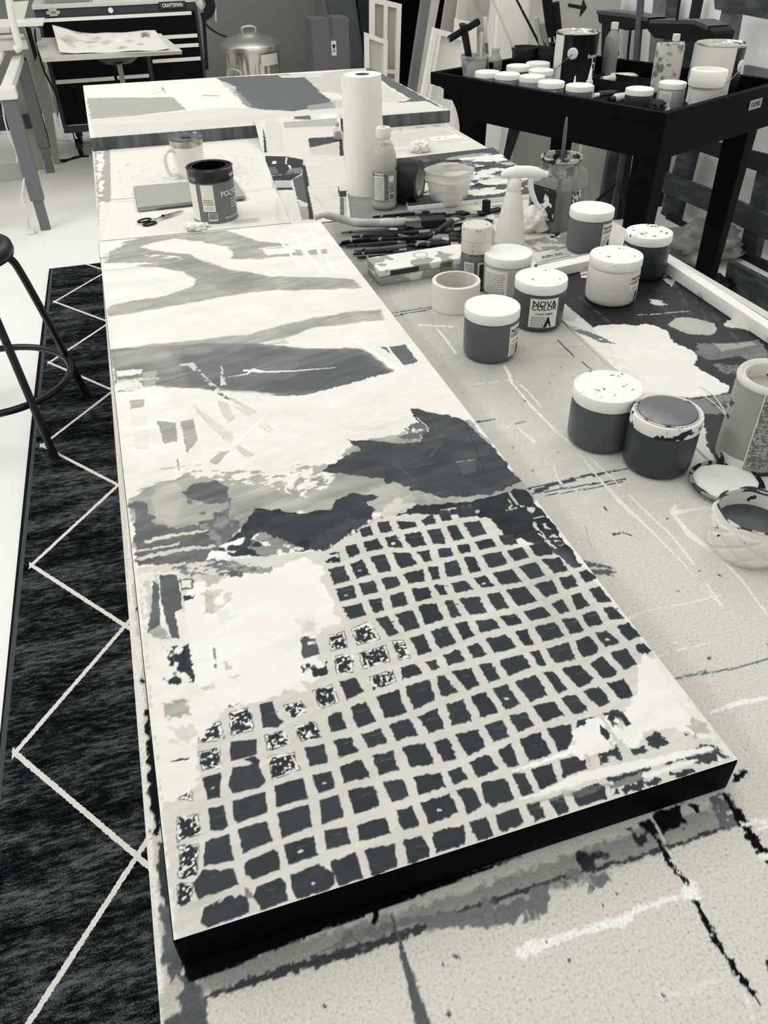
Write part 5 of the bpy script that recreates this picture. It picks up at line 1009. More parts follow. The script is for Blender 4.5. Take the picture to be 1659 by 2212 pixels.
lay = [((712, 531), (880, 508), .806, .005, 0, 'black-handled brush poking out furthest left of the heap'), ((737, 503), (880, 492), .808, .0045, 3, 'pale-tipped brush just under the wooden wash brush'), ((738, 523), (905, 505), .812, .0045, 0, 'thin dark brush lying second row of the heap'),
       ((747, 531), (900, 520), .806, .005, 2, 'grey round-ended brush low in the heap'), ((765, 542), (935, 528), .807, .0055, 3, 'thick grey brush crossing the front of the heap'), ((763, 549), (900, 540), .805, .004, 0, 'slim black brush directly behind the pencil tin'),
       ((772, 557), (905, 545), .805, .004, 0, 'nearest black brush, touching the pencil tin'), ((865, 513), (990, 516), .816, .006, 4, 'tan-handled palette-shaped brush on top of the heap'), ((760, 512), (960, 500), .815, .005, 1, 'long dark brush lying across the heap middle'),
       ((800, 518), (1000, 508), .819, .0055, 0, 'thick black brush resting on the heap top'), ((880, 530), (1010, 528), .812, .007, 1, 'paint-crusted fat brush toward the small bottle'), ((900, 506), (1010, 496), .813, .005, 2, 'short grey brush under the slanted brush'),
       ((930, 512), (1030, 500), .808, .005, 0, 'black brush pointing at the small bottle'), ((930, 520), (1040, 512), .806, .005, 3, 'worn grey brush at the heap right'), ((840, 472), (1010, 460), .806, .0045, 0, 'dark brush lying furthest back near the duct tape'),
       ((805, 469), (930, 456), .805, .004, 1, 'thin brush behind the others by the bottle foot'), ((920, 470), (1050, 458), .808, .0045, 0, 'long black brush under the clear tub front'), ((780, 500), (940, 487), .807, .005, 0, 'dark brush between wash brush and heap'), ((850, 545), (1000, 535), .805, .005, 2, 'grey brush along the tin top edge'), ((960, 490), (1065, 476), .806, .005, 1, 'dark brush reaching the spray bottle side'),
       ((950, 535), (1000, 530), .806, .006, 0, 'stubby black brush near the small bottle')]
for i, (a, b, z, R_, mi, lb_) in enumerate(lay):
    A = Pz(*a, z); Bv = Pz(*b, z); t = brush_proto((Bv-A).length, R_, hm[mi], i % 3 == 1, lb_); place_px(t, a, b, z, .002*(i % 3-1))
t = brush_proto((Pz(930, 515, .82)-Pz(990, 470, .82)).length*1.05, .007, hm[1], True, 'slanted flat brush lying over the heap, bristles up'); place_px(t, (925, 512), (992, 468), .823)
# large wooden wash brush
W0, W1 = Pz(690, 498, .812), Pz(948, 478, .812); t = thing('wash_brush', 'large wooden-handled wash brush, its pale handle end on the canvas corner', 'paintbrush', tuple(W0)); t.rotation_euler = (0, 0, math.atan2(W1.y-W0.y, W1.x-W0.x)); L = (W1-W0).length
obj('handle', tube(spline([(-.01, -.012, .034), (.02, -.008, .036), (L*.3, 0, .012), (L*.55, 0, .006), (L*.72, 0, .004)], 5), [.006]*5+[.009]*5+[.010]*5+[.011]*6, 12), mat('bare_wood', 178, rough=.6, stain=.2, stain_tone=215, stain_scale=20, stain_th=.5), t, smooth=True)
bm = bmesh.new(); box(bm, L*.71, L*.84, -.017, .017, -.006, .012, .003); obj('ferrule', bm, mat('ferrule_steel', 160), t, smooth=True, ang=40)
bm = bmesh.new(); box(bm, L*.84, L*1.05, -.019, .019, -.005, .010, .004); obj('bristles', bm, mat('dark_bristles', 22), t)
# rag / dark tool by the palette edge
v = Pz(1050, 462, .8); t = thing('paint_scraper', 'black paint-crusted scraper standing between tub and spray bottle', 'scraper', (v.x, v.y, .8), .3)
obj('blade', B(-.02, .05, -.012, .012, 0, .006, .002), mat('crusty_black', 14, rough=.7), t); obj('grip', B(-.008, .006, -.009, .009, .006, .034, .004), mat('crusty_black', 14), t)
v = Pz(903, 440, .8); t = thing('pencil_sharpener', 'tiny dark pencil sharpener below the duct tape', 'sharpener', (v.x, v.y-.01, .8), .2); obj('sharpener_body', B(-.011, .011, -.008, .008, 0, .012, .002), mat('sharpener_dark', 60, rough=.4), t); obj('blade', B(-.009, .009, -.004, .004, .0121, .0132), mat('ferrule_steel', 160), t)
# loose printed papers and paint cloth behind the jars
def ppE(s):
    s.poly([(1040, 440), (1160, 440), (1190, 540), (1100, 560)], 205); s.poly([(1060, 445), (1120, 438), (1130, 462), (1070, 470)], 120, speck=.42, sf=60, asp=2)
    s.poly([(1130, 520), (1250, 500), (1250, 530), (1160, 545)], 150, speck=.42, sf=50, asp=1, var=25); s.poly([(1230, 520), (1300, 545), (1300, 560), (1180, 580), (1165, 560)], 160, speck=.45, sf=60, asp=4, var=20)
    s.poly([(1190, 478), (1215, 500), (1195, 520), (1180, 500)], 40, speck=.45, sf=80)
paper('painted_newsprint', 'paint-smeared pale newsprint under spray bottle and brush jar', [(1120, 590), (1345, 540), (1190, 440), (1035, 440)], .8001, 214, ppE, n=110)
q = [Pz(x, y, .8035) for x, y in ((1160, 566), (1232, 551), (1222, 538), (1152, 553))]
bm = bmesh.new(); prism(bm, q, .0018, n=(0, 0, 1)); bmesh.ops.recalc_face_normals(bm, faces=bm.faces[:]); o = obj('lettered_card', bm, mat('pale_card', 205)); tag(o, 'pale card strip lettered in black capitals behind the front jars', 'card')
ux = (q[1]-q[0]).normalized(); uy = (q[3]-q[0]).normalized(); c0 = (q[0]+q[1]+q[2]+q[3])/4+Vector((0, 0, .0005))
text_obj('lettering', 'EVERY DAY', .017, m_ink, lambda X, Y: c0+ux*(X*.62+.002)+uy*(Y*.8), o)
bm = bmesh.new(); prism(bm, [c0+ux*a_+uy*b_ for a_, b_ in ((-.03, -.0085), (.04, -.0085), (.04, -.0075), (-.03, -.0075))], .0003, n=(0, 0, 1)); obj('underline', bm, m_ink, o)
A_, B_ = Pz(1160, 573, .806), Pz(1300, 545, .806); t = thing('thin_rod', 'pale thin rod lying along the lettered card', 'rod', tuple(A_)); obj('rod', tube([(0, 0, 0), tuple(B_-A_)], .0045, 10), mat('pale_rod', 200, rough=.4), t, smooth=True); obj('tip', tube([tuple((B_-A_)*-.03), (0, 0, 0)], .003, 10), mat('pale_rod_tip', 120), t, smooth=True)
# wire
A_ = Pz(1530, 850, .812); t = obj('paint_skin_strip', bmesh.new(), mat('dried_strip', 186)); bpy.data.objects.remove(t)
w1 = [Pz(x, y, .806) for x, y in ((1512, 835), (1540, 853), (1560, 880), (1572, 903))]; w2 = [Pz(x, y, .806) for x, y in ((1522, 855), (1550, 878), (1572, 903))]
t = thing('bent_wire', 'short bent white wire on the black palette by the big can', 'wire', (0, 0, 0)); obj('wire_strand', tube(spline(w1), .0007, 6), mat('white_wire', 225), t); obj('wire_strand', tube(spline(w2), .0007, 6), mat('white_wire', 225), t)
# paint can lid
t = thing('paint_can_lid', 'round paint can lid coated with cream paint beside the textured bowl', 'lid', (.672, .655, TZ+.004))
obj('lid_disc', lathe([(0, .001), (.044, .001), (.0465, .0025), (.0478, .006), (.0465, .0075), (.044, .0065), (.0425, .004), (0, .004)], 56), mat('smeared_metal', 150, rough=.35, stain=.03, stain_tone=12, stain_scale=60, stain_th=.48), t, smooth=True, ang=40)
bm = lathe([(.041, .0035), (.0405, .0062), (.036, .0072), (0, .0068)], 56)
for v in bm.verts: k = 1+.05*math.sin(3*math.atan2(v.co.y, v.co.x)+1)+.02*math.sin(11*math.atan2(v.co.y, v.co.x)); v.co.x *= k; v.co.y *= k
obj('cream_paint', bm, mat('cream_wet_paint', 236, rough=.45), t, smooth=True)
# large quart can at the right edge
t = thing('large_paint_can', 'open paint can with drippy pale rim at the right edge of the photo', 'can', (.741, .699, TZ+.004)); R = .0445
obj('can_body', lathe([(0, .001), (R-.002, .001), (R, 0), (R+.001, .003), (R, .006), (R, .124), (R-.001, .128)], 64), mat('can_silver_label', 152, rough=.35, spec=.4), t, smooth=True, ang=40)
obj('bottom_band', lathe([(R+.0004, 0.0), (R+.0016, .001), (R+.0016, .005), (R+.0003, .006)], 64), mat('black_gloss_rim', 8), t, smooth=True)
obj('drippy_rim', lathe([(R, .120), (R+.0012, .1225), (R+.001, .127), (R-.001, .130), (R-.003, .1295), (R-.006, .125), (R-.009, .1265), (R-.0095, .118), (R-.009, .10)], 64), mat('dripping_cream', 226, rough=.5, stain=.04, stain_tone=50, stain_scale=60, stain_th=.62), t, smooth=True, ang=60)
obj('paint_surface', lathe([(R-.009, .108), (0, .108)], 48), mat('grey_paint_pool', 176, rough=.35), t)
a = camdir(.741, .699); w_ = bmesh.new(); patch(w_, R+.0004, a-.05, a+1.3, .012, .118, 24); lo = obj('print_label', w_, mat('print_label', 172, rough=.5, stain=.1, stain_tone=110, stain_scale=260, stain_th=.45), t, smooth=True); lines(lo, R+.0007, a+.5, .105, 20, .0046, .48, m_inkg, .001, 12)
w_ = bmesh.new(); patch(w_, R+.0005, a-.9, a-.05, .006, .02, 18); obj('cream_splash', w_, mat('dripping_cream', 226), t, smooth=True)
w_ = bmesh.new(); patch(w_, R+.0006, a-.08, a-.05, .01, .12, 2); obj('label_edge', w_, m_label, t)
text_obj('lettering', 'ar', .020, m_ink, wrap(R+.0005, .088, a-1.12), t, False); text_obj('lettering', 'se', .011, m_ink, wrap(R+.0005, .068, a-1.1), t)
# quilted bowl of dark paint
t = thing('quilted_cup', 'pale quilted-texture cup spattered and filled with dark grey paint', 'cup', (.617, .545, TZ))
bm = bmesh.new(); n = 112; rows = []; Rb = .0475
for j in range(45):
    z = .058*j/44; ring = []
    for i in range(n):
        a_ = 2*PI*i/n; base = Rb*(.80+.16*min(1, z/.03)+.02*math.sin(PI*z/.058)) if z < .008 else Rb*(.86+.1*math.sin(min(1, z/.05)*PI/2)-.04*max(0, (z-.042)/.016))
        u = a_*8/PI*1.0; v_ = z/.0125; g = min(abs(((u+v_) % 2)-1), abs(((u-v_) % 2)-1)); q_2 = .0024*min(1, g*3)*(1 if .004 < z < .048 else 0)
        ring.append(bm.verts.new(((base+q_2)*math.cos(a_), (base+q_2)*math.sin(a_), z+(.0012*math.sin(a_*7)+.001*math.sin(a_*3) if j > 40 else 0))))
    rows.append(ring)
for a_, b_ in zip(rows, rows[1:]):
    for i in range(n): bm.faces.new((a_[i], a_[(i+1) % n], b_[(i+1) % n], b_[i]))
inner = []
for r_, z in ((.905, .058), (.87, .0575), (.85, .045), (.8, .015)): inner.append([bm.verts.new((Rb*r_*math.cos(2*PI*i/n), Rb*r_*math.sin(2*PI*i/n), z)) for i in range(n)])
for i in range(n): bm.faces.new((rows[-1][i], rows[-1][(i+1) % n], inner[0][(i+1) % n], inner[0][i]))
for a_, b_ in zip(inner, inner[1:]):
    for i in range(n): bm.faces.new((a_[i], a_[(i+1) % n], b_[(i+1) % n], b_[i]))
bm.faces.new(list(reversed(rows[0])))
obj('cup_wall', bm, mat('quilted_paper', 226, rough=.7, stain=.03, stain_tone=30, stain_scale=75, stain_th=.66), t, smooth=True, ang=60)
obj('dark_paint', lathe([(Rb*.835, .036), (0, .036)], 48), mat('dark_paint_pool', 66, rough=.3, spec=.4), t)
bm = lathe([(Rb*.91, .0555), (Rb*.93, .0575), (Rb*.905, .0595), (Rb*.875, .0585), (Rb*.86, .053)], 64)
for v in bm.verts: v.co.z += .0012*math.sin(math.atan2(v.co.y, v.co.x)*7)+.001*math.sin(math.atan2(v.co.y, v.co.x)*3)
obj('crusted_rim', bm, mat('crusted_rim', 60, rough=.6, stain=.08, stain_tone=215, stain_scale=50, stain_th=.52), t, smooth=True)

# ================================================================== black service cart and its load
N_ = Vector((1.688, 2.350, 0)); DL = Vector((-.391, .920, 0)).normalized(); DW = Vector((.920, .391, 0)).normalized(); LL, WW, WL = 1.107, .80, .626; RZ, FZ = .865, .795
K4 = 1.027   # the load stands this much deeper into the tray
cart = thing('service_cart', 'black moulded plastic cart with a lipped tray top full of paint jars', 'cart', (N_.x, N_.y, 0), 0)
cm = Matrix((( DL.x, DW.x, 0, 0), (DL.y, DW.y, 0, 0), (0, 0, 1, 0), (0, 0, 0, 1)))
mc_ = mat('black_moulded_plastic', 6, rough=.6, spec=.06, bump=.15, bscale=500)
def cobj(name, bm, m, parent=cart, **k):
    bmesh.ops.transform(bm, matrix=cm, verts=bm.verts[:]); bmesh.ops.recalc_face_normals(bm, faces=bm.faces[:]); return obj(name, bm, m, parent, **k)
bm = bmesh.new(); rw = .028; RB = RZ-.045
box(bm, 0, LL, 0, rw, RB, RZ, .006); box(bm, 0, LL, WW-rw, WW, RB, RZ, .006); box(bm, 0, rw, rw-.004, WW-rw+.004, RB, RZ, .006); box(bm, LL-rw, LL, rw-.004, WW-rw+.004, RB, RZ, .006)
for y0_, y1_ in ((.002, rw-.004), (WW-rw+.004, WW-.002)): box(bm, .002, LL-.175, y0_, y1_, FZ-.075, RB+.004)
box(bm, LL-.18, LL-.10, .03, WW-.03, FZ-.02, RB+.002)
box(bm, .002, rw-.004, .004, WW-.004, FZ-.075, RB+.004); box(bm, LL-.10, LL-.07, .01, WW-.01, FZ-.02, RB+.004); box(bm, LL-.075, LL-.02, .01, WW-.01, RB-.004, RB+.006)
box(bm, .01, LL-.08, .01, WW-.01, FZ-.02, FZ-.0004)
cobj('tray_top', bm, mc_, smooth=True, ang=40)
def gusset(x0, s, y0, y1):
    "curved bracket under the tray corner"
    bm = bmesh.new(); zt_ = RB+.004 if x0 > .5 and s > 0 else FZ-.07
    P = [(x0, zt_)]+[(x0+s*(.165-.165*math.sin(u)), zt_-(.17-.17*math.cos(u))) for u in [PI/2*i/8 for i in range(9)]][::-1]
    a = [bm.verts.new((x, y0, z)) for x, z in P]; b = [bm.verts.new((x, y1, z)) for x, z in P]
    bm.faces.new(a); bm.faces.new(list(reversed(b)))
    for i in range(len(P)): j = (i+1) % len(P); bm.faces.new((a[i], a[j], b[j], b[i]))
    return bm
for x0, x1, s in ((.004, .10, 1), (LL-.26, LL-.18, -1)):
    for y0, y1 in ((.004, .075), (WL-.035, WL+.03)):
        bm = bmesh.new(); c = ((x0+x1)/2, (y0+y1)/2)
        lo = [(x0, y0), (x1, y0), (x1, y1), (x0, y1)]; k = .78
        vb = [bm.verts.new((c[0]+(x-c[0])*k, c[1]+(y-c[1])*k, .13)) for x, y in lo]; vt = [bm.verts.new((x, y, FZ-.03)) for x, y in lo]
        bm.faces.new(vb); bm.faces.new(vt)
        for i in range(4): j = (i+1) % 4; bm.faces.new((vb[i], vb[j], vt[j], vt[i]))
        lg = cobj('leg', bm, mc_)
        bm = bmesh.new(); box(bm, c[0]-.035, c[0]+.035, c[1]-.04, c[1]+.04, .10, .135, .006); cobj('foot_socket', bm, mc_, lg)
        bm = tube([(c[0], c[1]-.016, .052), (c[0], c[1]+.016, .052)], .05, 20); cobj('caster', bm, mat('caster_black', 10, rough=.5), lg)
g = gusset(LL-.18, 1, .002, .06); cobj('corner_bracket', g, mc_)
g = gusset(LL-.18, 1, WW-.06, WW-.002); cobj('corner_bracket', g, mc_)
# maker plate on the end
ce = N_+DW*.575+Vector((0, 0, .815)); pl = bmesh.new(); nE = -DL
prism(pl, [ce+DW*a+Vector((0, 0, b))+nE*.0016 for a, b in ((-.04, -.016), (.045, -.016), (.045, .016), (-.04, .016))], .0014, n=nE); po = obj('maker_plate', pl, mat('grey_plate', 150), None); po.parent = cart; po.matrix_parent_inverse = Matrix.Translation((-N_.x, -N_.y, 0))
lt = text_obj('lettering', 'ULINE', .022, m_ink, lambda X, Y: ce+DW*(X+.002)+Vector((0, 0, Y))+nE*.0021, po); 
CG = 'paint jars standing in the cart tray'
cj = [('c1', 1.386, 3.096, 150, 'white-lidded jar with a dark spot on its lid, farthest left in cart', .72), ('c2', 1.438, 3.028, 140, 'white-lidded jar with black blot on its side, second from cart left', .8), ('c5', 1.553, 3.174, 60, 'dark jar with plain white lid behind the cart front row', .8), ('c3', 1.501, 2.946, 150, 'white-lidded jar third from the left in the cart front row', .78), ('c4', 1.514, 2.817, 120, 'grey jar with white lid and label, fourth in the cart front row', .8),
      ('c6', 1.653, 3.204, 170, 'flat white-lidded jar farthest back beside the dark bucket', .68), ('c7', 1.591, 3.052, 200, 'pale jar with white lid touching the black gallon can', .7), ('c8', 1.575, 2.722, 100, 'grey jar with paint-dribbled lid, rightmost of the cart front row', .63), ('c9', 1.732, 2.587, 46, 'dark jar with bright white lid near the cart corner', .8), ('c10', 1.899, 2.641, 168, 'grey jar with printed label near the cart corner', .82)]
for i, (k, x, y, tn, lb_, st) in enumerate(cj):
    jar(x*K4, y*K4, .0490, .088, FZ, tn, lb_, {'c4': -5, 'c10': -25, 'c3': 60}.get(k), .5, CG, st, key='c', text=False, detail=False)
t = thing('stacked_tubs', 'pair of nested white plastic tubs right of the labelled cart jar', 'tub', (2.012, 2.603, FZ), 0)
obj('tub_body', lathe([(0, 0), (.046, 0), (.049, .004), (.051, .085), (.049, .088), (.0, .088)], 48), mat('white_tub', 214, rough=.4), t, smooth=True, ang=40)
obj('upper_tub', lathe([(.049, .084), (.056, .086), (.062, .09), (.063, .092), (.063, .137), (.061, .140), (.044, .140), (.044, .131), (0, .131)], 56), mat('white_tub_top', 240, rough=.4), t, smooth=True, ang=40)
a = camdir(2.012, 2.603); w_ = bmesh.new(); patch(w_, .0515, a-.7, a-.1, .006, .044, 10, 0, .0520); obj('label', w_, m_label, t, smooth=True)
def gallon(x, y, label, tone_main, tone_side, a_lo, a_hi, la, txt=None):
    x *= K4; y *= K4; t = thing('gallon_paint_can', label, 'can', (x, y, FZ)); R = .086; H = .195
    obj('can_body', lathe([(0, .001), (R-.002, .001), (R, 0), (R+.001, .002), (R, .005), (R, H-.008), (R+.002, H-.003), (R+.002, H), (R-.002, H), (R-.005, H-.004)], 64), mat('can_wrap_%d' % tone_main, tone_main, rough=.3, spec=.35), t, smooth=True, ang=40)
    obj('chrome_rim', lathe([(R+.0005, H-.006), (R+.0035, H-.003), (R+.003, H+.001), (R-.003, H+.001), (R-.006, H-.005), (R-.014, H-.006), (R-.015, H-.002), (R-.018, H-.002), (R-.019, H-.006), (0, H-.005)], 64), mat('polished_tin', 215, rough=.18, metal=1), t, smooth=True, ang=40)
    a = camdir(x, y); w_ = bmesh.new(); patch(w_, R+.0006, a+a_lo, a+a_hi, .006, H-.008, 20); obj('side_panel', w_, mat('can_side_%d' % tone_side, tone_side, rough=.35), t, smooth=True)
    ea = a+la; d_ = Vector((math.cos(ea), math.sin(ea), 0)); s_ = Vector((-d_.y, d_.x, 0)); c_ = d_*(R+.001)+Vector((0, 0, .128))
    bm = bmesh.new(); rings = []
    for rr_, h_ in ((.021, 0), (.021, .003), (.013, .006), (.012, .004), (.006, .004), (.005, .008)): rings.append([bm.verts.new(c_+d_*h_+(s_*math.cos(u)+Vector((0, 0, math.sin(u))))*rr_) for u in [2*PI*i/24 for i in range(24)]])
    for p_, q_3 in zip(rings, rings[1:]):
        for i in range(24): bm.faces.new((p_[i], p_[(i+1) % 24], q_3[(i+1) % 24], q_3[i]))
    bm.faces.new(rings[-1]); bmesh.ops.recalc_face_normals(bm, faces=bm.faces[:])
    obj('handle_ear', bm, mat('ear_white', 225, rough=.35), t, smooth=True, ang=40)
    bp_ = [c_+d_*.008]
    for i in range(1, 13):
        u = ea-(PI)*i/12; bp_.append(Vector((math.cos(u)*(R+.008), math.sin(u)*(R+.008), .128-.085*math.sin(PI*i/12))))
    obj('wire_handle', tube(spline(bp_, 3), .0016, 6), mat('handle_wire', 150, rough=.3, metal=.8), t, smooth=True)
    if txt: text_obj('lettering', txt[0], .019, mat('can_lettering', 232), wrap(R+.0007, .115, a+txt[2]), t, True); text_obj('lettering', txt[1], .07, mat('can_lettering', 232), wrap(R+.0007, .082, a+txt[2]+.05), t, False)
    return t
gallon(1.795, 3.166, 'shiny-rimmed gallon can with black and white wrap in the cart', 16, 228, -1.35, -.62, -.12, ('Benjamin', 'b', 1.02))
gallon(2.104, 2.685, 'gallon paint can with cream wrap at the right of the cart', 228, 22, .72, 2.2, 1.12)
def bucket(name, label, x, y, r, h, m, rb=.78, cat='bucket'):
    x *= K4; y *= K4; r *= K4; t = thing(name, label, cat, (x, y, FZ)); obj('bucket_wall', lathe([(0, 0), (r*rb, 0), (r*rb+.002, .004), (r*.97, h-.012), (r*1.02, h-.011), (r*1.03, h), (r*.97, h), (r*rb-.004, .008), (0, .006)], 40), m, t, smooth=True, ang=40); return t
mbk = mat('charcoal_plastic', 46, rough=.5)
bucket('brush_bucket', 'charcoal plastic bucket holding a flat wooden stick behind the cart jars', 1.70, 3.42, .058, .115, mbk)
bucket('brush_bucket', 'taller charcoal bucket full of upright brushes beside the gallon can', 1.78, 3.33, .060, .130, mbk)
bucket('paint_pail', 'milky plastic cup of tools at the far left cart corner', 1.42, 3.31, .054, .115, mat('milky_cup', 190, rough=.5, stain=.15, stain_tone=140, stain_scale=18, stain_th=.5), .72, 'cup')
t = thing('glass_bottle', 'narrow clear glass bottle between the milky cup and dark bucket', 'bottle', (1.60, 3.50, FZ)); obj('bottle_glass', lathe([(0, 0), (.028, 0), (.03, .004), (.03, .075), (.018, .095), (.016, .112), (.019, .113), (.019, .118)], 32), clear('greenish_glass', 170, .5), t, smooth=True); obj('dregs', lathe([(0, .003), (.027, .003), (.027, .03), (0, .03)], 24), mat('dark_dregs', 40), t)
bt = Vector((1.71, 3.46, FZ+.046)); ax = Vector((-.75, -.66, 0)).normalized(); tape('electrical_tape', 'black tape roll standing on edge against the taller bucket', bt, .046, .030, .022, mat('black_tape', 12), mat('dark_core', 40), rot=ax.to_track_quat('Z', 'Y').to_euler())
def stick(name, label, base, top, parts, cat='paintbrush', group='tools standing in the cart buckets'):
    A = Vector(base); A.x *= K4; A.y *= K4; A.z = FZ+.02 if A.z < .87 else A.z; D = Vector((0, 0, CAMZ))+(Vector(top)-Vector((0, 0, CAMZ)))*K4-A; t = thing(name, label, cat, tuple(A), group=group); q = D.to_track_quat('Z', 'Y'); t.rotation_euler = q.to_euler(); L = D.length
    for nm, z0, z1, r0, r1, fl, m in parts:
        bm = tube([(0, 0, z0*L), (0, 0, (z0+z1)/2*L), (0, 0, z1*L)], [r0, (r0+r1)/2, r1], 12)
        for v in bm.verts: v.co.y *= fl
        obj(nm, bm, m, t, smooth=True, ang=50)
    return t
mb_, mf_, mh_ = mat('pale_bristles', 180, rough=.9), mat('ferrule_steel', 160), mat('varnished_handle', 92)
stick('paintbrush', 'long dark brush leaning left from the taller bucket', (1.80, 3.33, .84), Py(1105, -22, 3.42), [('handle', 0, 1, .006, .0045, 1, mat('handle_24', 24))])
stick('paintbrush', 'fluffy pale round brush in the taller bucket', (1.77, 3.33, .84), Py(1158, 38, 3.36), [('handle', 0, .5, .005, .005, 1, mh_), ('bristles', .5, 1, .020, .016, .6, mb_)])
stick('paintbrush', 'wide tan brush beside the fluffy one in the bucket', (1.79, 3.31, .84), Py(1172, 50, 3.33), [('handle', 0, .5, .006, .006, 1, mh_), ('bristles', .5, 1, .022, .024, .35, mat('tan_bristles', 150, rough=.9))])
stick('paint_roller', 'black roller standing tall in the bucket by the gallon can', (1.80, 3.31, .84), Py(1178, -30, 3.32), [('frame', 0, .5, .006, .006, 1, mat('handle_24', 24)), ('roller_sleeve', .45, 1, .021, .021, 1, mat('black_sleeve', 16, rough=.9))], 'roller')
stick('paint_roller', 'second black crusted roller right of the first', (1.82, 3.30, .84), Py(1200, 5, 3.30), [('frame', 0, .4, .006, .006, 1, mat('handle_24', 24)), ('roller_sleeve', .4, 1, .017, .015, 1, mat('black_sleeve', 16))], 'roller')
stick('stir_stick', 'broad pale wooden stir stick leaning from the first bucket', (1.70, 3.42, .82), Py(1060, -12, 3.5), [('blade', 0, 1, .020, .020, .22, mat('pale_wood', 196, rough=.7))], 'stick')
stick('sponge_roller', 'black sponge roller lying slantwise across the milky cup', Py(970, 92, 3.30), Py(1034, 46, 3.31), [('sleeve', 0, 1, .013, .013, 1, mat('black_sleeve', 16)), ('core_end', .78, 1.01, .008, .008, 1, mat('grey_core', 130)), ('core_end', -.01, .18, .008, .008, 1, mat('grey_core', 130))], 'roller')
stick('paint_scraper', 'wide black scraper blade in the milky cup', (1.42, 3.31, .83), Py(1000, 52, 3.31), [('grip', 0, .45, .008, .01, 1, mat('crusty_black', 14)), ('blade', .45, 1, .03, .036, .3, mat('crusty_black', 14))], 'scraper')
stick('putty_knife', 'white handled knife rising from the milky cup', (1.44, 3.30, .83), Py(1040, 70, 3.30), [('grip', 0, 1, .010, .012, .5, mat('ear_white', 225))], 'knife')
stick('chip_brush', 'pale bristled chip brush above the glass bottle', (1.50, 3.34, .86), Py(1048, 38, 3.34), [('handle', 0, .6, .008, .011, .6, mat('grey_core', 130)), ('bristles', .6, 1, .014, .013, .5, mat('pale_bristles_2', 220, rough=.9))])
# glue bottles before the black can
for (x, y, h, lb_, tn) in ((1.655, 2.90, .075, 'small pointed glue bottle in front of the gallon can', 190), (1.70, 2.87, .105, 'larger pointed glue bottle in front of the gallon can', 215)):
    x *= K4; y *= K4; t = thing('glue_bottle', lb_, 'bottle', (x, y, FZ)); s_ = h/.1
    obj('bottle_body', lathe([(0, 0), (.018*s_, 0), (.02*s_, .003), (.02*s_, h*.5), (.009*s_, h*.58)], 24), mat('glue_%d' % tn, tn, rough=.4), t, smooth=True); obj('nozzle', lathe([(.012*s_, h*.55), (.012*s_, h*.66), (.008*s_, h*.7), (.002, h*1.12), (0, h*1.13)], 20), mat('nozzle_white', 226), t, smooth=True)
t = thing('spray_cap_bottle', 'white-capped bottle just behind the black gallon can', 'bottle', (2.02, 3.27, FZ)); obj('bottle_body', lathe([(0, 0), (.03, 0), (.03, .16), (.012, .19)], 24), mat('grey_bottle', 150), t, smooth=True); obj('cap', lathe([(.0125, .19), (.015, .192), (.015, .215), (0, .216)], 24), mat('cap_white', 226), t, smooth=True, ang=40)
# pouch with spout
c_ = Vector((2.10, 2.97, FZ)); t = thing('spouted_pouch', 'crinkled clear pouch with white screw spout left of the cream can', 'pouch', tuple(c_), math.radians(-20))
bm = bmesh.new(); box(bm, -.058, .05, -.02, .02, 0, .175, .012)
for v in bm.verts: k = 1-.75*(v.co.z/.175); v.co.y *= max(k, .15); v.co.x += .003*math.sin(v.co.z*60)
obj('pouch_film', bm, mat('crinkled_film', 208, rough=.3, spec=.5, stain=.12, stain_tone=120, stain_scale=35, stain_th=.52), t, smooth=True)
obj('spout', lathe([(.009, .170), (.009, .18), (.014, .181), (.014, .202), (0, .203)], 24, c=(.01, 0)), mat('cap_white', 226), t, smooth=True, ang=40)
# tubes of colour lying in the tray
def ptube(label, a, b, z, r, m, cap):
    A = Pz(*a, z); Bv = Pz(*b, z); D = Bv-A; t = thing('paint_tube', label, 'paint tube', tuple(A), math.atan2(D.y, D.x), 'paint tubes lying in the cart tray'); L = D.length
    bm = tube([(0, 0, 0), (L*.3, 0, 0), (L*.75, 0, 0), (L*.82, 0, 0)], [r, r, r, r*.5], 14)
    for v in bm.verts:
        if v.co.x < L*.5: k = v.co.x/(L*.5); v.co.z *= max(.12, k); v.co.y *= 1.25-.25*k
    obj('tube_body', bm, m, t, smooth=True); obj('cap', tube([(L*.82, 0, 0), (L, 0, 0)], r*.6, 12), cap, t, smooth=True, ang=40)
wt, bk = mat('tube_white', 238, rough=.4), mat('tube_cap_black', 12, rough=.4)
ptube('fat white paint tube lying behind the dark cart jar', (1384, 160), (1300, 172), 0.813, .020, wt, wt)
ptube('small black-capped tube beside the fat white tube', (1395, 188), (1345, 210), 0.803, .015, mat('tube_silver', 205, rough=.35), bk)
ptube('dark paint tube near the cart front rim', (1340, 196), (1282, 207), 0.800, .014, mat('tube_dark', 50, rough=.4), wt)
ptube('half-black tube next to the dark jar', (1372, 200), (1316, 216), 0.806, .016, mat('tube_pale', 214, rough=.4), bk)
ptube('short grey tube at the cart corner', (1405, 230), (1446, 238), 0.800, .014, mat('tube_grey', 90, rough=.4), wt)
ptube('flattened silver tube in the middle of the tray', (1362, 184), (1310, 190), 0.798, .012, mat('tube_silver', 205), bk)
v = Pz(1425, 222, .82); crumple('inky_rag', 'dark crumpled rag between the two corner jars', (v.x, v.y, FZ), .028, mat('inky_rag', 60, rough=.9, stain=.2, stain_tone=150, stain_scale=30, stain_th=.5), (1.3, 1, .7), 3, 'rag')
t = thing('black_box_tray', 'low black box open behind the tubes', 'box', (2.00, 3.12, FZ), math.atan2(DL.y, DL.x)); bm = bmesh.new(); box(bm, -.13, .13, -.07, .07, 0, .004); 
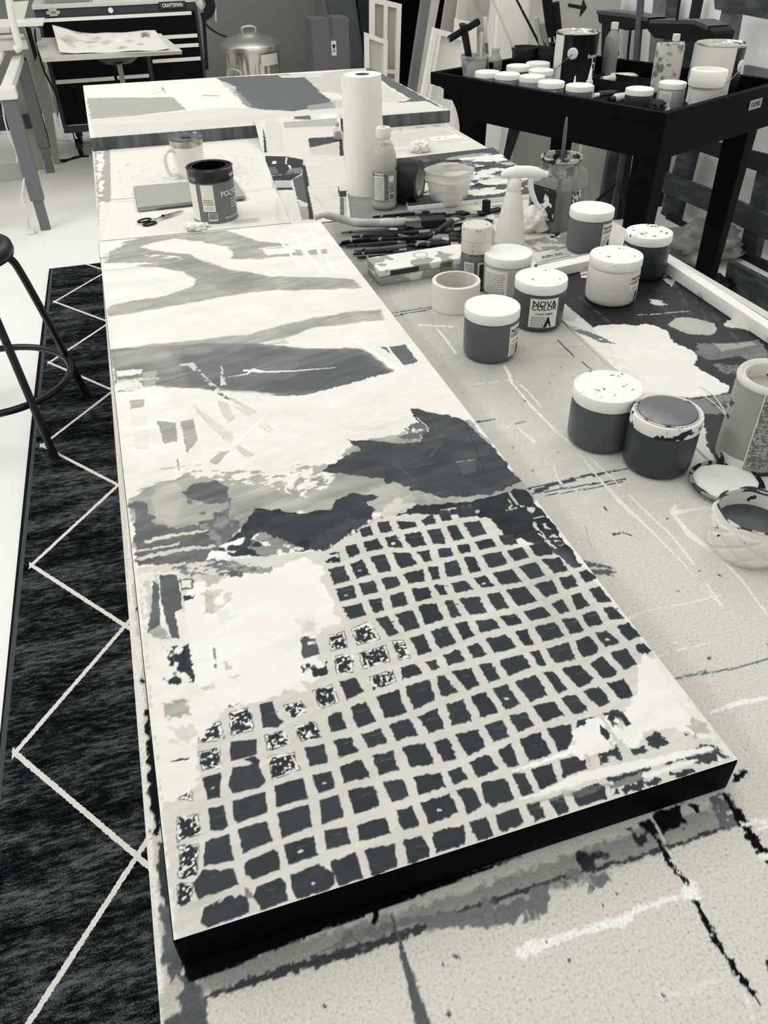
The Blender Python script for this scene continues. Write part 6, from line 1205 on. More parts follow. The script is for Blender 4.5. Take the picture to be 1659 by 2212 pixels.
for q in ((-.13, -.126, -.07, .07), (.126, .13, -.07, .07), (-.13, .13, -.07, -.066), (-.13, .13, .066, .07)): box(bm, *q, 0, .035)
obj('box_shell', bm, mat('crusty_black', 14), t)

# ================================================================== behind the cart: work lights, boards, pallets
def panelY(name, label, cat, px, Y, th, m, ext=True, group=None, part=None):
    P = [Py(x, y, Y) for x, y in px]   # TL TR BR BL
    if ext:
        for i, j in ((2, 1), (3, 0)):
            d = P[i]-P[j]; P[i] = P[j]+d*((.003-P[j].z)/d.z)
    bm = bmesh.new(); prism(bm, P, th, n=(0, -1, 0)); bmesh.ops.recalc_face_normals(bm, faces=bm.faces[:])
    o = obj(name, bm, m); return tag(o, label, cat, group) if label else o
def frameY(label, px, Y, m, mp_, bars=(), th=.035, bw=.035, name='stretcher_frame', ext=True, cat='canvas frame'):
    P = [Py(x, y, Y) for x, y in px]
    if ext:
        for i, j in ((2, 1), (3, 0)):
            d = P[i]-P[j]; P[i] = P[j]+d*((.003-P[j].z)/d.z)
    t = thing(name, label, cat, tuple(P[3])); o0 = P[3]; TL, TR, BR, BL = [p-o0 for p in P]; w_ = (TR-TL).length; h_ = (TL-BL).length
    L = lambda u, v: (BL*(1-u)+BR*u)*(1-v)+(TL*(1-u)+TR*u)*v
    def bar_(nm, u0, u1, v0, v1, t0=th, m_=m):
        bm = bmesh.new(); prism(bm, [L(u0, v1), L(u1, v1), L(u1, v0), L(u0, v0)], t0, n=(0, -1, 0)); bmesh.ops.recalc_face_normals(bm, faces=bm.faces[:]); return obj(nm, bm, m_, t)
    a, b = bw/w_, bw/h_
    bar_('frame_bar', 0, a, 0, 1); bar_('frame_bar', 1-a, 1, 0, 1); bar_('frame_bar', a, 1-a, 1-b, 1); bar_('frame_bar', a, 1-a, 0, b)
    for kind, q in bars: bar_('cross_bar', q, q+a*.8, b, 1-b, th*.7) if kind == 'v' else bar_('cross_bar', a, 1-a, q, q+b*.8, th*.6)
    o = bar_('canvas_back', .01, .99, .01, .99, .004, mp_); o.location.y += th; return t
mW = mat('primed_white', 238, rough=.7); mLw = mat('canvas_back_grey', 176, rough=.8)
panelY('leaning_board', 'dark grey board leaning behind the cardboard box', 'board', [(700, -20), (765, -20), (790, 150), (735, 150)], 7.16, .03, mat('dark_grey_board', 88, rough=.8))
panelY('leaning_board', 'black-edged board between the grey board and white frames', 'board', [(770, -20), (800, -20), (806, 150), (792, 150)], 7.13, .03, mat('charcoal_board', 34, rough=.8))
frameY('tall white stretcher frame with a cross bar behind the table', [(800, -8), (868, 9), (862, 190), (800, 160)], 6.3, mat('frame_white', 236, rough=.6), mLw, (('v', .44), ('h', .46)))
frameY('short white stretcher frame in front of the taller one', [(789, 70), (838, 88), (836, 175), (790, 150)], 6.1, mat('frame_white', 236), mat('canvas_back_pale', 196, rough=.8), bw=.03)
panelY('leaning_plank', 'long grey plank leaning between the frames and the cart', 'plank', [(915, -10), (933, -10), (900, 200), (885, 190)], 5.6, .05, mat('grey_plank', 120, rough=.7, stain=.3, stain_tone=90, stain_scale=6, stain_th=.5))
panelY('leaning_plank', 'pale plank leaning right against the grey plank', 'plank', [(934, -10), (952, -10), (912, 205), (901, 200)], 5.59, .05, mat('pale_plank', 196, rough=.7))
frameY('big white framed canvas leaning left of the black cart', [(938, 60), (1010, 80), (985, 262), (908, 225)], 5.0, mat('frame_white', 236), mat('primed_back', 226, rough=.7), (('v', .14),), bw=.028)
panelY('leaning_board', 'white board leaning beyond the framed canvas', 'board', [(984, 40), (1030, 50), (1030, 230), (975, 230)], 5.25, .02, mW)
panelY('leaning_plank', 'grey plank behind the milky cup', 'plank', [(966, -10), (996, -10), (984, 60), (955, 60)], 5.5, .03, mat('grey_plank_2', 158, rough=.7))
panelY('leaning_plank', 'cream plank behind the black scraper', 'plank', [(994, -10), (1026, -10), (1020, 60), (984, 60)], 5.4, .03, mat('cream_plank', 208, rough=.7))
panelY('leaning_plank', 'knotty grey plank behind the chip brush', 'plank', [(1024, -10), (1060, -10), (1050, 90), (1016, 90)], 5.3, .03, mat('knotty_plank', 172, rough=.7, stain=.2, stain_tone=130, stain_scale=9, stain_th=.5))
panelY('leaning_board', 'large bright white panel behind the brush buckets', 'board', [(1078, -20), (1170, -20), (1166, 120), (1070, 120)], 5.0, .02, mat('bright_panel', 242, rough=.7))
panelY('leaning_plank', 'narrow pale plank at the right of the bright panel', 'plank', [(1152, -20), (1168, -20), (1164, 120), (1149, 120)], 4.95, .03, mat('pale_plank', 196))
# cardboard with arrow
t = panelY('arrow_carton', 'upright cardboard carton printed with a black arrow behind the cart', 'box', [(1203, -20), (1345, -20), (1325, 160), (1196, 160)], 4.35, .30, mat('carton_card', 178, rough=.8))
bm = bmesh.new(); prism(bm, [Py(x, y, 4.349) for x, y in ((1227, 7), (1256, 12), (1260, -4), (1268, 17), (1252, 38), (1254, 20), (1227, 15))], .0006, n=(0, -1, 0)); bmesh.ops.recalc_face_normals(bm, faces=bm.faces[:]); obj('printed_arrow', bm, mat('arrow_black', 30), t)
# boards seen under the cart
panelY('leaning_board', 'white primed board standing under the left end of the cart', 'board', [(1040, 238), (1088, 254), (1072, 360), (1030, 350)], 4.05, .05, mW)
panelY('leaning_board', 'second white board edge behind the first under the cart', 'board', [(1084, 250), (1103, 258), (1082, 360), (1066, 350)], 4.08, .03, mat('edge_cream', 222))
panelY('leaning_board', 'black board between white and grey panels under the cart', 'board', [(1104, 258), (1130, 262), (1100, 350), (1083, 350)], 4.3, .03, mat('arrow_black', 30))
panelY('leaning_board', 'broad grey panel standing on the floor under the cart middle', 'board', [(1118, 255), (1203, 290), (1196, 420), (1100, 400)], 4.35, .03, mat('grey_panel_under', 150, rough=.6))
panelY('leaning_board', 'light grey panel right of the inner cart leg', 'board', [(1262, 290), (1318, 305), (1300, 430), (1240, 420)], 4.1, .03, mat('light_panel_under', 180, rough=.7))
panelY('leaning_plank', 'dark wooden slat beside the light grey panel under the cart', 'plank', [(1320, 310), (1345, 320), (1315, 470), (1295, 460)], 3.9, .03, mat('dark_slat', 66, rough=.7, stain=.3, stain_tone=110, stain_scale=10, stain_th=.5))
panelY('leaning_plank', 'black slat next to the near cart leg', 'plank', [(1349, 320), (1368, 325), (1345, 500), (1325, 490)], 3.8, .03, mat('arrow_black', 30))
# work lights on a stand
X0 = 2.42
def P2(x, y): return Px(x, y, X0)
base = P2(1378, 140); t = thing('work_light_stand', 'black pole stand with twin boxy work lights behind the cart', 'work light', (base.x, base.y, 0))
o0 = Vector((base.x, base.y, 0)); mk = mat('light_housing', 18, rough=.55, spec=.2); mk2 = mat('lit_housing_top', 74, rough=.5)
pt = P2(1386, -25)-o0; obj('pole', tube([(0, 0, .06), tuple(Vector((0, 0, 1))*base.z*.9), tuple(pt)], .017, 14), mat('grey_pole', 62, rough=.45), t, smooth=True)
for k in range(3): a_ = 2*PI*k/3+.5; obj('stand_foot', tube([(0, 0, .25), (.22*math.cos(a_), .22*math.sin(a_), .012)], .009, 8), mk, t)
for px in ([(1289, 24), (1352, 30), (1400, 40), (1402, 62), (1350, 66), (1292, 50)], [(1397, 52), (1404, 44), (1500, 45), (1530, 58), (1541, 70), (1536, 88), (1500, 92), (1410, 82), (1396, 64)]):
    P = [P2(x, y)-o0 for x, y in px]; bm = bmesh.new(); prism(bm, P, .11, n=(-1, 0, 0)); bmesh.ops.recalc_face_normals(bm, faces=bm.faces[:]); bmesh.ops.bevel(bm, geom=bm.edges[:], offset=.006, segments=1, affect='EDGES')
    h = obj('lamp_head', bm, mk, t); ys = sorted(P, key=lambda p: -p.z)
    top = [P[i] for i in ((0, 1, 2) if len(px) == 6 else (1, 2, 3))]; bm = bmesh.new(); pr = None
    for p in top:
        v = (bm.verts.new(p+Vector((-.001, 0, -.012))), bm.verts.new(p+Vector((-.001, 0, .003))), bm.verts.new(p+Vector((.10, 0, .003))))
        if pr: bm.faces.new((pr[0], v[0], v[1], pr[1])); bm.faces.new((pr[1], v[1], v[2], pr[2]))
        pr = v
    obj('lit_top', bm, mk2, h)  # paler top of the lamp head, light from above painted in
for px in ([(1362, 64), (1358, 100), (1355, 135)], [(1458, 90), (1450, 115), (1430, 140), (1420, 150)], [(1472, -20), (1465, 20), (1462, 44)]): obj('cable', tube(spline([P2(x, y)-o0 for x, y in px]), .006, 8), mk, t, smooth=True)
bm = bmesh.new(); prism(bm, [P2(x, y)-o0 for x, y in ((1300, 52), (1322, 55), (1326, 120), (1298, 135))], .03, n=(-1, 0, 0)); bmesh.ops.recalc_face_normals(bm, faces=bm.faces[:]); obj('bracket', bm, mk, t)
def panelX(name, label, cat, px, X, th, m, group=None, parent=None, ext=False):
    P = [Px(x, y, X) for x, y in px]
    if ext:
        for i, j in ((2, 1), (3, 0)):
            d = P[i]-P[j]; P[i] = P[j]+d*((.003-P[j].z)/d.z)
    bm = bmesh.new(); prism(bm, P, th, n=(-1, 0, 0)); bmesh.ops.recalc_face_normals(bm, faces=bm.faces[:])
    o = obj(name, bm, m, parent); return tag(o, label, cat, group) if label else o
mp1 = mat('weathered_wood', 62, rough=.8, stain=.3, stain_tone=100, stain_scale=7, stain_th=.48, stretch=(1, 1, 4)); mp2 = mat('weathered_wood_dark', 34, rough=.8, stain=.3, stain_tone=60, stain_scale=8, stain_th=.5); mp3 = mat('weathered_wood_light', 122, rough=.8, stain=.3, stain_tone=90, stain_scale=9, stain_th=.5)
panelX('leaning_plank', 'black plank rising behind the left work light', 'plank', [(1308, -10), (1332, -10), (1322, 160), (1296, 160)], 2.84, .03, mp2, ext=True)
panelX('leaning_plank', 'grey plank behind the pole of the work light', 'plank', [(1412, -10), (1440, -10), (1425, 160), (1398, 160)], 2.86, .03, mp3, ext=True)
panelX('leaning_plank', 'charcoal plank right of the grey one behind the work lights', 'plank', [(1440, -10), (1456, -10), (1440, 160), (1425, 160)], 2.865, .03, mp1, ext=True)
panelX('leaning_plank', 'thin black post behind the right work light', 'plank', [(1497, -10), (1511, -10), (1497, 60), (1484, 60)], 2.87, .03, mp2, ext=True)
pal = thing('wooden_pallet', 'dark wooden pallet standing against the white wall behind the cart', 'pallet', (2.8, 3.0, 0)); pi = Matrix.Translation((-2.8, -3.0, 0))
def pp(nm, px, X, m, th=.02): o = panelX(nm, None, None, px, X, th, m); o.parent = pal; o.matrix_parent_inverse = pi
pp('slat', [(1486, 292), (1700, 345), (1700, 392), (1482, 318)], 2.80, mp2); pp('slat', [(1436, 372), (1574, 425), (1710, 490), (1710, 545), (1564, 472), (1428, 414)], 2.80, mp1); pp('slat', [(1440, 462), (1560, 524), (1715, 592), (1715, 628), (1548, 545), (1432, 488)], 2.80, mp2)
pp('slat', [(1545, 548), (1720, 640), (1720, 730), (1535, 600)], 2.80, mp2); pp('slat', [(1470, 215), (1700, 235), (1700, 262), (1466, 240)], 2.80, mp1)
pp('upright', [(1472, 300), (1504, 305), (1450, 515), (1415, 505)], 2.822, mp1, .04); pp('upright', [(1640, 345), (1672, 350), (1620, 600), (1585, 595)], 2.822, mp1, .04)
pal = thing('wooden_pallet', 'grey-toned wooden pallet hanging at the top right behind the cream can', 'pallet', (2.8, 3.0, 0))
pp('slat', [(1541, -12), (1700, -12), (1700, 50), (1544, 20)], 2.76, mp1); pp('slat', [(1608, 140), (1700, 158), (1700, 190), (1602, 176)], 2.76, mp3); pp('upright', [(1560, 18), (1590, 26), (1572, 130), (1536, 120)], 2.782, mp3, .04)
panelX('leaning_plank', 'dark thick plank on edge on the floor at the far right', 'plank', [(1572, 563), (1720, 640), (1720, 726), (1563, 617)], 2.50, .03, mp1)
v = Pz(1500, 560, 0); crumple('plastic_sack', 'crumpled grey plastic sack on the floor beyond the table', (v.x+.0, v.y+.0, 0), .17, mat('grey_sack', 128, rough=.5, stain=.2, stain_tone=165, stain_scale=10, stain_th=.5), (1.3, 1.0, .5), 6, 'sack', 2)
v = Pz(1520, 615, 0); crumple('dark_sack', 'black bag slumped on the floor by the cart leg', (v.x+.0, v.y-.06, 0), .07, mat('black_bag', 10, rough=.6), (1.4, 1, .5), 8, 'bag', 2)

# ================================================================== far left: tool chest, bin, carton, desks
CYF = 6.35
m_body = mat('slate_steel', 66, rough=.45, spec=.25); m_dr = mat('black_drawer', 4, rough=.4, spec=.1); m_al = mat('bright_handle', 236, rough=.35)
t = thing('tool_chest', 'wide slate and black rolling tool chest with long bright drawer pulls', 'tool chest', (.145, CYF, 0)); OX = .145
def cb(name, x0, x1, z0, z1, y0, y1, m, parent=None, bev=.002):
    bm = bmesh.new(); box(bm, x0-OX, x1-OX, y0, y1, z0, z1, bev); return obj(name, bm, m, parent or t)
cb('body', -.378, .668, .155, .895, .012, .48, m_body, bev=.006); cb('top_surface', -.385, .675, .895, .915, -.005, .49, mat('chest_top', 205, rough=.4), bev=.004)
def Z(x, y): return Py(x, y, CYF).z
def X_(x, y): return Py(x, y, CYF).x
drs = [(-.345, .640, .69, .832, 1), (-.345, .640, .615, .685, 0)]
def drawer(x0, x1, z0, z1, hz=None, hx0=None, hx1=None, hh=.014):
    d = cb('drawer', x0, x1, z0, z1, -.004, .012, m_dr)
    if hz is not None: cb('drawer_pull', hx0 if hx0 is not None else x0+.005, hx1 if hx1 is not None else x1-.005, hz-hh/2, hz+hh/2, -.018, -.004, m_al, d)
drawer(-.350, .645, .700, .845, Z(250, 36), -.350, .622, .020)
zs = [(Z(390, 78), .70), (Z(400, 98), None), (Z(378, 129), None)]
drawer(.305, .645, Z(390, 78)-.055, .695, Z(390, 78), .31, .640, .022)
drawer(.305, .645, Z(400, 98)-.07, Z(390, 78)-.06, Z(400, 98), .31, .640, .022)
drawer(.305, .645, Z(378, 129)-.20, Z(400, 98)-.075, Z(378, 129), .31, .640, .022)
drawer(.305, .645, .20, Z(378, 129)-.205)
drawer(-.350, .050, Z(180, 173)-.005, .695); drawer(.055, .275, Z(180, 173)-.005, .695)
drawer(-.350, .040, .215, Z(180, 173)+.012, Z(180, 173), -.350, .036, .024); drawer(.050, .275, .215, Z(285, 165)+.012, Z(285, 165), .055, .27, .022)
cb('kick_line', -.34, .27, .205, .209, -.006, .012, m_al); 
bm = tube([(.10-OX+.0, -.012, .872), (.10-OX, .0, .872)], .016, 20); obj('lock', bm, m_al, t, smooth=True, ang=40)
cb('name_badge', X_(343, 12), X_(401, 9), Z(370, 19)-.0, Z(370, 3), -.007, .013, m_ink); cb('badge_plate', X_(345, 12), X_(399, 9), Z(370, 19)+.004, Z(370, 3)-.004, -.009, -.006, mat('badge_grey', 60))
bz = (Z(370, 19)+Z(370, 3))/2; bx = (X_(343, 12)+X_(401, 9))/2
text_obj('lettering', 'CRAFTSMAN', .034, m_al, lambda X, Y: Vector((bx-OX+X*.70, -.0098, bz+Y*.85)), t)
ex, ez = X_(115, 27), Z(115, 27); bm = bmesh.new(); box(bm, ex-OX-.042, ex-OX+.042, -.005, .013, ez-.009, ez+.009, .002); box(bm, ex-OX-.026, ex-OX+.026, -.007, .013, ez-.02, ez+.02, .004); em = obj('bow_tie_emblem', bm, mat('emblem_silver', 178, rough=.4), t)
text_obj('lettering', 'USA', .02, m_ink, lambda X, Y: Vector((ex-OX+X, -.0078, ez+Y)), em)
for x in (-.30, .60):
    for y in (.04, .42):
        cs_ = obj('caster', tube([(x-OX-.015, y, .055), (x-OX+.015, y, .055)], .055, 24), mat('caster_black', 10, rough=.5), t, smooth=True, ang=40)
        obj('wheel_hub', tube([(x-OX-.017, y, .055), (x-OX+.017, y, .055)], .03, 16), mat('hub_grey', 170, rough=.4), cs_, smooth=True, ang=40)
        obj('caster_fork', B(x-OX-.024, x-OX-.017, y-.02, y+.02, .05, .156), mat('caster_black', 10), cs_)
        obj('caster_fork', B(x-OX+.017, x-OX+.024, y-.02, y+.02, .05, .156), mat('caster_black', 10), cs_)
# things on the chest top
tag(obj('flat_case', B(-.30, -.02, 6.45, 6.75, .9155, .955, .004), mat('flat_case_grey', 140)), 'flat grey case on top of the tool chest at left', 'case'); tag(obj('white_binder', B(.0, .40, 6.47, 6.76, .9155, .94, .003), mat('binder_white', 232)), 'low white binder lying on top of the tool chest', 'binder')
t = thing('screw_clamp', 'black clamp with pale screw handle hanging at the chest corner', 'clamp', (.72, 6.33, 0)); 
P5 = lambda x, y: Py(x, y, 6.3)-Vector((.72, 6.33, 0))
obj('clamp_body', tube(spline([P5(448, -10), P5(455, 12), P5(447, 32), P5(436, 38)]), [.03]*8+[.034]*8+[.026]*9, 10), mat('crusty_black', 14), t, smooth=True); obj('screw_handle', tube([P5(464, 13), P5(466, 46)], .009, 8), mat('clamp_pale', 190), t, smooth=True); obj('jaw', tube([P5(428, 2), P5(438, 18)], .025, 10), mat('clamp_pale', 190), t, smooth=True); obj('cord', tube(spline([P5(436, 40), P5(450, 58), P5(470, 72), P5(490, 80)]), .006, 8), mat('crusty_black', 14), t, smooth=True)
obj('bracket', tube([P5(440, 36), P5(447, 150)], .012, 8), mat('crusty_black', 14), t)
# steel bin
c = Py(541, 100, 7.35); bx, by = c.x, 7.35; zt = Py(541, 64, 7.35).z; R = .245
t = thing('steel_trash_can', 'galvanised steel trash can with domed lid by the grey wall', 'trash can', (bx, by, 0)); mg = mat('galvanised_steel', 214, rough=.32, metal=.85)
bm = bmesh.new(); n = 96; rows = []; zr = zt-.10
for j in range(14):
    z = .01+(zr-.01)*j/13; r_ = R*.80+(R*.96-R*.80)*j/13; q = .006 if .06 < z < zr-.09 else 0
    rows.append([bm.verts.new(((r_+q*math.cos(i*PI/2)) * math.cos(2*PI*i/n), (r_+q*math.cos(i*PI/2))*math.sin(2*PI*i/n), z)) for i in range(n)])
for a_, b_ in zip(rows, rows[1:]):
    for i in range(n): bm.faces.new((a_[i], a_[(i+1) % n], b_[(i+1) % n], b_[i]))
bm.faces.new(list(reversed(rows[0]))); obj('ribbed_drum', bm, mg, t, smooth=True)
obj('lid', lathe([(R*.97, zr-.04), (R*1.02, zr-.038), (R*1.02, zr), (R*1.0, zr+.006), (R*.75, zr+.045), (R*.42, zr+.068), (R*.40, zr+.076), (R*.2, zr+.084), (0, zr+.086)], 72), mg, t, smooth=True, ang=50)
obj('lid_handle', tube(spline([(-.055, 0, zr+.078), (-.052, 0, zr+.115), (0, 0, zr+.125), (.052, 0, zr+.115), (.055, 0, zr+.078)], 5), .008, 8), mat('handle_zinc', 205, rough=.4, metal=.5), t, smooth=True)
a_ = camdir(bx, by)-.62; d = Vector((math.cos(a_), math.sin(a_), 0)); s_ = Vector((-d.y, d.x, 0))
obj('side_handle', tube(spline([d*R*.93+s_*.07+Vector((0, 0, zr-.26)), d*(R+.02)+s_*.066+Vector((0, 0, zr-.17)), d*(R+.02)+Vector((0, 0, zr-.145)), d*(R+.02)-s_*.066+Vector((0, 0, zr-.17)), d*R*.93-s_*.07+Vector((0, 0, zr-.26))], 5), .011, 8), mat('handle_zinc', 205), t, smooth=True)
a_ = camdir(bx, by)+.55; bm = bmesh.new(); patch(bm, R*1.0, a_-.25, a_+.45, zr-.13, zr-.05, 6); obj('torn_sticker', bm, mat('sticker_white', 226), t)
# cardboard carton
TLc, TRc = Py(672, 42, 6.85), Py(753, 33, 6.85)
t = thing('shipping_carton', 'tall taped grey carton with fragile sticker beside the trash can', 'box', (TLc.x, 6.85, 0)); W_ = TRc.x-TLc.x; H_ = TLc.z; mcar = mat('carton_grey', 106, rough=.85)
bm = bmesh.new(); box(bm, 0, W_, 0, .22, .001, H_, .004); obj('carton_body', bm, mcar, t)
def onface(x, z, e=-.002): v = Vector((x, e, z)); v.rotate(Matrix.Rotation(0, 3, 'Z')); return v
for nm, x0, x1, z0, z1, m_, e in (('tape_strip', W_*.46, W_*.56, H_-.13, H_+.001, mat('carton_tape', 90), -.001), ('fragile_sticker', W_*.5, W_*.63, H_-.25, H_-.15, mat('sticker_white', 226), -.001)):
    bm = bmesh.new(); prism(bm, [onface(x0, z0, e), onface(x1, z0, e), onface(x1, z1, e), onface(x0, z1, e)], .001); bmesh.ops.recalc_face_normals(bm, faces=bm.faces[:]); so = obj(nm, bm, m_, t)
bm = bmesh.new(); cxs = W_*.565
for q in ([(-.011, .0), (.011, 0), (.009, -.022), (-.009, -.022)], [(-.0025, -.022), (.0025, -.022), (.0025, -.044), (-.0025, -.044)], [(-.011, -.044), (.011, -.044), (.011, -.048), (-.011, -.048)]): bm.faces.new([bm.verts.new(onface(cxs+a, H_-.175+b, -.0032)) for a, b in q])
obj('glass_symbol', bm, m_ink, so)
tp_ = bmesh.new(); prism(tp_, [onface(W_*.46, H_+.001, -.001), onface(W_*.56, H_+.001, -.001), onface(W_*.56, H_+.001, .22), onface(W_*.46, H_+.001, .22)], .0012, n=(0, 0, 1)); obj('tape_strip', tp_, mat('carton_tape', 90), t)

# side table with drawings
SZ = .74; q = [Pz(x, y, SZ) for x, y in ((90, 125), (392, 108), (346, 72), (74, 82))]
t = thing('side_table', 'narrow beige-topped side table with dark frame in front of the tool chest', 'table', (q[0].x, q[0].y, 0)); o0 = Vector((q[0].x, q[0].y, 0))
bm = bmesh.new(); prism(bm, [p-o0 for p in q], .022, n=(0, 0, 1)); bmesh.ops.recalc_face_normals(bm, faces=bm.faces[:]); obj('table_top', bm, mat('beige_top', 188, rough=.5), t)
mdk = mat('slate_frame', 52, rough=.5)
obj('pedestal_foot', lathe([(0, .002), (.20, .002), (.20, .012), (.03, .03), (0, .03)], 40, c=(.42, .20)), mdk, t, smooth=True, ang=40)
obj('dish_bracket', lathe([(0, SZ-.075), (.10, SZ-.073), (.125, SZ-.045), (.125, SZ-.023), (0, SZ-.023)], 40, c=(.42, .20)), mat('black_gloss_dish', 8, rough=.15, spec=.6), t, smooth=True, ang=50)
obj('post', B(.405, .435, .185, .215, .02, SZ-.07), mat('steel_post', 150, rough=.3, metal=.6), t)
def drawing(name, label, px, z, tone, ptn, amp):
    q = [tuple(Pz(x, y, z)[:2]) for x, y in px]; s = Sheet(q[0], q[1], q[2], q[3], z, np.linspace(0, 1, 70), np.linspace(0, 1, 50), tone)
    ptn(s); cx, cy = s.X.mean(), s.Y.mean()
    u0 = np.array(q[0]); ux_ = np.array(q[1])-u0
    def cv(X, Y): u = ((X-u0[0])*ux_[0]+(Y-u0[1])*ux_[1])/(ux_@ux_); return amp*(np.clip(.16-u, 0, 1)**1.4*4+np.clip(u-.86, 0, 1)**1.4*2.5+.10*np.sin(u*7)**2)
    o = s.build(name, painted(name+'_ink', .8, spec=.05), zfun=cv); md = o.modifiers.new('thickness', 'SOLIDIFY'); md.thickness = .0012; md.offset = -1; return tag(o, label, 'drawing')
drawing('backing_sheet', 'tan backing sheet under the curled drawing on the side table', [(126, 120), (394, 110), (347, 72), (140, 78)], SZ+.0015, 204, lambda s: None, 0)
def pdraw(s):
    r_ = random.Random(4)
    for _ in range(26):
        x, y = r_.uniform(140, 345), r_.uniform(75, 105); s.poly([(x-r_.uniform(5, 18), y), (x, y-r_.uniform(2, 6)), (x+r_.uniform(5, 18), y), (x, y+r_.uniform(2, 6))], r_.choice((180, 200, 215, 165, 238)), rough=.012, rf=30, soft=.02)
    s.poly([(305, 72), (322, 72), (326, 82), (305, 84)], 120, rough=.01, rf=60, speck=.4, sf=60)
drawing('painted_drawing', 'curled sheet of faint floral drawing lying on the side table', [(130, 118), (366, 108), (334, 64), (117, 74)], SZ+.004, 226, pdraw, .05)

# big grey adjustable desk at the left edge
DX, DY = -.505, 4.76; md_ = mat('desk_grey', 112, rough=.5); mdl = mat('desk_white', 228, rough=.5)
t = thing('adjustable_desk', 'grey-legged height adjustable desk with white top at the left edge', 'desk', (DX, DY, 0))
obj('leg', B(-.036, .036, -.03, .03, .16, .66, .004), md_, t); obj('leg_tube', B(-.026, .026, -.022, .022, 0, .17, .003), md_, t)
obj('leg', B(-.036, .036, 1.2, 1.26, .16, .66, .004), md_, t); obj('leg_tube', B(-.026, .026, 1.21, 1.25, 0, .17, .003), md_, t)
obj('crossbar', B(-.5, -.036, -.018, .018, Py(30, 372, DY).z-.04, Py(30, 372, DY).z+.04, .003), mat('crossbar_grey', 150), t)
obj('corner_cap', B(-.05, .045, -.04, .04, .655, .71, .010), mdl, t); obj('side_rail', B(-.034, .02, .03, 1.26, .66, .70, .004), mdl, t)
obj('desk_top', B(-1.5, -.07, .25, 1.3, .712, .735, .004), mat('desk_top_white', 232, rough=.5), t)
obj('lower_rail', B(-.5, -.036, 1.21, 1.25, .28, .36, .003), mat('slate_frame', 52), t)
F = Pz(105, 330, .003); F = Vector((F.x, F.y, 0)); z1 = Py(46, 125, F.y)
t = thing('dark_trestle', 'dark slate steel frame with crossbar between grey desk and tool chest', 'frame', tuple(F)); tx = z1.x-F.x
obj('leg', tube([Vector((0, 0, .002)), Vector((tx, 0, z1.z))], .03, 4), mdk, t); zc_ = Py(60, 232, F.y).z; obj('crossbar', B(-.7, tx*.5, -.015, .015, zc_-.035, zc_+.035), mdk, t); obj('leg', tube([Vector((-.7, 0, .002)), Vector((-.7+tx, 0, z1.z))], .03, 4), mdk, t)
# clutter on the desk, as seen at the frame corner
def bx_(name, label, cat, c, s, z, m, rz=0, bev=.003): return tag(obj(name, B(-s[0]/2, s[0]/2, -s[1]/2, s[1]/2, 0, s[2], bev), m, loc=(c[0], c[1], z), rot=(0, 0, rz)), label, cat)
v = Pz(25, 100, .74); bx_('foam_block', 'pale foam block stack at the near desk corner', 'block', (v.x-.04, v.y+.0, 0), (.26, .3, .05), .7355, mat('foam_pale', 214), .1)
v = Pz(10, 60, .76); bx_('plastic_tray', 'white plastic tray on the desk behind the foam block', 'tray', (v.x-.12, v.y+.1, 0), (.34, .3, .04), .7355, mat('desk_top_white', 232), -.1)
panelY('canvas_panel', 'slanted pale canvas panel leaning on the desk edge', 'canvas', [(22, 5), (62, 2), (48, 58), (28, 60)], 5.95, .02, mat('foam_pale', 214), ext=False)
panelY('leaning_board', 'light grey board standing behind the grey desk leg', 'board', [(18, 108), (42, 108), (64, 215), (35, 225)], 6.1, .02, mat('pale_board', 176, rough=.6))
panelY('leaning_board', 'tall grey board between dark trestle and tool chest', 'board', [(52, 62), (86, 62), (112, 235), (92, 242)], 6.2, .02, mat('pale_board_2', 165, rough=.6))
panelY('hanging_pouch', 'slim black hanging pouch beside the tall grey board', 'pouch', [(54, 58), (66, 62), (80, 120), (76, 134)], 6.05, .04, mat('crusty_black', 14), ext=False)
panelY('shelf_board', 'thin white shelf board poking out above the side table', 'shelf', [(-20, 52), (94, 48), (93, 56), (-20, 60)], 5.75, .25, mat('desk_white', 228), ext=False)
W0_ = [Py(18, -10, 5.3), Py(26, 40, 5.3), Py(36, 80, 5.3), Py(42, 100, 5.3), Py(32, 108, 5.3)]
t = thing('white_hose', 'thick white hose curving down beside the slanted canvas panel', 'hose', tuple(W0_[0])); obj('hose_run', tube(spline([p-W0_[0] for p in W0_], 7), .02, 10), wc_ if False else mat('desk_white', 228), t, smooth=True)
# cables and power strip
def cable(label, pts, r, m): 
    o = thing('cable', label, 'cable', tuple(pts[0])); obj('cable_run', tube(spline([Vector(p)-Vector(pts[0]) for p in pts], 7), r, 7), m, o, smooth=True); return o
wc = mat('white_cable', 228, rough=.5); kc = mat('black_cable', 14, rough=.5)
F0 = lambda x, y: Pz(x, y, .006)
c_ = cable('white cable dropping beside the desk leg to a plug on the floor', [Py(52, 385, 4.7), Py(48, 430, 4.7), Py(60, 460, 4.7), F0(62, 490), F0(72, 502)], .0045, wc)
v = F0(68, 502)-Vector(c_.location); obj('plug', B(v.x-.018, v.x+.018, v.y-.03, v.y+.02, -c_.location.z+.002, -c_.location.z+.022, .004), wc, c_)
cable('white cable hanging from the desk top at the far left', [Py(4, 215, 4.9), Py(10, 260, 4.9), Py(22, 300, 4.9), Py(35, 330, 4.9), Py(37, 358, 4.9)], .004, wc)
cable('white cord looping from desk to power strip across the floor', [F0(0, 287), F0(60, 292), F0(110, 300), F0(150, 304)], .006, wc)
cable('white cord looping round the power strip', [F0(112, 282), F0(80, 305), F0(70, 325), F0(76, 345)], .006, wc)
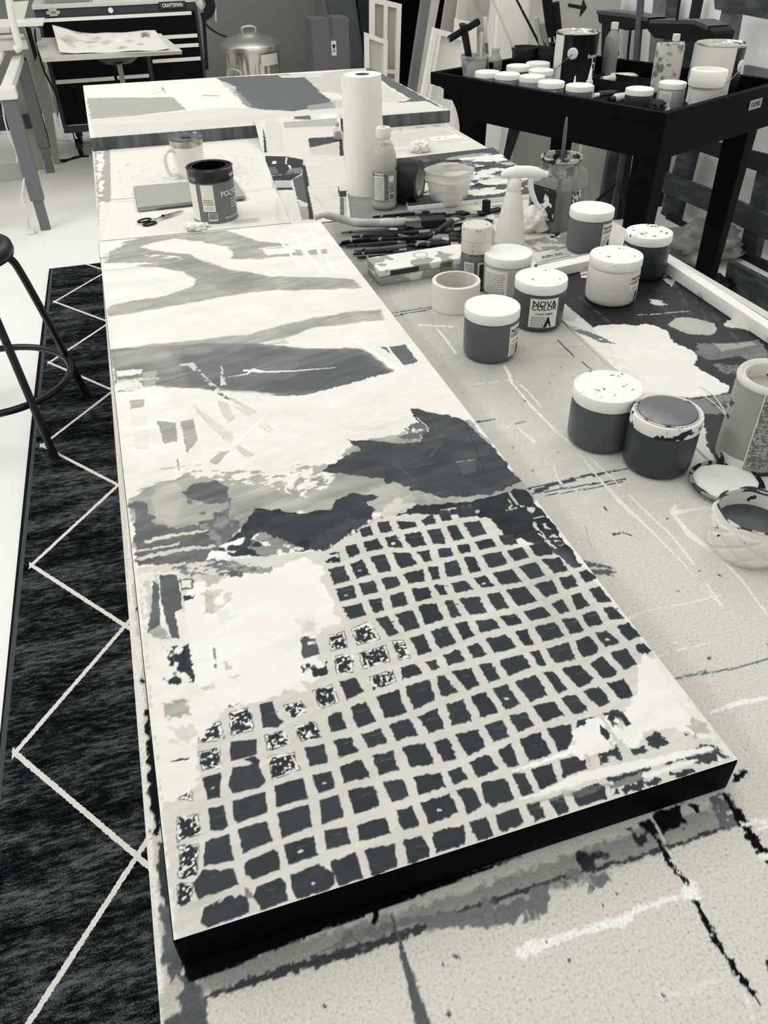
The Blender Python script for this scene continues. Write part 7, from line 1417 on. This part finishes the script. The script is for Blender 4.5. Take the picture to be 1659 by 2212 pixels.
cable('white power cord hanging beside the tool chest', [Py(94, 128, 6.15), Py(101, 145, 6.15), Py(99, 160, 6.15), Py(110, 200, 6.15), F0(128, 270), F0(142, 296)], .006, wc)
cable('black cord trailing from behind the shelf to the floor by the caster', [Py(75, 62, 6.12), Py(78, 90, 6.12), Py(94, 150, 6.12), Py(122, 210, 6.12), F0(124, 260), F0(121, 330), F0(135, 349), F0(160, 340), F0(192, 337)], .006, kc)
cable('black cord curled by the tool chest caster', [F0(118, 332), F0(128, 345), F0(150, 344), F0(175, 338)], .006, kc)
v, v2 = F0(78, 346), F0(112, 328); t = thing('power_strip', 'white power strip with black switch on the floor near the tool chest', 'power strip', (v.x, v.y, 0), math.atan2(v2.y-v.y, v2.x-v.x)); L = (v2-v).length
obj('strip_body', B(0, L, -.03, .03, .001, .04, .006), wc, t); obj('switch', B(.03, .055, -.012, .012, .04, .044), kc, t); obj('socket_plug', B(L-.03, L+.03, -.018, .018, .012, .05, .005), kc, t)

# ------------------------------------------------------------------ stool
sx, sy_ = -.562, 2.585; t = thing('black_stool', 'round-seated black tubular metal stool standing partly on the runner rug', 'stool', (sx, sy_, 0))
ms_ = mat('black_tube', 8, rough=.3, spec=.4); A = Pz(190, 857, .012); Bf = Pz(118, 988, .012); O = Vector((sx, sy_, 0))
A = Vector((A.x, A.y, .002 if False else .013))-O; Bf = Vector((Bf.x, Bf.y, .013))-O
feet = [A, Bf, Vector((-A.x, -A.y, .004)), Vector((-Bf.x, -Bf.y, .004))]
def leg_pts(f):
    u = Vector((f.x, f.y, 0)).normalized(); R_ = Vector((f.x, f.y, 0)).length
    return [f]+[Vector((u.x*r_, u.y*r_, z)) for r_, z in ((R_*.93, .12), (R_*.78, .34), (R_*.66, .50), (R_*.60, .548), (R_*.50, .572), (R_*.3, .576), (0, .576))]
for f in feet: l_ = obj('leg', tube(spline(leg_pts(f), 6), .0125, 12), ms_, t, smooth=True); obj('foot_cap', tube([f, f+(leg_pts(f)[1]-f).normalized()*.03], .0145, 12), mat('rubber_black', 5, rough=.7), l_, smooth=True, ang=40)
rr_ = math.hypot(A.x, A.y)*.86; obj('foot_ring', tube([(rr_*math.cos(u), rr_*math.sin(u), .185) for u in [2*PI*i/48 for i in range(48)]], .0115, 10, closed=True), ms_, t, smooth=True)
obj('seat', lathe([(0, .582), (.165, .582), (.178, .588), (.182, .60), (.178, .618), (.165, .626), (.15, .628), (.135, .626), (0, .622)], 64), mat('black_seat', 9, rough=.35, spec=.4), t, smooth=True)
obj('seat_plate', lathe([(.12, .570), (.13, .576), (.13, .583), (0, .583)], 32), ms_, t)
